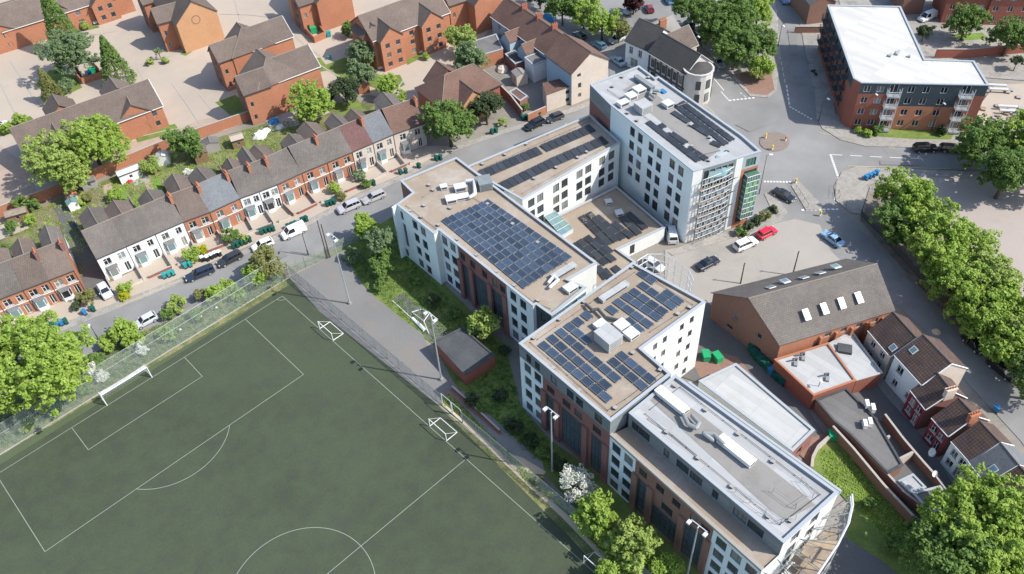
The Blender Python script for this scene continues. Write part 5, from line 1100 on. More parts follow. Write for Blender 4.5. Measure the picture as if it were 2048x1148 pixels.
def balcony(root,a,d,s,z,w=2.2,p=1.3,rm='metal_light',dm='metal'):
    q=off(a,d,s,0); bm=MB(); bm.prism(ccw([off(q,d,-w/2,.01),off(q,d,w/2,.01),off(q,d,w/2,p),off(q,d,-w/2,p)]),z-.15,z); bo=bm.build('balcony',dm,root); m=MB()
    c=[off(q,d,-w/2,.02),off(q,d,-w/2,p),off(q,d,w/2,p),off(q,d,w/2,.02)]
    for u_,v_ in zip(c,c[1:]):
        for k in range(7): r_=lerp(u_,v_,k/6); m.bar((*r_,z),(*r_,z+1.1),.025)
        m.bar((*u_,z+1.1),(*v_,z+1.1),.04)
    m.build('railing',rm,bo)
for s in (.27,.84):
    for z in (.45,3.0,5.5,8.0): balcony(FL,a,d,s*L,z)
    mb=MB(); 
    for e in (-1.1,1.1): q=off(a,d,s*L+e,1.3); mb.bar((*q,0),(*q,10.0),.06)
    mb.build('balcony_posts','metal_light',FL)
a2,b2=P[0],P[1]; d2=norm2(b2[0]-a2[0],b2[1]-a2[1]); L2=dist(a2,b2)
for s in [2.5+3.6*k for k in range(int(L2/3.6))]:
    for z in (3.1,5.5,7.9): balcony(FL,a2,d2,s,z,2.0,1.0,'metal_dark','clad_dark')
for w_,u,v,l in (('long',1795,107,1.6),('medium',1780,112,.9),('smallest',1818,114,.5)): plant('roof_vent','%s grey vent on the white roof of the flats'%w_,'roof vent',u,v,10.1,l,.5,.4,'metal',10,kind='none')
# ---- buildings at the top edge right
t=thing('brick_building','brown brick building at the top edge between the road and the white-roofed flats','building',(*G(1620,45),0)); P=[G(1612,50),G(1655,49)]; wing(t,(1612,50),(1662,44),5,7,10,'brick_brown','felt_grey',nm='main_')
t=thing('house','gabled brown brick house at the top edge behind the flats','house',(*G(1820,20),0)); wing(t,(1800,30),(1842,28),5,7.5,9,'brick_brown','tile_brown',nm='main_')
for lb,base,L_ in (('red brick flats at the top right edge, left wing',(1880,46),9),('red brick flats in the top right corner behind the small tree',(1965,50),22)):
    t=thing('apartment_block',lb,'building',(*G(*base),0)); a=G(*base); d=(math.cos(math.radians(128)),math.sin(math.radians(128))); b=off(a,d,L_); r0,r1=off(a,d,0,-4.5),off(b,d,0,-4.5)
    gbody(t,r0,r1,11,8,9,'brick_red','tile_brown',front=[(s,z,1.2,1.2) for s in [1.5+3*k for k in range(int(L_/3))] for z in (.9,3.3,5.8)],style='flat')
# ------------------------------------------------------------------ trees, shrubs
def leaf_mesh(name, centres, radii, n_per, size, matname, rng, flat=1.0):
    "many leaf-sized faces gathered in clumps"
    C0=np.asarray(centres,float); Rr=np.asarray(radii,float); k=len(C0); n=k*n_per
    c=np.repeat(C0,n_per,0); r=np.repeat(Rr,n_per)
    v=rng.normal(size=(n,3)); v/=np.linalg.norm(v,axis=1,keepdims=True)
    rad=r*rng.uniform(0.35,1.05,n)**0.6; pos=c+v*rad[:,None]*np.array([1,1,flat])
    nrm=v*0.55+rng.normal(size=(n,3))*0.42+np.array([-.15,.25,0.75]); nrm/=np.linalg.norm(nrm,axis=1,keepdims=True)
    t=np.cross(nrm,rng.normal(size=(n,3))); t/=np.linalg.norm(t,axis=1,keepdims=True); b=np.cross(nrm,t)
    s=size*rng.uniform(0.6,1.3,n)[:,None]
    V=np.stack([pos-t*s*.5,pos+b*s*.36,pos+t*s*.5,pos-b*s*.36],1).reshape(-1,3)
    me=bpy.data.meshes.new(name); me.vertices.add(len(V)); me.vertices.foreach_set('co',V.ravel())
    me.loops.add(4*n); me.loops.foreach_set('vertex_index',np.arange(4*n)); me.polygons.add(n)
    me.polygons.foreach_set('loop_start',np.arange(0,4*n,4)); me.polygons.foreach_set('loop_total',np.full(n,4))
    me.update(calc_edges=True); me.materials.append(MATS[matname]); return me
def tree(label,u,v,rpx,leaf,H=None,cat='tree',name='tree',group=None,shape='round',dens=1.0,ry=1.0,size=None,trunk=True,lift=None,seed=None):
    "u,v: photo pixel of the crown centre; rpx crown radius in photo pixels"
    rng=np.random.default_rng(seed if seed is not None else int(u*7+v*13))
    r=rpx*mpp(u,v,4)*(1.10 if rpx>20 else 1.05); 
    if shape=='conifer':
        H=H or r*3.2; x,y=u,v; x,y=G(u,v,H*.42)
    else:
        zc=(lift if lift is not None else (r*.85+ (1.0 if trunk else .0))); x,y=G(u,v,zc)
    t=thing(name,label,cat,(x,y,0),group)
    size=size or (0.40 if r>2.2 else 0.30)
    if shape=='conifer':
        m=int(60*r*H/4*dens); cs=[];rs=[]
        for i in range(m):
            f=rng.uniform(0,1)**0.8; z=.4+f*(H-.6); rr=r*(1-f)**0.9*rng.uniform(.72,1.0)+.05; a=rng.uniform(0,6.283)
            cs.append((rr*math.cos(a),rr*math.sin(a),z)); rs.append(.28+.16*(1-f))
        me=leaf_mesh('crown',cs,rs,18,.30,leaf,rng,.9)
    else:
        nl=int(rng.integers(7,11)+r*1.6); L=[]
        for i in range(nl):
            a=rng.uniform(0,6.283); q=rng.uniform(.35,.70)*r; L.append((q*math.cos(a)*1.0,q*math.sin(a)*ry,zc+rng.uniform(-.40,.45)*r,r*rng.uniform(.30,.44)))
        L+= [(0,0,zc+.22*r,r*.66),(0,0,zc-.05*r,r*.72),(0,0,zc+.1*r,r*.7)]
        m=int((13*r*r+16)*dens); cs=[];rs=[]
        while len(cs)<m:
            l=L[rng.integers(len(L))]; d=rng.normal(size=3); d/=np.linalg.norm(d); 
            if d[2]<-.55: continue
            k=rng.uniform(.72,1.04) if rng.random()<.85 else rng.uniform(.2,.7); p=np.array(l[:3])+d*l[3]*k
            if p[2]<.25: continue
            cs.append(p); rs.append(rng.uniform(.34,.72)*(1 if r>2 else .6))
        me=leaf_mesh('crown',cs,rs,34,size,leaf,rng,.8)
    o=bpy.data.objects.new('crown',me); COL.objects.link(o); o.parent=t
    if trunk:
        mb=MB(); R0=max(.09,r*.055); top=(H*.9 if shape=='conifer' else zc)
        mb.bar((x,y,0),(x+.1,y,top*.55),R0*1.2,7,R0*.9); mb.bar((x+.1,y,top*.55),(x,y+.1,top),R0*.9,6,R0*.35)
        if shape!='conifer':
            for k in range(5):
                a=k*1.256+rng.uniform(-.4,.4); mb.bar((x+.1*.6,y,top*.5+k*.15),(x+r*.55*math.cos(a),y+r*.55*math.sin(a),zc+r*.15),R0*.5,5,R0*.15)
        mb.build('trunk','bark',t)
    return t
T=tree
T('huge bright green tree at the left edge between street and pitch fence',58,735,98,'leaf_bright')
T('bright lime tree beside the estate wall, left half of a pair',118,318,58,'leaf_lime'); T('mid green tree beside the estate wall, right half of a pair',182,290,52,'leaf_bright',seed=4)
T('round dense green tree behind the brick wall at its middle',372,283,31,'leaf_mid'); T('bright leafy tree behind the terrace beside the big orange gable',622,207,40,'leaf_bright')
T('tall dark conifer at the top left',116,48,28,'leaf_mid',H=17,shape='conifer'); T('broad grey-green tree below the tall conifer',140,108,42,'leaf_grey')
T('narrow pointed conifer beside the small bin enclosure',226,128,28,'leaf_mid',H=12,shape='conifer'); T('smaller pointed conifer at the left of the estate',98,176,20,'leaf_olive',H=8.5,shape='conifer')
T('low silvery shrub under the smaller conifer',130,172,16,'leaf_grey',cat='shrub',name='shrub',trunk=False); T('thin young sapling in the paved court of the estate',317,103,10,'leaf_grey',dens=.35)
T('tall grey-green tree in front of the three storey orange block',722,105,28,'leaf_grey'); T('lower grey-green tree merging with the tall one before the orange block',728,148,26,'leaf_grey',seed=9)
T('dark bush against the orange block end wall',704,58,19,'leaf_mid',cat='bush',name='bush',trunk=False); T('dark spreading bush behind the terrace gardens',690,180,27,'leaf_dark',cat='bush',name='bush'); T('dark shrub left of the spreading bush behind the gardens',664,188,16,'leaf_dark',cat='bush',name='bush',trunk=False)
T('bright bush at the rear of the slate roofed cream house',778,170,22,'leaf_bright',cat='bush',name='bush'); T('bright bush nearest the maroon and slate roofs',800,192,15,'leaf_bright',cat='bush',name='bush',trunk=False)
T('pale lime tree right of the three storey orange block',925,78,29,'leaf_lime',dens=.8); T('grey-green tree below the pale lime tree',942,112,32,'leaf_grey')
T('large mid green tree at the tree end of the long terrace',897,243,52,'leaf_mid'); T('dark purple-green tree between the large green tree and the brick walls',972,215,32,'leaf_dark'); T('small yellow-green bush beside the dark tree',1005,245,9,'leaf_lime',cat='bush',name='bush',trunk=False)
for i,(u,v,r,l,s) in enumerate([(1125,14,32,'leaf_mid','green tree at the top centre above the brown row'),(1168,22,30,'leaf_bright','bright tree second from the left above the brown row'),(1205,42,34,'leaf_bright','bright tree above the parked silver-blue car'),(1238,58,22,'leaf_olive','olive budding tree left of the slate roofed house'),(1268,4,20,'leaf_copper','copper leaved tree at the top edge'),(1080,-14,26,'leaf_dark','dark tree at the very top edge by the brown row')]): T(s,u,v,r,l)
for u,v,r,l,s in [(1392,14,42,'leaf_mid','leftmost dark tree of the clump above the junction'),(1440,55,44,'leaf_mid','dark tree in the middle of the clump above the junction'),(1478,30,44,'leaf_mid','tree at the top of the clump above the junction'),(1518,14,34,'leaf_bright','bright tree at the top right of the clump beside the road'),(1472,96,40,'leaf_mid','green tree low in the clump by the parked grey car'),(1520,82,36,'leaf_mid','green tree on the road side of the clump'),(1523,132,23,'leaf_bright','small bright tree at the tip of the clump over the brick forecourt')]: T(s,u,v,r,l)
T('tree before the red brick flats at the top right',1935,42,31,'leaf_mid'); T('tree beside the back lane at the right edge',2022,70,34,'leaf_mid'); T('small dark tree next to the white roof edge of the flats',1850,62,15,'leaf_dark'); T('small dark tree on the car park right of the flats',2035,122,12,'leaf_dark')
for u,v,r,l,s in [(1962,278,50,'leaf_mid','large tree by the two black parked cars at the right'),(2030,275,50,'leaf_bright','large brighter tree at the right edge below the flats'),(2015,345,50,'leaf_mid','lower tree of the group at the right edge over the park'),(2085,340,48,'leaf_mid','tree beyond the right edge shading the park')]: T(s,u,v,r,l)
hg='row of street trees on the park edge'
for i,(u,v,r,l,s) in enumerate([(1800,390,62,'leaf_bright','first tree of the park row, nearest the junction'),(1838,430,56,'leaf_bright','second tree of the park row, on the park side'),(1790,450,50,'leaf_mid','third tree of the park row, over the light blue car side'),(1868,495,62,'leaf_bright','fourth tree of the park row, beside the pink ground'),(1930,500,50,'leaf_bright','fifth tree of the park row, furthest onto the park'),(1905,560,60,'leaf_bright','sixth tree of the park row, level with the hall roof'),(1970,560,58,'leaf_lime','seventh tree of the park row, lime green'),(1955,625,58,'leaf_bright','eighth tree of the park row, level with the pantile roofs'),(2020,610,54,'leaf_bright','ninth tree of the park row, near the right edge'),(2015,690,58,'leaf_bright','tenth tree of the park row, above the black parked cars'),(2070,680,58,'leaf_lime','last tree of the park row, cut by the right edge'),(2065,760,52,'leaf_mid','tree of the park row below the black cars at the right edge')]): T(s,u+6,v-2,r*.87,l,group=hg)
for u,v,r,l,s in [(1948,1040,84,'leaf_bright','very large bright tree in the bottom right corner'),(2035,1050,74,'leaf_bright','bright tree right of the very large one, cut by the frame'),(1905,1118,62,'leaf_mid','darker tree low at the bottom right'),(2000,1140,66,'leaf_bright','bright tree at the bottom edge under the very large one')]: T(s,u,v,r,l,lift=7)
T('white blossoming tree between the footpath and the southern block',1152,972,36,'leaf_white',dens=.9,size=.26); T('bright tree next to the white blossom below the southern block',1190,1030,46,'leaf_bright'); T('lime tree over the mini goal at the bottom',1262,1092,50,'leaf_lime'); T('bright small tree at the bottom edge by the last floodlight',1328,1130,30,'leaf_bright'); T('tree at the bottom edge right of the mini goal',1225,1150,30,'leaf_bright')
T('lime green tree beside the brick store and the long block',970,650,34,'leaf_lime'); T('bright tree on the street corner by the purple shade of the long block',732,452,25,'leaf_bright',lift=4); T('tall grey-green tree on the lawn by the long block corner',762,478,27,'leaf_grey',lift=6.0); T('lower leafy tree against the tall grey-green one on the lawn',766,524,27,'leaf_mid',lift=3.2); T('grey-green shrub between lawn and fence near the telegraph poles',706,512,19,'leaf_grey',cat='shrub',name='shrub',trunk=False); T('dark shrub on the sunny lawn beside the hard court',766,566,17,'leaf_mid',cat='shrub',name='shrub',trunk=False,dens=.8)
T('yellowish street tree over the white car by the fence corner',528,528,34,'leaf_olive',seed=3); T('green half of the street tree by the fence corner',512,545,24,'leaf_bright')
sh='shrubs on the verge behind the pitch fence'
for i,(u,v,r,l,s) in enumerate([(430,585,20,'leaf_bright','shrub on the verge right of the silver car'),(455,572,18,'leaf_bright','shrub on the verge just left of the street tree'),(402,588,15,'leaf_olive','yellow-brown shrub on the verge'),(355,608,20,'leaf_lime','lime shrub reaching over the kerb above the silver car'),(335,626,15,'leaf_mid','dark shrub beside the silver car behind the fence'),(248,664,25,'leaf_bright','bright shrub on the verge beside the street lamp'),(268,682,20,'leaf_bright','bright shrub just behind the one by the street lamp'),(215,686,18,'leaf_bright','shrub left of the street lamp on the verge'),(332,668,18,'leaf_bright','bright shrub inside the fence band below the silver car'),(190,722,18,'leaf_mid','dark shrub near the big tree on the verge'),(182,738,13,'leaf_white','white flowering shrub on the verge'),(205,752,12,'leaf_white','second white flowering shrub nearer the goal'),(285,700,13,'leaf_white','pale shrub with white stems on the verge'),(165,775,17,'leaf_mid','low green shrub behind the large goal'),(110,812,16,'leaf_mid','low green shrub at the left verge'),(60,850,16,'leaf_lime','low yellowish shrub at the left end of the verge'),(480,590,14,'leaf_bright','small shrub near the right end of the verge'),(390,632,13,'leaf_mid','small dark shrub near the fence posts')]): T(s,u,v,r,l,cat='shrub',name='shrub',group=sh,trunk=False,dens=1.1)
gs='garden shrubs of the terraces'
for u,v,r,l,s in [(383,511,18,'leaf_bright','round green bush in a front garden by the dark cars'),(403,500,10,'leaf_yellow','yellow bush beside the round green one'),(462,470,19,'leaf_mid','dark green bush before the brick houses'),(487,478,10,'leaf_lime','small lime bush right of the dark green one'),(250,578,15,'leaf_bright','green hedge bush at the white end house'),(247,590,11,'leaf_yellow','yellow flowering bush at the kerb by the driveway'),(670,376,13,'leaf_bright','bright bush before the brick houses near the bins'),(680,392,11,'leaf_olive','orange-green bush below the bright one'),(717,350,14,'leaf_grey','grey-green bush in the garden of the maroon house'),(733,368,11,'leaf_mid','green bush beside the grey-green one'),(173,595,18,'leaf_olive','olive bush before the left terrace end house'),(155,610,11,'leaf_dark','dark bush before the left terrace'),(299,331,19,'leaf_lime','lime bush against the estate brick wall'),(230,388,15,'leaf_bright','green shrub in a rear garden beside the lean-to'),(45,408,17,'leaf_mid','bush outside the wall at the left'),(64,408,13,'leaf_mid','second bush outside the wall at the left'),(100,455,12,'leaf_bright','long shrub bed beside the alley'),(118,478,13,'leaf_bright','shrub bed corner beside the alley'),(175,395,11,'leaf_olive','untidy shrubs in a rear garden'),(380,345,10,'leaf_white','pale flowering shrub in a rear garden'),(20,455,13,'leaf_mid','bushy garden corner at the left edge'),(60,440,11,'leaf_bright','shrub between the left rear gardens'),(160,405,9,'leaf_lime','small shrub by the blue box'),(10,500,13,'leaf_mid','shrub behind the left terrace'),(85,640,10,'leaf_grey','thin hedge before the porched house')]: T(s,u,v,r,l,cat='shrub',name='shrub',group=gs,trunk=False)
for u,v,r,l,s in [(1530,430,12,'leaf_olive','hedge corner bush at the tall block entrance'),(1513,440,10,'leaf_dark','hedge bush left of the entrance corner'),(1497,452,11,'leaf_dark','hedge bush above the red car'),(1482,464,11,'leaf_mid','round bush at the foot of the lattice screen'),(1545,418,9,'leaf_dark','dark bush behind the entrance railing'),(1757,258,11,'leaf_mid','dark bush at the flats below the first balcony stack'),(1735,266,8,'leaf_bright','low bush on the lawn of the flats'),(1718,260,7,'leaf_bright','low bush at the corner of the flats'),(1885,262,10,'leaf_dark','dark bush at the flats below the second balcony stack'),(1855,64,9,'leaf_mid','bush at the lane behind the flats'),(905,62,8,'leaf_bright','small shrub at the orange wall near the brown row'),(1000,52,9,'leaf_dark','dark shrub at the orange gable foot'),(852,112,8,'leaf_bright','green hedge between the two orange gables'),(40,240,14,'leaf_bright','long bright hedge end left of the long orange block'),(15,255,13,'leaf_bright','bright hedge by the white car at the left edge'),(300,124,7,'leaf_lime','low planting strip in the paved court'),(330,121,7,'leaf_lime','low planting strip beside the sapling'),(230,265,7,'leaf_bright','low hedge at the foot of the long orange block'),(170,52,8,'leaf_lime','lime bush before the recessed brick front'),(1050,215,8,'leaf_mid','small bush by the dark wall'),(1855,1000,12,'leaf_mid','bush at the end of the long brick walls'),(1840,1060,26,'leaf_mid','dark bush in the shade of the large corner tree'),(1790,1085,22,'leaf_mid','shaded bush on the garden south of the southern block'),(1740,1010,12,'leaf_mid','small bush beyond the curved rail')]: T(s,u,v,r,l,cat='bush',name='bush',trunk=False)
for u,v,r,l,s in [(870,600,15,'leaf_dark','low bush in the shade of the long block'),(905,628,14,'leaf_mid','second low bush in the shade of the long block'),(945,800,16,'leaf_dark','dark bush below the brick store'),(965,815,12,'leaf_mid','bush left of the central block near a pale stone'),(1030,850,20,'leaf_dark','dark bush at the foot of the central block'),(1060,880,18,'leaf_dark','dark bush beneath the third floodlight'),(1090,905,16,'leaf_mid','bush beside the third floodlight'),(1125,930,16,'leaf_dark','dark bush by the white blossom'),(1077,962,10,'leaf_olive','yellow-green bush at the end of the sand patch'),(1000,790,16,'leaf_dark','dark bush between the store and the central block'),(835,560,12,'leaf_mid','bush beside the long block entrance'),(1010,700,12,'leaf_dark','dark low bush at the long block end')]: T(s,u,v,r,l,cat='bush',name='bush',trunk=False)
# grass blades: tufts give the lawns a soft uneven surface
def tufts(name,px,n,leaf,h=.28,seed=1,z=0.05):
    P=ccw(GP(px)); rng=np.random.default_rng(seed); xs=[p[0] for p in P]; ys=[p[1] for p in P]; pts=[]
    def inside(x,y):
        c=False; j=len(P)-1
        for i in range(len(P)):
            if (P[i][1]>y)!=(P[j][1]>y) and x<(P[j][0]-P[i][0])*(y-P[i][1])/(P[j][1]-P[i][1])+P[i][0]: c=not c
            j=i
        return c
    while len(pts)<n:
        x,y=rng.uniform(min(xs),max(xs)),rng.uniform(min(ys),max(ys))
        if inside(x,y): pts.append((x,y,z+rng.uniform(0,h*.4)))
    me=leaf_mesh(name,pts,np.full(n,.32),7,.24,leaf,rng,.45); o=bpy.data.objects.new(name,me); COL.objects.link(o); return tag(o,kind='stuff')
tg=tufts('rough_grass',[(-120,925),(-120,860),(0,805),(150,725),(300,658),(420,606),(560,538),(568,562),(0,900)],2600,'leaf_grey',seed=2); tag(tg,'rough grass and weeds on the verge behind the pitch fence','grass')
tg=tufts('rough_grass',[(880,800),(985,880),(1050,960),(1130,1020),(1240,1148),(1260,1148),(1150,1020),(1040,930),(900,790)],900,'leaf_lime',seed=3); tag(tg,'weedy grass strip along the east pitch fence','grass')
tg=tufts('lawn_grass',[(680,515),(790,470),(880,580),(1010,700),(1040,810),(1100,890),(1180,1000),(1085,935),(935,790),(868,685),(745,585)],2600,'leaf_mid',h=.15,seed=4); tag(tg,'long grass on the lawn below the long block','grass')
tg=tufts('garden_weeds',[(0,450),(100,410),(330,315),(400,290),(600,232),(640,250),(480,330),(190,455),(150,600),(60,470)],1800,'leaf_bright',h=.3,seed=5); tag(tg,'weeds and beds in the rear gardens of the long terrace','plants')
tg=tufts('garden_grass',[(1640,900),(1700,905),(1790,990),(1880,1090),(1780,1090),(1700,1000),(1650,960)],1500,'leaf_bright',h=.15,seed=6); tag(tg,'grass of the garden east of the southern block','grass')
# ------------------------------------------------------------------ vehicles
CARN=[0]
def car(label,rear,front,col,kind='hatch',name='parked_car',group=None,L=None,roofcol=None):
    a,b=G(*rear),G(*front); ang=math.atan2(b[1]-a[1],b[0]-a[0]); c=lerp(a,b,.5)
    Ld,Wd_,Hd={'hatch':(3.9,1.7,1.42),'saloon':(4.3,1.72,1.38),'estate':(4.5,1.74,1.42),'suv':(4.4,1.8,1.62),'van':(4.6,1.85,1.85)}[kind]; L=L or Ld; W=Wd_; H=Hd
    CARN[0]+=1; pm='car_paint_%02d'%CARN[0]; paint(pm,col)
    t=thing(name,label,'van' if kind=='van' else 'car',(*c,.0),group,ang if abs(ang)>1e-6 else 1e-6); 
    h=L/2; belt=.92 if kind not in('suv','van') else 1.05
    prof={'hatch':[(-h,.42,.80),(-h+.06,.30,.98),(-h*.5,.22,belt+.02),(h*.30,.22,belt),(h*.45,.22,belt-.02),(h*.88,.24,.74),(h,.36,.58)],
      'saloon':[(-h,.42,.82),(-h+.08,.30,.92),(-h*.62,.22,belt),(h*.25,.22,belt),(h*.42,.22,belt-.03),(h*.88,.24,.72),(h,.36,.56)],
      'estate':[(-h,.42,.84),(-h+.05,.30,.98),(-h*.5,.22,belt+.03),(h*.30,.22,belt),(h*.45,.22,belt-.02),(h*.88,.24,.74),(h,.36,.58)],
      'suv':[(-h,.48,.95),(-h+.05,.34,1.08),(-h*.5,.28,belt+.03),(h*.30,.28,belt),(h*.48,.28,belt),(h*.90,.30,.90),(h,.40,.70)],
      'van':[(-h,.45,1.0),(-h+.04,.30,1.1),(-h*.5,.25,belt),(h*.4,.25,belt),(h*.60,.25,belt),(h*.93,.28,.85),(h,.38,.6)]}[kind]
    def ring(x,z0,z1,hw):
        m=(z0+z1)/2; return [(x,-hw*.90,z0),(x,hw*.90,z0),(x,hw*.99,z0+.12),(x,hw,m),(x,hw*.95,z1-.07),(x,hw*.80,z1),(x,-hw*.80,z1),(x,-hw*.95,z1-.07),(x,-hw,m),(x,-hw*.99,z0+.12)]
    mb=MB(); hw=W/2; R=[ring(x,z0,z1,hw*(.90 if i in(0,len(prof)-1) else (.97 if i in (1,len(prof)-2) else 1))) for i,(x,z0,z1) in enumerate(prof)]
    for p,q in zip(R,R[1:]):
        n=len(p)
        for i in range(n): j=(i+1)%n; mb.quad(p[i],p[j],q[j],q[i])
    mb.face(R[0][::-1]); mb.face(R[-1]); t['_o']=(0,0,0); mb.build('body',pm,t,smooth=False)
    # glasshouse
    g={'hatch':(-h+.12,-h+.50,h*.14,h*.46),'saloon':(-h*.66,-h*.36,h*.10,h*.42),'estate':(-h+.10,-h+.38,h*.12,h*.46),'suv':(-h+.10,-h+.40,h*.16,h*.48),'van':(-h+.05,-h+.16,h*.36,h*.64)}[kind]
    x0,x1,x2,x3=g; zb=belt-.03; zt=H-.05; wb=hw*.86; wt=hw*.68; mb=MB()
    B=[(x0,-wb,zb),(x3,-wb,zb),(x3,wb,zb),(x0,wb,zb)]; Tt=[(x1,-wt,zt),(x2,-wt,zt),(x2,wt,zt),(x1,wt,zt)]
    for i in range(4): j=(i+1)%4; mb.quad(B[i],B[j],Tt[j],Tt[i])
    mb.build('windows','car_glass',t)
    mb=MB(); e=.03; R1=[(x1-e,-wt-e,zt),(x2+e,-wt-e,zt),(x2+e,wt+e,zt),(x1-e,wt+e,zt)]; R2=[(x1+.08,-wt+.1,H),(x2-.12,-wt+.1,H),(x2-.12,wt-.1,H),(x1+.08,wt-.1,H)]
    for i in range(4): j=(i+1)%4; mb.quad(R1[i],R1[j],R2[j],R2[i])
    mb.face(R2); mb.face(R1[::-1]); mb.build('roof',pm,t)
    mb=MB()
    for s in (-1,1):
        for (xb,xt) in ((x0,x1),(x3,x2)): mb.bar((xb,s*wb,zb),(xt,s*wt,zt),.045,4)
        xm=(x0+x3)/2-.1; mb.bar((xm,s*(wb+.01),zb),(xm,s*(wt+.01),zt),.035,4)
        if kind in('van','estate','suv'): xm=x0*.62; mb.bar((xm,s*(wb+.01),zb),(xm,s*(wt+.01),zt),.05,4)
    mb.build('pillars',pm,t)
    if kind=='van':
        for s in (-1,1):
            mb=MB(); mb.quad(*[(x,s*(wb+.012+(wt-wb)*(z-zb)/(zt-zb)),z) for x,z in ((x0+.1,zb),(-.1,zb),(-.1,zt),(x1+.1,zt))][::s]); mb.build('side_panel',pm,t)
    for sx in (-h*.62,h*.60):
        for s in (-1,1):
            mb=MB(); y=s*(hw-.10); mb.bar((sx,y-.1,.31),(sx,y+.1,.31),.32,12); wl=mb.build('wheel','rubber',t)
            mb=MB(); mb.bar((sx,y+s*.09,.31),(sx,y+s*.115,.31),.20,10); mb.build('rim','metal',wl)
    for s in (-1,1):
        mb=MB(); mb.box(h-.16,h+.01,s*hw*.62-.16,s*hw*.62+.16,.56,.70) ; mb.build('headlight','lamp_glass',t)
        mb=MB(); mb.box(-h-.01,-h+.10,s*hw*.70-.11,s*hw*.70+.11,.66,.88); mb.build('tail_light','red_paint',t)
        mb=MB(); mb.box(x3-.42,x3-.22,s*(hw+.06)-.07,s*(hw+.06)+.07,belt-.05,belt+.10); mb.build('mirror',pm,t)
    mb=MB(); mb.box(h-.01,h+.015,-.26,.26,.40,.50); mb.build('number_plate','upvc',t)
    return t
WHT=(.72,.72,.72); SIL=(.42,.43,.44); BLK=(.012,.013,.016); NAV=(.012,.022,.045)
gl='cars parked along the left street'
car('white people carrier parked by the teal bins',(611,458),(566,478),(.75,.75,.75),'van',group=gl)
car('white hatchback half under the yellowish street tree',(548,485),(505,503),WHT,'hatch',group=gl)
car('silver SUV with dark roof glass, left of the silver estate',(717,411),(680,426),(.42,.41,.43),'suv',group=gl)
car('silver estate behind the silver SUV near the long block',(767,391),(729,407),(.38,.37,.37),'estate',group=gl)
car('dark grey car between the street tree and the navy estate',(482,512),(440,533),(.03,.033,.036),'estate',group=gl)
car('long navy estate by the black and white bins',(430,540),(372,563),(.02,.03,.055),'estate',L=5.0,group=gl)
car('silver-white car on the driveway beside the white end house',(203,573),(221,600),(.55,.58,.62),'hatch')
car('silver car behind the verge shrubs and pitch fence',(312,636),(274,656),(.5,.52,.56),'hatch',group=gl)
car('black car with pale roof rails parked behind the link block',(1087,245),(1052,262),BLK,'suv',group=gl); car('dark grey car right of the black one behind the link block',(1126,233),(1092,246),(.04,.042,.045),'hatch',group=gl)
car('silver-blue car in the shade beside the cream gable',(1249,136),(1224,117),(.32,.38,.45),'saloon'); car('dark teal car under the trees above the cream gable',(1172,84),(1146,66),(.03,.06,.07),'hatch'); car('white car by the fence left of the slate roofed house',(1247,77),(1219,88),(.6,.6,.6),'hatch')
car('blue car parked in deep shade near the cream gable',(1208,100),(1187,88),(.06,.16,.24),'hatch')
car('dark red car at the top by the copper tree',(1304,32),(1292,10),(.20,.02,.03),'hatch'); car('bright blue car at the top edge beyond the red one',(1345,14),(1330,-6),(.08,.25,.45),'hatch'); car('pale car near the copper tree',(1272,20),(1250,30),(.45,.47,.5),'hatch')
car('dark teal car parked under the tree clump',(1370,45),(1388,68),(.03,.06,.07),'hatch'); car('black car under the tree clump behind the lamp',(1380,70),(1402,92),BLK,'hatch')
car('grey saloon at the kerb near the brick forecourt',(1424,118),(1446,140),(.22,.235,.25),'saloon'); car('blue car in the shaded road at the top edge',(1562,-6),(1574,12),(.10,.2,.35),'hatch')
car('black car waiting beside the traffic island',(1546,384),(1588,406),(.012,.016,.02),'saloon',name='car'); car('red car parked at the kerb by the hedge',(1513,480),(1552,460),(.55,.008,.03),'hatch'); car('white car parked behind the red one',(1470,502),(1510,484),(.75,.75,.75),'suv'); car('dark blue car on the pale apron by the lattice canopy',(1396,541),(1434,521),NAV,'saloon')
car('light blue car driving in the tree shade',(1683,496),(1645,468),(.22,.38,.55),'saloon',name='car')
car('black car parked at the kerb below the flats',(1824,302),(1874,300),BLK,'suv'); car('black car in front of the other one below the large tree',(1880,300),(1926,304),(.018,.018,.02),'estate')
car('white van beside the corner of the tall block',(1345,486),(1340,460),(.62,.64,.66),'van'); car('silver car beneath the curved lattice canopy',(1285,520),(1330,548),(.5,.52,.54),'hatch')
car('black car parked outside the tall white terrace house',(1930,676),(1962,708),BLK,'hatch'); car('black car nearer the right edge outside the right terrace',(1978,724),(2026,764),(.012,.012,.015),'estate')
car('white car tucked in the first gap of the three storey block',(752,118),(768,145),(.6,.62,.66),'hatch'); car('white car tucked in the second gap of the three storey block',(833,88),(848,112),(.6,.62,.66),'hatch')
car('white car in the shaded corner at the top left',(186,34),(197,52),(.62,.63,.65),'hatch'); car('white car cut by the left frame edge',(-14,262),(14,250),(.66,.67,.68),'hatch'); car('dark blue car behind the buff gable at the top left',(246,2),(256,22),NAV,'hatch')
car('white car behind the flats at the top right',(1866,34),(1840,44),(.7,.7,.7),'van'); car('blue-white car in the lane right behind the flats',(1838,14),(1822,0),(.4,.5,.62),'hatch')
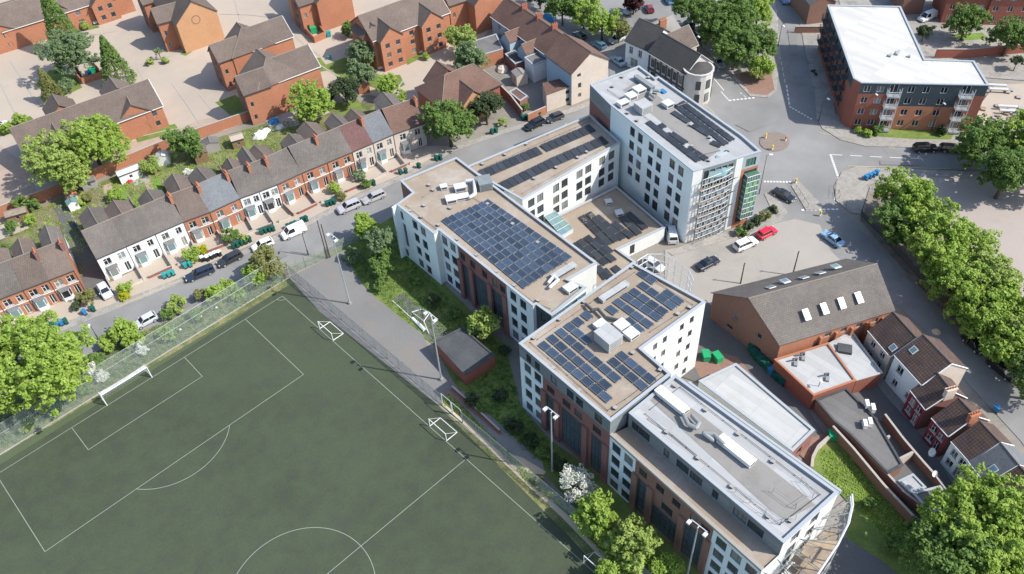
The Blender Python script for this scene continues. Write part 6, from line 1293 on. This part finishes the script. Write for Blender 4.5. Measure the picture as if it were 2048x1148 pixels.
# ------------------------------------------------------------------ sports equipment
gt=thing('football_goal','large white football goal with hanging net at the left goal line','goal',(0,0,0))
g=MB(); 
for x in (-3.66,3.66): p=MB(); p.bar((x,0,0),(x,0,2.44),.07,8); p.build('goalpost','white_paint',gt); p=MB(); p.bar((x,0,2.44),(x,-1.0,2.35),.035,5); p.bar((x,-1.0,2.35),(x,-2.0,.05),.035,5); p.bar((x,0,.05),(x,-2.0,.05),.035,5); p.build('side_frame','white_paint',gt)
p=MB(); p.bar((-3.66,0,2.44),(3.66,0,2.44),.07,8); p.build('crossbar','white_paint',gt)
p=MB(); p.bar((-3.66,-1.98,.05),(3.66,-1.98,.05),.04,5); p.build('back_bar','white_paint',gt)
n=MB(); 
for i in range(12):
    x0,x1=-3.66+i*.61,-3.05+i*.61; s=lambda x:.35*math.cos(x/3.66*1.5); Z=lambda x,k:[(x,0,2.42),(x,-.9,2.30-s(x)*.5),(x,-1.1,1.4-s(x)),(x,-1.9,.06)][k]
    for k in range(3): n.quad(Z(x0,k),Z(x1,k),Z(x1,k+1),Z(x0,k+1))
for x in (-3.66,3.66): n.face([(x,0,2.42),(x,-1,2.3),(x,-1.95,.06),(x,0,.06)])
n.build('net','goal_net',gt)
sgl='mini goals along the touchline'
def minigoal(label,y,first=None):
    if first: return copy_tree(first,(-27.35,y,0),0,label,sgl)
    t=thing('mini_goal',label,'goal',(-27.35,y,0),sgl); X=-27.35; w=3.6; h=1.7; d=1.95
    for s in (0,w):
        p=MB(); p.bar((X,y+s,0),(X,y+s,h),.06,6); p.build('goalpost','white_paint',t); p=MB(); p.bar((X,y+s,0.05),(X-d,y+s,.05),.05,6); p.bar((X,y+s,h),(X-d,y+s,.05),.02,4); p.build('side_frame','white_paint',t)
    p=MB(); p.bar((X,y,h),(X,y+w,h),.06,6); p.build('crossbar','white_paint',t); p=MB(); p.bar((X-d,y,.05),(X-d,y+w,.05),.055,6); p.build('back_bar','white_paint',t); return t
m1=minigoal('mini goal nearest the pitch corner',10.6); minigoal('mini goal near the halfway line',37.6,m1); minigoal('mini goal shaded by the trees at the bottom',67.1,m1)
st=thing('stored_goal','white goal frame lying on the dark pad beside the hard court','goal',(*G(835,640),0)); P=[(*G(824,625),.1),(*G(843,619),.1),(*G(862,638),1.5),(*G(850,655),1.5)]
for i in range(4): p=MB(); p.bar(P[i],P[(i+1)%4],.06,6); p.build('bar','white_paint',st)
p=MB(); p.bar(P[2],(*G(868,650),.05),.05,5); p.bar(P[3],(*G(858,668),.05),.05,5); p.build('bar','white_paint',st)
t=thing('rolled_net','long white rolled net and posts lying along the edge of the hard court','net',(*G(815,625),0)); p=MB(); p.bar((*G(785,602),.08),(*G(832,645),.1),.06,6); p.build('bar','white_paint',t); p=MB(); p.bar((*G(825,638),.2),(*G(850,662),.25),.24,8,.32); p.build('net_bundle','dish_white',t)
# floodlights
def floodlight(label,x,y,h,heads,first=None):
    t=thing('floodlight',label,'floodlight',(x,y,0),'floodlights along the pitch'); p=MB(); p.bar((x,y,0),(x,y,h),.14,10,.08); p.build('pole','metal',t); p=MB(); p.bar((x,y,0),(x,y,.5),.26,8); p.build('base','concrete',t)
    q=MB(); q.bar((x-.3,y-1.1,h),(x-.3,y+1.1,h),.06,6); q.bar((x,y,h),(x-.3,y,h),.06,5); arm=q.build('crossarm','metal_light',t)
    for k in heads:
        q=MB(); yy=y+k; q.obox(x+.1,yy,0,.50,.42,h-.06,h+.12); q.obox(x+.38,yy,0,.05,.44,h-.15,h+.11); l=q.build('lamp_head','metal_light',t)
        q=MB(); q.quad((x-.18,yy-.2,h-.085),(x-.18,yy+.2,h-.085),(x+.38,yy+.2,h-.085),(x+.38,yy-.2,h-.085)); q.build('lens','lamp_glass',l)
floodlight('floodlight mast at the hard court nearest the street',-33.95,9.7,14.6,(-1.0,1.0)); floodlight('floodlight mast beside the brick store',-33.95,32.5,14.0,(-1.0,1.0)); floodlight('floodlight mast between the footpath and the central block',-34.1,55.2,13.2,(-.9,.9)); floodlight('floodlight mast at the bottom edge before the southern block',-34.2,77.6,13.0,(-1.1,1.1))
# pitch fences
f=thing('pitch_fence','tall green-grey wire fence with mid rail along the goal end of the pitch','fence',(10,-3.1,0)); y=-3.15
xs=[-29.6+3.25*k for k in range(24)]
for x in xs: p=MB(); p.bar((x,y,0),(x,y,5.0),.045,5); p.build('post','galv',f)
for z in (3.3,5.0): p=MB(); p.bar((xs[0],y,z),(xs[-1],y,z),.03,5); p.build('rail','galv',f)
p=MB(); p.quad((xs[0],y,.05),(xs[-1],y,.05),(xs[-1],y,5),(xs[0],y,5)); p.build('wire_netting','wire_mesh',f)
f=thing('pitch_fence','pale low mesh fence along the east touchline of the pitch','fence',(-30.9,40,0)); X=-30.95
segs_=[(-2.8,36.2),(40.6,110)]
for a_,b_ in segs_:
    k=a_
    while k<=b_: p=MB(); p.bar((X,k,0),(X,k,2.6),.035,5); p.build('post','galv',f); k+=2.9
    p=MB(); p.bar((X,a_,2.6),(X,b_,2.6),.03,5); p.build('rail','galv',f); p=MB(); p.quad((X,a_,.05),(X,b_,.05),(X,b_,2.6),(X,a_,2.6)); p.build('wire_netting','wire_mesh_pale',f,label='pale mesh netting')
f=thing('gate','double mesh gate in the east pitch fence beside the two posts','gate',(X,38.4,0))
for k0,k1 in ((36.3,38.3),(38.5,40.5)): p=MB(); p.bar((X,k0,0),(X,k0,3),.06,6); p.bar((X,k0,3),(X,k1,3),.04,5); p.bar((X,k0,.2),(X,k1,.2),.04,5); p.bar((X,k1,0),(X,k1,3),.05,5); p.build('leaf_frame','metal_light',f)
f=thing('mesh_fence','pale green mesh fence panels between the street and the hard court','fence',(*G(650,515),0)); cor=[G(578,550),G(612,535),G(655,516),G(694,494),G(742,472)]
for a_,b_ in zip(cor,cor[1:]):
    n_=max(2,int(dist(a_,b_)/2.4))
    for k in range(n_+1): q=lerp(a_,b_,k/n_); p=MB(); p.bar((*q,0),(*q,2.4),.035,5); p.build('post','galv',f)
    p=MB(); p.quad((*a_,.05),(*b_,.05),(*b_,2.4),(*a_,2.4)); p.build('mesh_panel','wire_mesh_green',f)
for i,(u,v) in enumerate([(58,848),(96,826),(141,801),(169,784),(301,706),(334,688),(364,666),(405,639),(436,622)]):
    x,y_=G(u,v); t=thing('bollard_light',['first','second','third','fourth','fifth','sixth','seventh','eighth','ninth'][i]+' small white ground light behind the pitch fence, counted from the left','light',(x,y_,0),'white ground lights on the verge'); p=MB(); p.bar((x,y_,0),(x,y_,.75),.06,6); p.build('stem','metal_dark',t); p=MB(); p.sphere((x,y_,.85),.20,8,5,.7); p.build('head','dish_white',t)
# ------------------------------------------------------------------ lamp posts, poles
def lamp(label,base,h,arm=(.9,0),name='street_lamp',m='metal_dark',head='dish_white'):
    x,y=G(*base); t=thing(name,label,'street lamp',(x,y,0)); p=MB(); p.bar((x,y,0),(x,y,1.2),.10,8); p.bar((x,y,1.2),(x,y,h),.065,7,.045); p.build('post',m,t)
    q=(x+arm[0],y+arm[1]); p=MB(); p.bar((x,y,h),(*q,h+.12),.035,5); a_=p.build('arm',m,t); p=MB(); p.obox(*q,math.atan2(arm[1],arm[0]),.62,.26,h+.05,h+.2); p.build('lamp_head',head,t)
lamp('street lamp in the road shade of the white people carrier',(617,511),5.8,(.3,.5)); lamp('street lamp between the verge shrubs and the left street',(197,679),3.6,(.2,.4)); lamp('tall lamp at the corner of the glazed bay',(1518,388),8.6,(-.5,.5)); lamp('lamp at the road edge below the white-roofed flats',(1637,243),5.5,(.1,.9)); lamp('lamp in front of the flats near the first balconies',(1727,255),7.8,(.3,.7)); lamp('lamp in front of the flats right of the middle windows',(1862,262),6.5,(.3,.7)); lamp('lamp rising in front of the pub roof',(1352,152),7,(.2,.9)); lamp('lamp in the shade behind the pub',(1388,122),6,(.2,.6)); lamp('lamp post by the kerb in the tree shade right of the island',(1722,428),6,(.3,.5)); lamp('thin lamp post beside the hall yard wall',(1628,800),4.5,(.2,.2)); lamp('lamp at the white road edge near the tree clump',(1556,92),5,(.3,.6))
lamp('bracket lamp at the pub junction corner',(1233,70),4,(.3,.5))
def pole(label,base,h,xarm=True,m='wood'):
    x,y=G(*base); t=thing('telegraph_pole',label,'telegraph pole',(x,y,0)); p=MB(); p.bar((x,y,0),(x,y,h),.12,8,.08); p.build('post','bark',t)
    if xarm: p=MB(); p.bar((x-.35,y,h-.3),(x+.35,y,h-.3),.05,5); p.build('crosspiece','bark',t)
pole('left one of the two wooden poles at the mesh fence',(655,517),8.6,False); pole('right one of the two wooden poles at the mesh fence',(660,515),7.6,False); pole('pole on the pale apron left of the hall',(1481,567),4.6); pole('pole on the pale apron right of the hall notch',(1585,551),5.4); pole('thin pole at the right terrace kerb',(1930,690),3.5,False); pole('pole in front of the maroon house',(727,357),5,False)
# bollards and crossings
def beacon(label,base,h=.95,m='plastic_yellow'):
    x,y=G(*base); t=thing('traffic_bollard',label,'bollard',(x,y,0)); p=MB(); p.box(x-.14,x+.14,y-.10,y+.10,0,h*.55); p.build('base','upvc',t); p=MB(); p.box(x-.17,x+.17,y-.12,y+.12,h*.55,h+.15); p.build('head',m,t)
beacon('yellow bollard at the north side of the round island',(1531,277)); beacon('yellow bollard at the south side of the round island',(1544,300)); beacon('orange-faced bollard at the east side of the round island',(1571,282),m='terracotta'); beacon('yellow bollard at the tip of the long island',(1591,367)); beacon('yellow bollard in the tree shade below the long island',(1640,432))
t=thing('guard_railing','low dark railing along the curb right of the junction','railing',(*G(1668,390),0)); 
for a_,b_ in (((1668,398),(1670,372)),((1584,368),(1615,416)),((1678,398),(1676,388)),((1690,418),(1692,412))):
    A_2,B_2=G(*a_),G(*b_); p=MB(); n_=max(1,int(dist(A_2,B_2)/1.5)); p.bar((*A_2,1.0),(*B_2,1.0),.03,4)
    for k in range(n_+1): q=lerp(A_2,B_2,k/n_); p.bar((*q,0),(*q,1.0),.03,4)
    p.build('rail','metal_dark',t)
# ------------------------------------------------------------------ bins
def wheelie(m,lid=None):
    t=thing('wheelie_bin','bin','bin',(0,0,0)); mb=MB(); b=[(-.24,-.27),(.24,-.27),(.24,.27),(-.24,.27)]; u=[(-.29,-.34),(.29,-.34),(.29,.36),(-.29,.36)]
    for i in range(4): j=(i+1)%4; mb.quad((*b[i],.06),(*b[j],.06),(*u[j],.98),(*u[i],.98))
    mb.build('body',m,t); mb=MB(); mb.box(-.32,.32,-.37,.41,.98,1.05); mb.build('lid',lid or m,t)
    mb=MB(); mb.bar((-.26,.33,.1),(.26,.33,.1),.1,8); mb.build('wheels','rubber',t); return t
ORD=['leftmost','second','third','fourth','fifth','sixth','seventh','eighth','ninth','tenth']
BT={}
def bins(where,m,pts,lid=None,sc=1.0,word=None):
    word=word or {'plastic_green':'dark green','plastic_teal':'teal','plastic_blue':'blue','plastic_dark':'black','plastic_bright':'bright green'}[m]
    pts=sorted(pts)
    for i,(u,v) in enumerate(pts):
        lab=('%s wheelie bin %s'%(ORD[i]+' '+word if len(pts)>1 else word,where)); p=G(u,v); rz=-.15+.08*((i*7)%5)
        key=(m,lid)
        if key not in BT: BT[key]=wheelie(m,lid); o=BT[key]; o.location=(*p,.05); o.rotation_euler=(0,0,rz); tag(o,lab,None,'bins '+where)
        else: copy_tree(BT[key],(*p,.05),rz,lab,'bins '+where,sc)
        if key in BT and i==0 and sc!=1.0: pass
bins('in the group behind the white people carrier','plastic_green',[(577,458),(585,455),(592,452),(606,445),(613,442)])
bins('beside the dark red bag near the white carrier','plastic_green',[(524,468),(532,465),(540,463),(547,461)])
bins('on the pavement before the brick bay houses','plastic_green',[(468,497),(476,494),(484,490),(492,487),(500,483)])
bins('among the black and white group by the navy estate','plastic_dark',[(406,522),(416,521),(424,517),(432,513),(440,511)],'upvc')
bins('in the front garden of the second white house','plastic_teal',[(330,556),(339,553),(347,550),(372,536),(381,533)])
bins('at the kerb before the left terrace','plastic_blue',[(117,652),(125,650),(171,629)]); bins('beside the blue ones before the left terrace','plastic_green',[(134,647),(188,622),(107,655)])
bins('beside the silver estate','plastic_green',[(655,412),(662,410),(668,408)]); bins('in the garden left of the lawn by the cream houses','plastic_green',[(748,370),(801,348),(838,336)]); bins('at the foot of the large green tree','plastic_green',[(873,321),(881,319),(812,346)])
bins('at the wall end near the dark car','plastic_green',[(1046,240),(1052,238),(1071,234),(1078,232)]); bins('under the trees beside the dark tree','plastic_green',[(984,268),(992,265)])
bins('on the corner beside the park trees','plastic_blue',[(1731,360),(1738,357),(1745,354),(1752,350)],word='bright blue'); bins('at the kerb in the lane beside the hall','plastic_blue',[(1990,822)],word='lone blue')
bins('in the bin yard below the hall gable','plastic_green',[(1501,703),(1506,712),(1512,720),(1519,727),(1526,733),(1533,740),(1549,756),(1556,762),(1563,768)],sc=1.35); bins('in the bin yard row','plastic_blue',[(1541,748)],sc=1.35,word='blue')
def skip(label,u,v,ang,m,lx=1.9,ly=1.1,h=1.2):
    x,y=G(u,v); t=thing('waste_container',label,'container',(x,y,0)); p=MB(); p.obox(x,y,math.radians(ang),lx,ly,.15,h); p.build('body',m,t); p=MB(); p.obox(x,y,math.radians(ang),lx+.1,ly+.1,h,h+.12); p.build('lid',m,t)
    c,s=math.cos(math.radians(ang)),math.sin(math.radians(ang))
    for a_ in (-1,1): p=MB(); q=(x+c*a_*lx*.4,y+s*a_*lx*.4); p.bar((q[0]-.05,q[1],.1),(q[0]+.05,q[1],.1),.1,8); p.build('castor','rubber',t)
skip('bright green waste container left of two in the service yard',1411,717,50,'plastic_bright',1.5,1.0,1.1); skip('bright green waste container with open lid right of two in the service yard',1434,720,70,'plastic_bright',1.5,1.0,1.1)
skip('green container at the end of the curved garden wall',1663,876,40,'plastic_bright',1.2,1.0,1.1)
# estate bin stores
def store(label,px,h,floorm):
    P=ccw(GP(px)); c=(sum(p[0] for p in P)/len(P),sum(p[1] for p in P)/len(P)); t=thing('bin_store',label,'bin store',(*c,0))
    for i in range(len(P)-1): p=MB(); p.wall(P[i],P[i+1],0,h,.22); p.build('wall','brick_orange',t)
    return t,P
store('small brick bin enclosure with green and blue bins beside the narrow conifer',[(153,152),(166,168),(208,155),(193,138)],1.5,'paving'); skip('green container inside the small brick enclosure',187,146,160,'plastic_bright',1.6,1,1.2); skip('blue container inside the small brick enclosure',182,152,160,'plastic_blue',.8,.8,1.2); skip('red-brown container inside the small brick enclosure',176,162,160,'render_red',1.6,1,.9)
store('brick bin store before the plain orange gable at the top',[(614,68),(630,86),(652,76),(640,60)],1.6,'paving'); skip('green container in the brick bin store at the top',628,66,160,'plastic_bright',1.4,1,1.4); skip('blue container beside the brick bin store at the top',658,73,160,'plastic_teal',1,.8,1.2); skip('teal covered container by the driveway of the nearer staggered block',615,148,140,'plastic_bright',1.8,1.0,1.0); skip('teal box on the dark shaded lawn',660,118,140,'plastic_teal',.9,.6,.7)
# ------------------------------------------------------------------ walls and fences
def wallrun(name,label,px,h,m,t=.24,cop='kerb',cat='wall',z0=0,world=False):
    P=px if world else GP(px); c=P[len(P)//2]; o=thing(name,label,cat,(*c,0)); mb=MB()
    for a_,b_ in zip(P,P[1:]): mb.wall(a_,b_,z0,h,t)
    mb.build('wall' if cat=='wall' else 'panel',m,o)
    if cop:
        mb=MB()
        for a_,b_ in zip(P,P[1:]): mb.wall(a_,b_,h+.002,h+.07,t+.07)
        mb.build('coping',cop,o)
    return o
wallrun('brick_wall','long orange brick wall between the estate and the terrace gardens',[(-120,480),(-60,455),(0,435),(95,399),(200,355),(320,305),(352,293),(400,276),(540,228),(600,214)],2.3,'brick_orange')
wallrun('brick_wall','dark red brick wall down to the street beside the workshop yards',[(958,150),(990,176),(1022,208),(1045,238)],2.2,'brick_dark'); wallrun('brick_wall','short orange brick wall at the street below the cream gable house',[(1056,243),(1092,227)],1.7,'brick_orange')
wallrun('brick_wall','long brown brick wall nearest the garden, right of the southern block',[(1660,868),(1700,912),(1760,985),(1830,1060),(1858,1090)],1.9,'brick_brown'); wallrun('brick_wall','dark red wall behind the garden wall along the yards',[(1640,822),(1690,880),(1735,930),(1800,1000),(1862,1048)],2.0,'brick_dark'); wallrun('brick_wall','low yard wall down the middle of the right terrace backs',[(1764,842),(1800,890),(1838,935),(1862,962),(1890,1000)],1.6,'brick_brown')
wallrun('garden_wall','white topped wall round the red yard, upper side',[(1732,905),(1772,888)],1.9,'render_cream'); wallrun('garden_wall','white topped wall round the red yard, lower side',[(1778,940),(1818,920)],1.9,'render_cream'); wallrun('garden_wall','curved pale wall between the brick path and the garden',[(1621,942),(1623,922),(1634,900),(1652,884),(1674,871)],1.0,'render_cream',.3)
wallrun('brick_wall','red brick lane wall behind the flats',[(1868,116),(1935,116),(1975,112),(2048,106),(2200,96)],2.1,'brick_red'); wallrun('brick_wall','brick yard wall left of the flats at the road',[(1588,66),(1645,66)],1.6,'brick_brown')
wallrun('garden_wall','low brick wall between the front lawn and the footpath of the college',[(905,778),(930,800),(1000,866)],.7,'brick_red',.2)
wallrun('mesh_fence','thin dark fence along the park kerb',[(1722,432),(1760,470),(1850,570),(1930,650),(2048,770)],1.1,'metal_dark',.05,None,'fence')
wallrun('board_fence','brown board fence along the bin yard path',[(1597,885),(1585,862),(1560,838)],1.2,'fence_wood',.08,None,'fence')
# front garden boundary walls and rear fences of the long terrace
short=lambda q,n: ' '.join(q.replace(',','').split()[:n])
for i,(a_,b_) in enumerate(segs):
    d=norm2(b_[0]-a_[0],b_[1]-a_[1]); nrm=(d[1],-d[0]); 
    p0=off(a_,d,0,.05); p1=off(a_,d,0,4.0)
    wallrun('garden_wall','low front garden wall left of the '+short(spec[i][2],9),[p0,p1],.85,'brick_orange' if i in(3,4,7,8,9) else 'render_cream',.2,'kerb','wall',world=True)
    q0=off(a_,d,.9,4.0); q1=off(b_,d,-.2,4.0); wallrun('garden_wall','low street wall before the '+short(spec[i][2],11),[q0,q1],.6,'brick_red' if i%2 else 'render_cream',.2,'kerb','wall',world=True)
    e0=off(a_,d,0,-12.6); e1=off(a_,d,0,-8.9)
    if i<11:
        e0=off(a_,d,0,-(19.3 if i<5 else 17.3 if i<7 else 14)); wallrun('garden_fence','rear board fence behind the '+short(spec[i][2],11),[e1,e0],1.8,'fence_wood',.12,'fence_wood','fence',world=True)
# ------------------------------------------------------------------ sheds, clutter in gardens
def shed(label,u,v,ang,lx,ly,h,wm,rm,name='garden_shed'):
    x,y=G(u,v); c,s=math.cos(math.radians(ang)),math.sin(math.radians(ang)); t=thing(name,label,'shed',(x,y,0)); d=(c,s)
    gbody(t,(x-d[0]*lx/2,y-d[1]*lx/2),(x+d[0]*lx/2,y+d[1]*lx/2),h+.5,h,ly,wm,rm,over=.1,front=[(lx*.5,.7,.6,.7)],style='grey',th=.06)
shed('orange and white roofed shed in the garden beside the alley',148,402,80,2.2,2.0,1.9,'render_cream','terracotta'); shed('pale greenhouse-like shed under the orange shed',150,416,80,1.6,1.8,1.6,'render_house','glass_roof'); shed('white shed against the brick wall behind the slate extension',263,356,170,4.2,2.0,2.0,'render_house','membrane_white'); shed('white topped shed by the lime bush',330,326,60,1.8,2.2,2.0,'render_house','membrane_white'); shed('brown shed behind the fifth brick house',405,318,70,3,2.6,2.2,'wood','tile_brown'); shed('low wooden shed in a rear garden near the left wall',40,438,160,3.5,2.0,1.8,'wood','fence_wood'); shed('grey shed in the corner garden behind the alley',182,374,160,2.6,1.6,1.8,'concrete','felt_grey'); shed('pale topped hut beside the long concrete path',425,300,70,2.2,3.2,2.0,'concrete','felt_grey'); shed('small shed behind the white pair of fronts',478,290,160,2.4,2.4,2.0,'wood','paving'); shed('sand coloured shed near the leafy tree',728,180,60,3,2.4,2.2,'brick_orange','fence_wood')
shed('cream summer house beside the workshop yards',1040,165,70,2.6,2.6,2.4,'render_cream','membrane_walk'); 
def tarp(label,u,v,r,m):
    x,y=G(u,v); t=thing('covered_heap',label,'heap',(x,y,0)); rng=random.Random(int(u)); mb=MB()
    n=9; ringp=lambda rr,z:[(x+rr*math.cos(6.283*k/n)*rng.uniform(.75,1.15),y+rr*math.sin(6.283*k/n)*rng.uniform(.75,1.15),z*rng.uniform(.8,1.2)) for k in range(n)]
    R0=ringp(r,.05);R1=ringp(r*.7,r*.45);R2=ringp(r*.3,r*.6)
    for A_1,B_1 in ((R0,R1),(R1,R2)):
        for k in range(n): j=(k+1)%n; mb.quad(A_1[k],A_1[j],B_1[j],B_1[k])
    mb.face(R2); mb.build('cover',m,t)
tarp('white rubble heap along the long garden near the big gable',520,272,1.5,'dish_white'); tarp('second white heap beside the long garden rubble',532,263,1.1,'metal_light'); tarp('blue covered heap behind the rubble near the gable shade',548,244,1.3,'plastic_blue'); tarp('grey covered heap next to the blue one',560,256,1.0,'metal_light'); tarp('blue tub in the garden by the orange shed',137,386,.5,'plastic_blue'); tarp('teal cover by the estate wall at the left',75,392,1.0,'plastic_teal'); tarp('red cover in the garden of the slate extension',258,362,.9,'red_paint'); tarp('white covered pile in the garden by the round green tree',415,290,1.0,'dish_white'); tarp('pale stone lump below the central block',948,793,.7,'concrete'); tarp('bright blue market awning heap in the shade at the top',1097,38,1.8,'plastic_blue'); tarp('red bag heap beside the bins near the white carrier',599,449,.4,'render_red'); tarp('pale rubble pile in the yards of the brown row',1005,140,1.5,'render_cream'); tarp('cream sacks on the kerb by the brown terrace end',1873,664,.7,'sand')
tarp('grey rubble on the white annex roof area yard',1720,812,.6,'concrete')
# satellite dishes
def dish(label,u,v,z,r):
    x,y=G(u,v,z); t=thing('satellite_dish',label,'satellite dish',(x,y,0)); p=MB(); p.bar((x,y,0),(x,y,z),.05,6); p.build('mast','galv',t)
    A=Vector((.25,.75,.62)).normalized(); X_=A.orthogonal().normalized(); Y_=A.cross(X_); c=Vector((x,y,z)); mb=MB(); n=16
    R_=lambda k,rr,d:tuple(c+X_*rr*math.cos(6.283*k/n)+Y_*rr*math.sin(6.283*k/n)+A*d)
    for (ra,da,rb,db) in ((r,.18,r*.6,.06),(r*.6,.06,.02,0)):
        for k in range(n): mb.quad(R_(k,ra,da),R_(k+1,ra,da),R_(k+1,rb,db),R_(k,rb,db))
    mb.build('reflector','dish_white',t); mb=MB(); mb.bar(R_(4,r,.18),tuple(c+A*.9),.03,4); mb.build('feed_arm','galv',t)
dish('large white satellite dish behind the pale blue-white house',1862,904,2.2,.62); dish('smaller grey-white satellite dish below the large one',1868,947,1.8,.45)
def aircon(label,u,v,z,ang,w=1.1):
    x,y=G(u,v,z); t=thing('condenser_unit',label,'air conditioner',(x,y,z)); a_=math.radians(ang); mb=MB(); mb.obox(x,y,a_,w,.5,z+.1,z+.95); mb.build('casing','dish_white',t); mb=MB(); mb.obox(x,y,a_,w*.9,.42,z,z+.1); mb.build('feet','metal_dark',t)
    mb=MB(); c,s=math.cos(a_),math.sin(a_); mb.bar((x-s*.26,y+c*.26,z+.52),(x-s*.28,y+c*.28,z+.52),.32,12); mb.build('fan_grille','metal_dark',t)
for l,u,v in (('upper white condenser unit on the grey felt outbuilding',1732,813),('rounded white condenser beside the upper one on the felt roof',1744,821),('left of two white condensers lower on the felt roof',1728,853),('right of two white condensers lower on the felt roof',1738,849)): aircon(l,u,v,2.15,40)
for l,u,v in (('dark flue cluster on the white annex roof, left',1592,722),('dark flue cluster on the white annex roof, right',1607,711),('bent flue on the white annex roof near the blue roof',1655,752)):
    x,y=G(u,v,3.2); t=thing('flue',l,'flue',(x,y,3.1)); mb=MB(); mb.bar((x,y,3.1),(x,y,3.8),.16,8); mb.bar((x,y,3.8),(x+.6,y-.3,3.9),.14,8); mb.build('pipe','metal_dark',t); mb=MB(); mb.obox(x+.6,y+.3,.5,.8,.5,3.18,3.5); mb.build('housing','galv',t)
# people-sized extras: motorbike at the flats
x,y=G(1628,148); t=thing('motorcycle','dark parked motorcycle in the shade beside the flats','motorcycle',(x,y,0))
for o_ in (-.65,.65): p=MB(); p.bar((x+o_*.5,y+o_-.0,.3),(x+o_*.5+.1,y+o_,.3),.3,12); p.build('wheel','rubber',t)
p=MB(); p.bar((x-.3,y-.6,.55),(x+.3,y+.6,.6),.14,6); p.bar((x,y,.3),(x,y,.7),.2,6); p.build('frame','metal_dark',t); p=MB(); p.bar((x-.25,y-.4,.82),(x,y+.1,.85),.13,6); p.build('seat','rubber',t); p=MB(); p.bar((x,y+.5,1.0),(x+.5,y+.35,1.0),.03,5); p.build('handlebar','metal',t)
# racks of crates and pallets on the ground right of the flats
for k,(l,u,v,n_) in enumerate([('long white tubular rack at the yard right of the flats, upper',1975,185,1),('long white tubular rack at the yard right of the flats, lower',1996,228,1)]):
    x,y=G(u,v); t=thing('storage_rack',l,'rack',(x,y,0)); d=(math.cos(math.radians(126)),math.sin(math.radians(126)))
    for j in range(2): p=MB(); p.bar((x-j*1.2,y-j*.9,.9),(x-j*1.2+d[0]*3.6,y-j*.9+d[1]*3.6,.9),.28,8); p.build('tube','metal_light',t)
    p=MB(); 
    for q in (.5,3): 
        p.bar((x+d[0]*q,y+d[1]*q,0),(x+d[0]*q,y+d[1]*q,.8),.06,4); 
    p.build('stand','metal_dark',t)
rng=random.Random(5)
for k in range(14):
    u=1965+rng.random()*80; v=178+rng.random()*62; x,y=G(u,v); t=thing('pallet_stack','weathered pallet pile %s in the yard right of the flats'%['nearest the wall','by the upper rack','between both racks','by the lower rack','at the yard corner','beside the kerb','near the frame edge','behind the racks','with grey sheets','half collapsed','of mixed boards','next to the lawn','by the tree','at the far edge'][k],'pallets',(x,y,0),'pallet piles in the yard')
    for j in range(3): mb=MB(); mb.obox(x,y,rng.random()*.4+j*.1,1.1,.9,j*.16,j*.16+.12); mb.build('pallet','balcony_wood' if rng.random()<.5 else 'concrete',t)
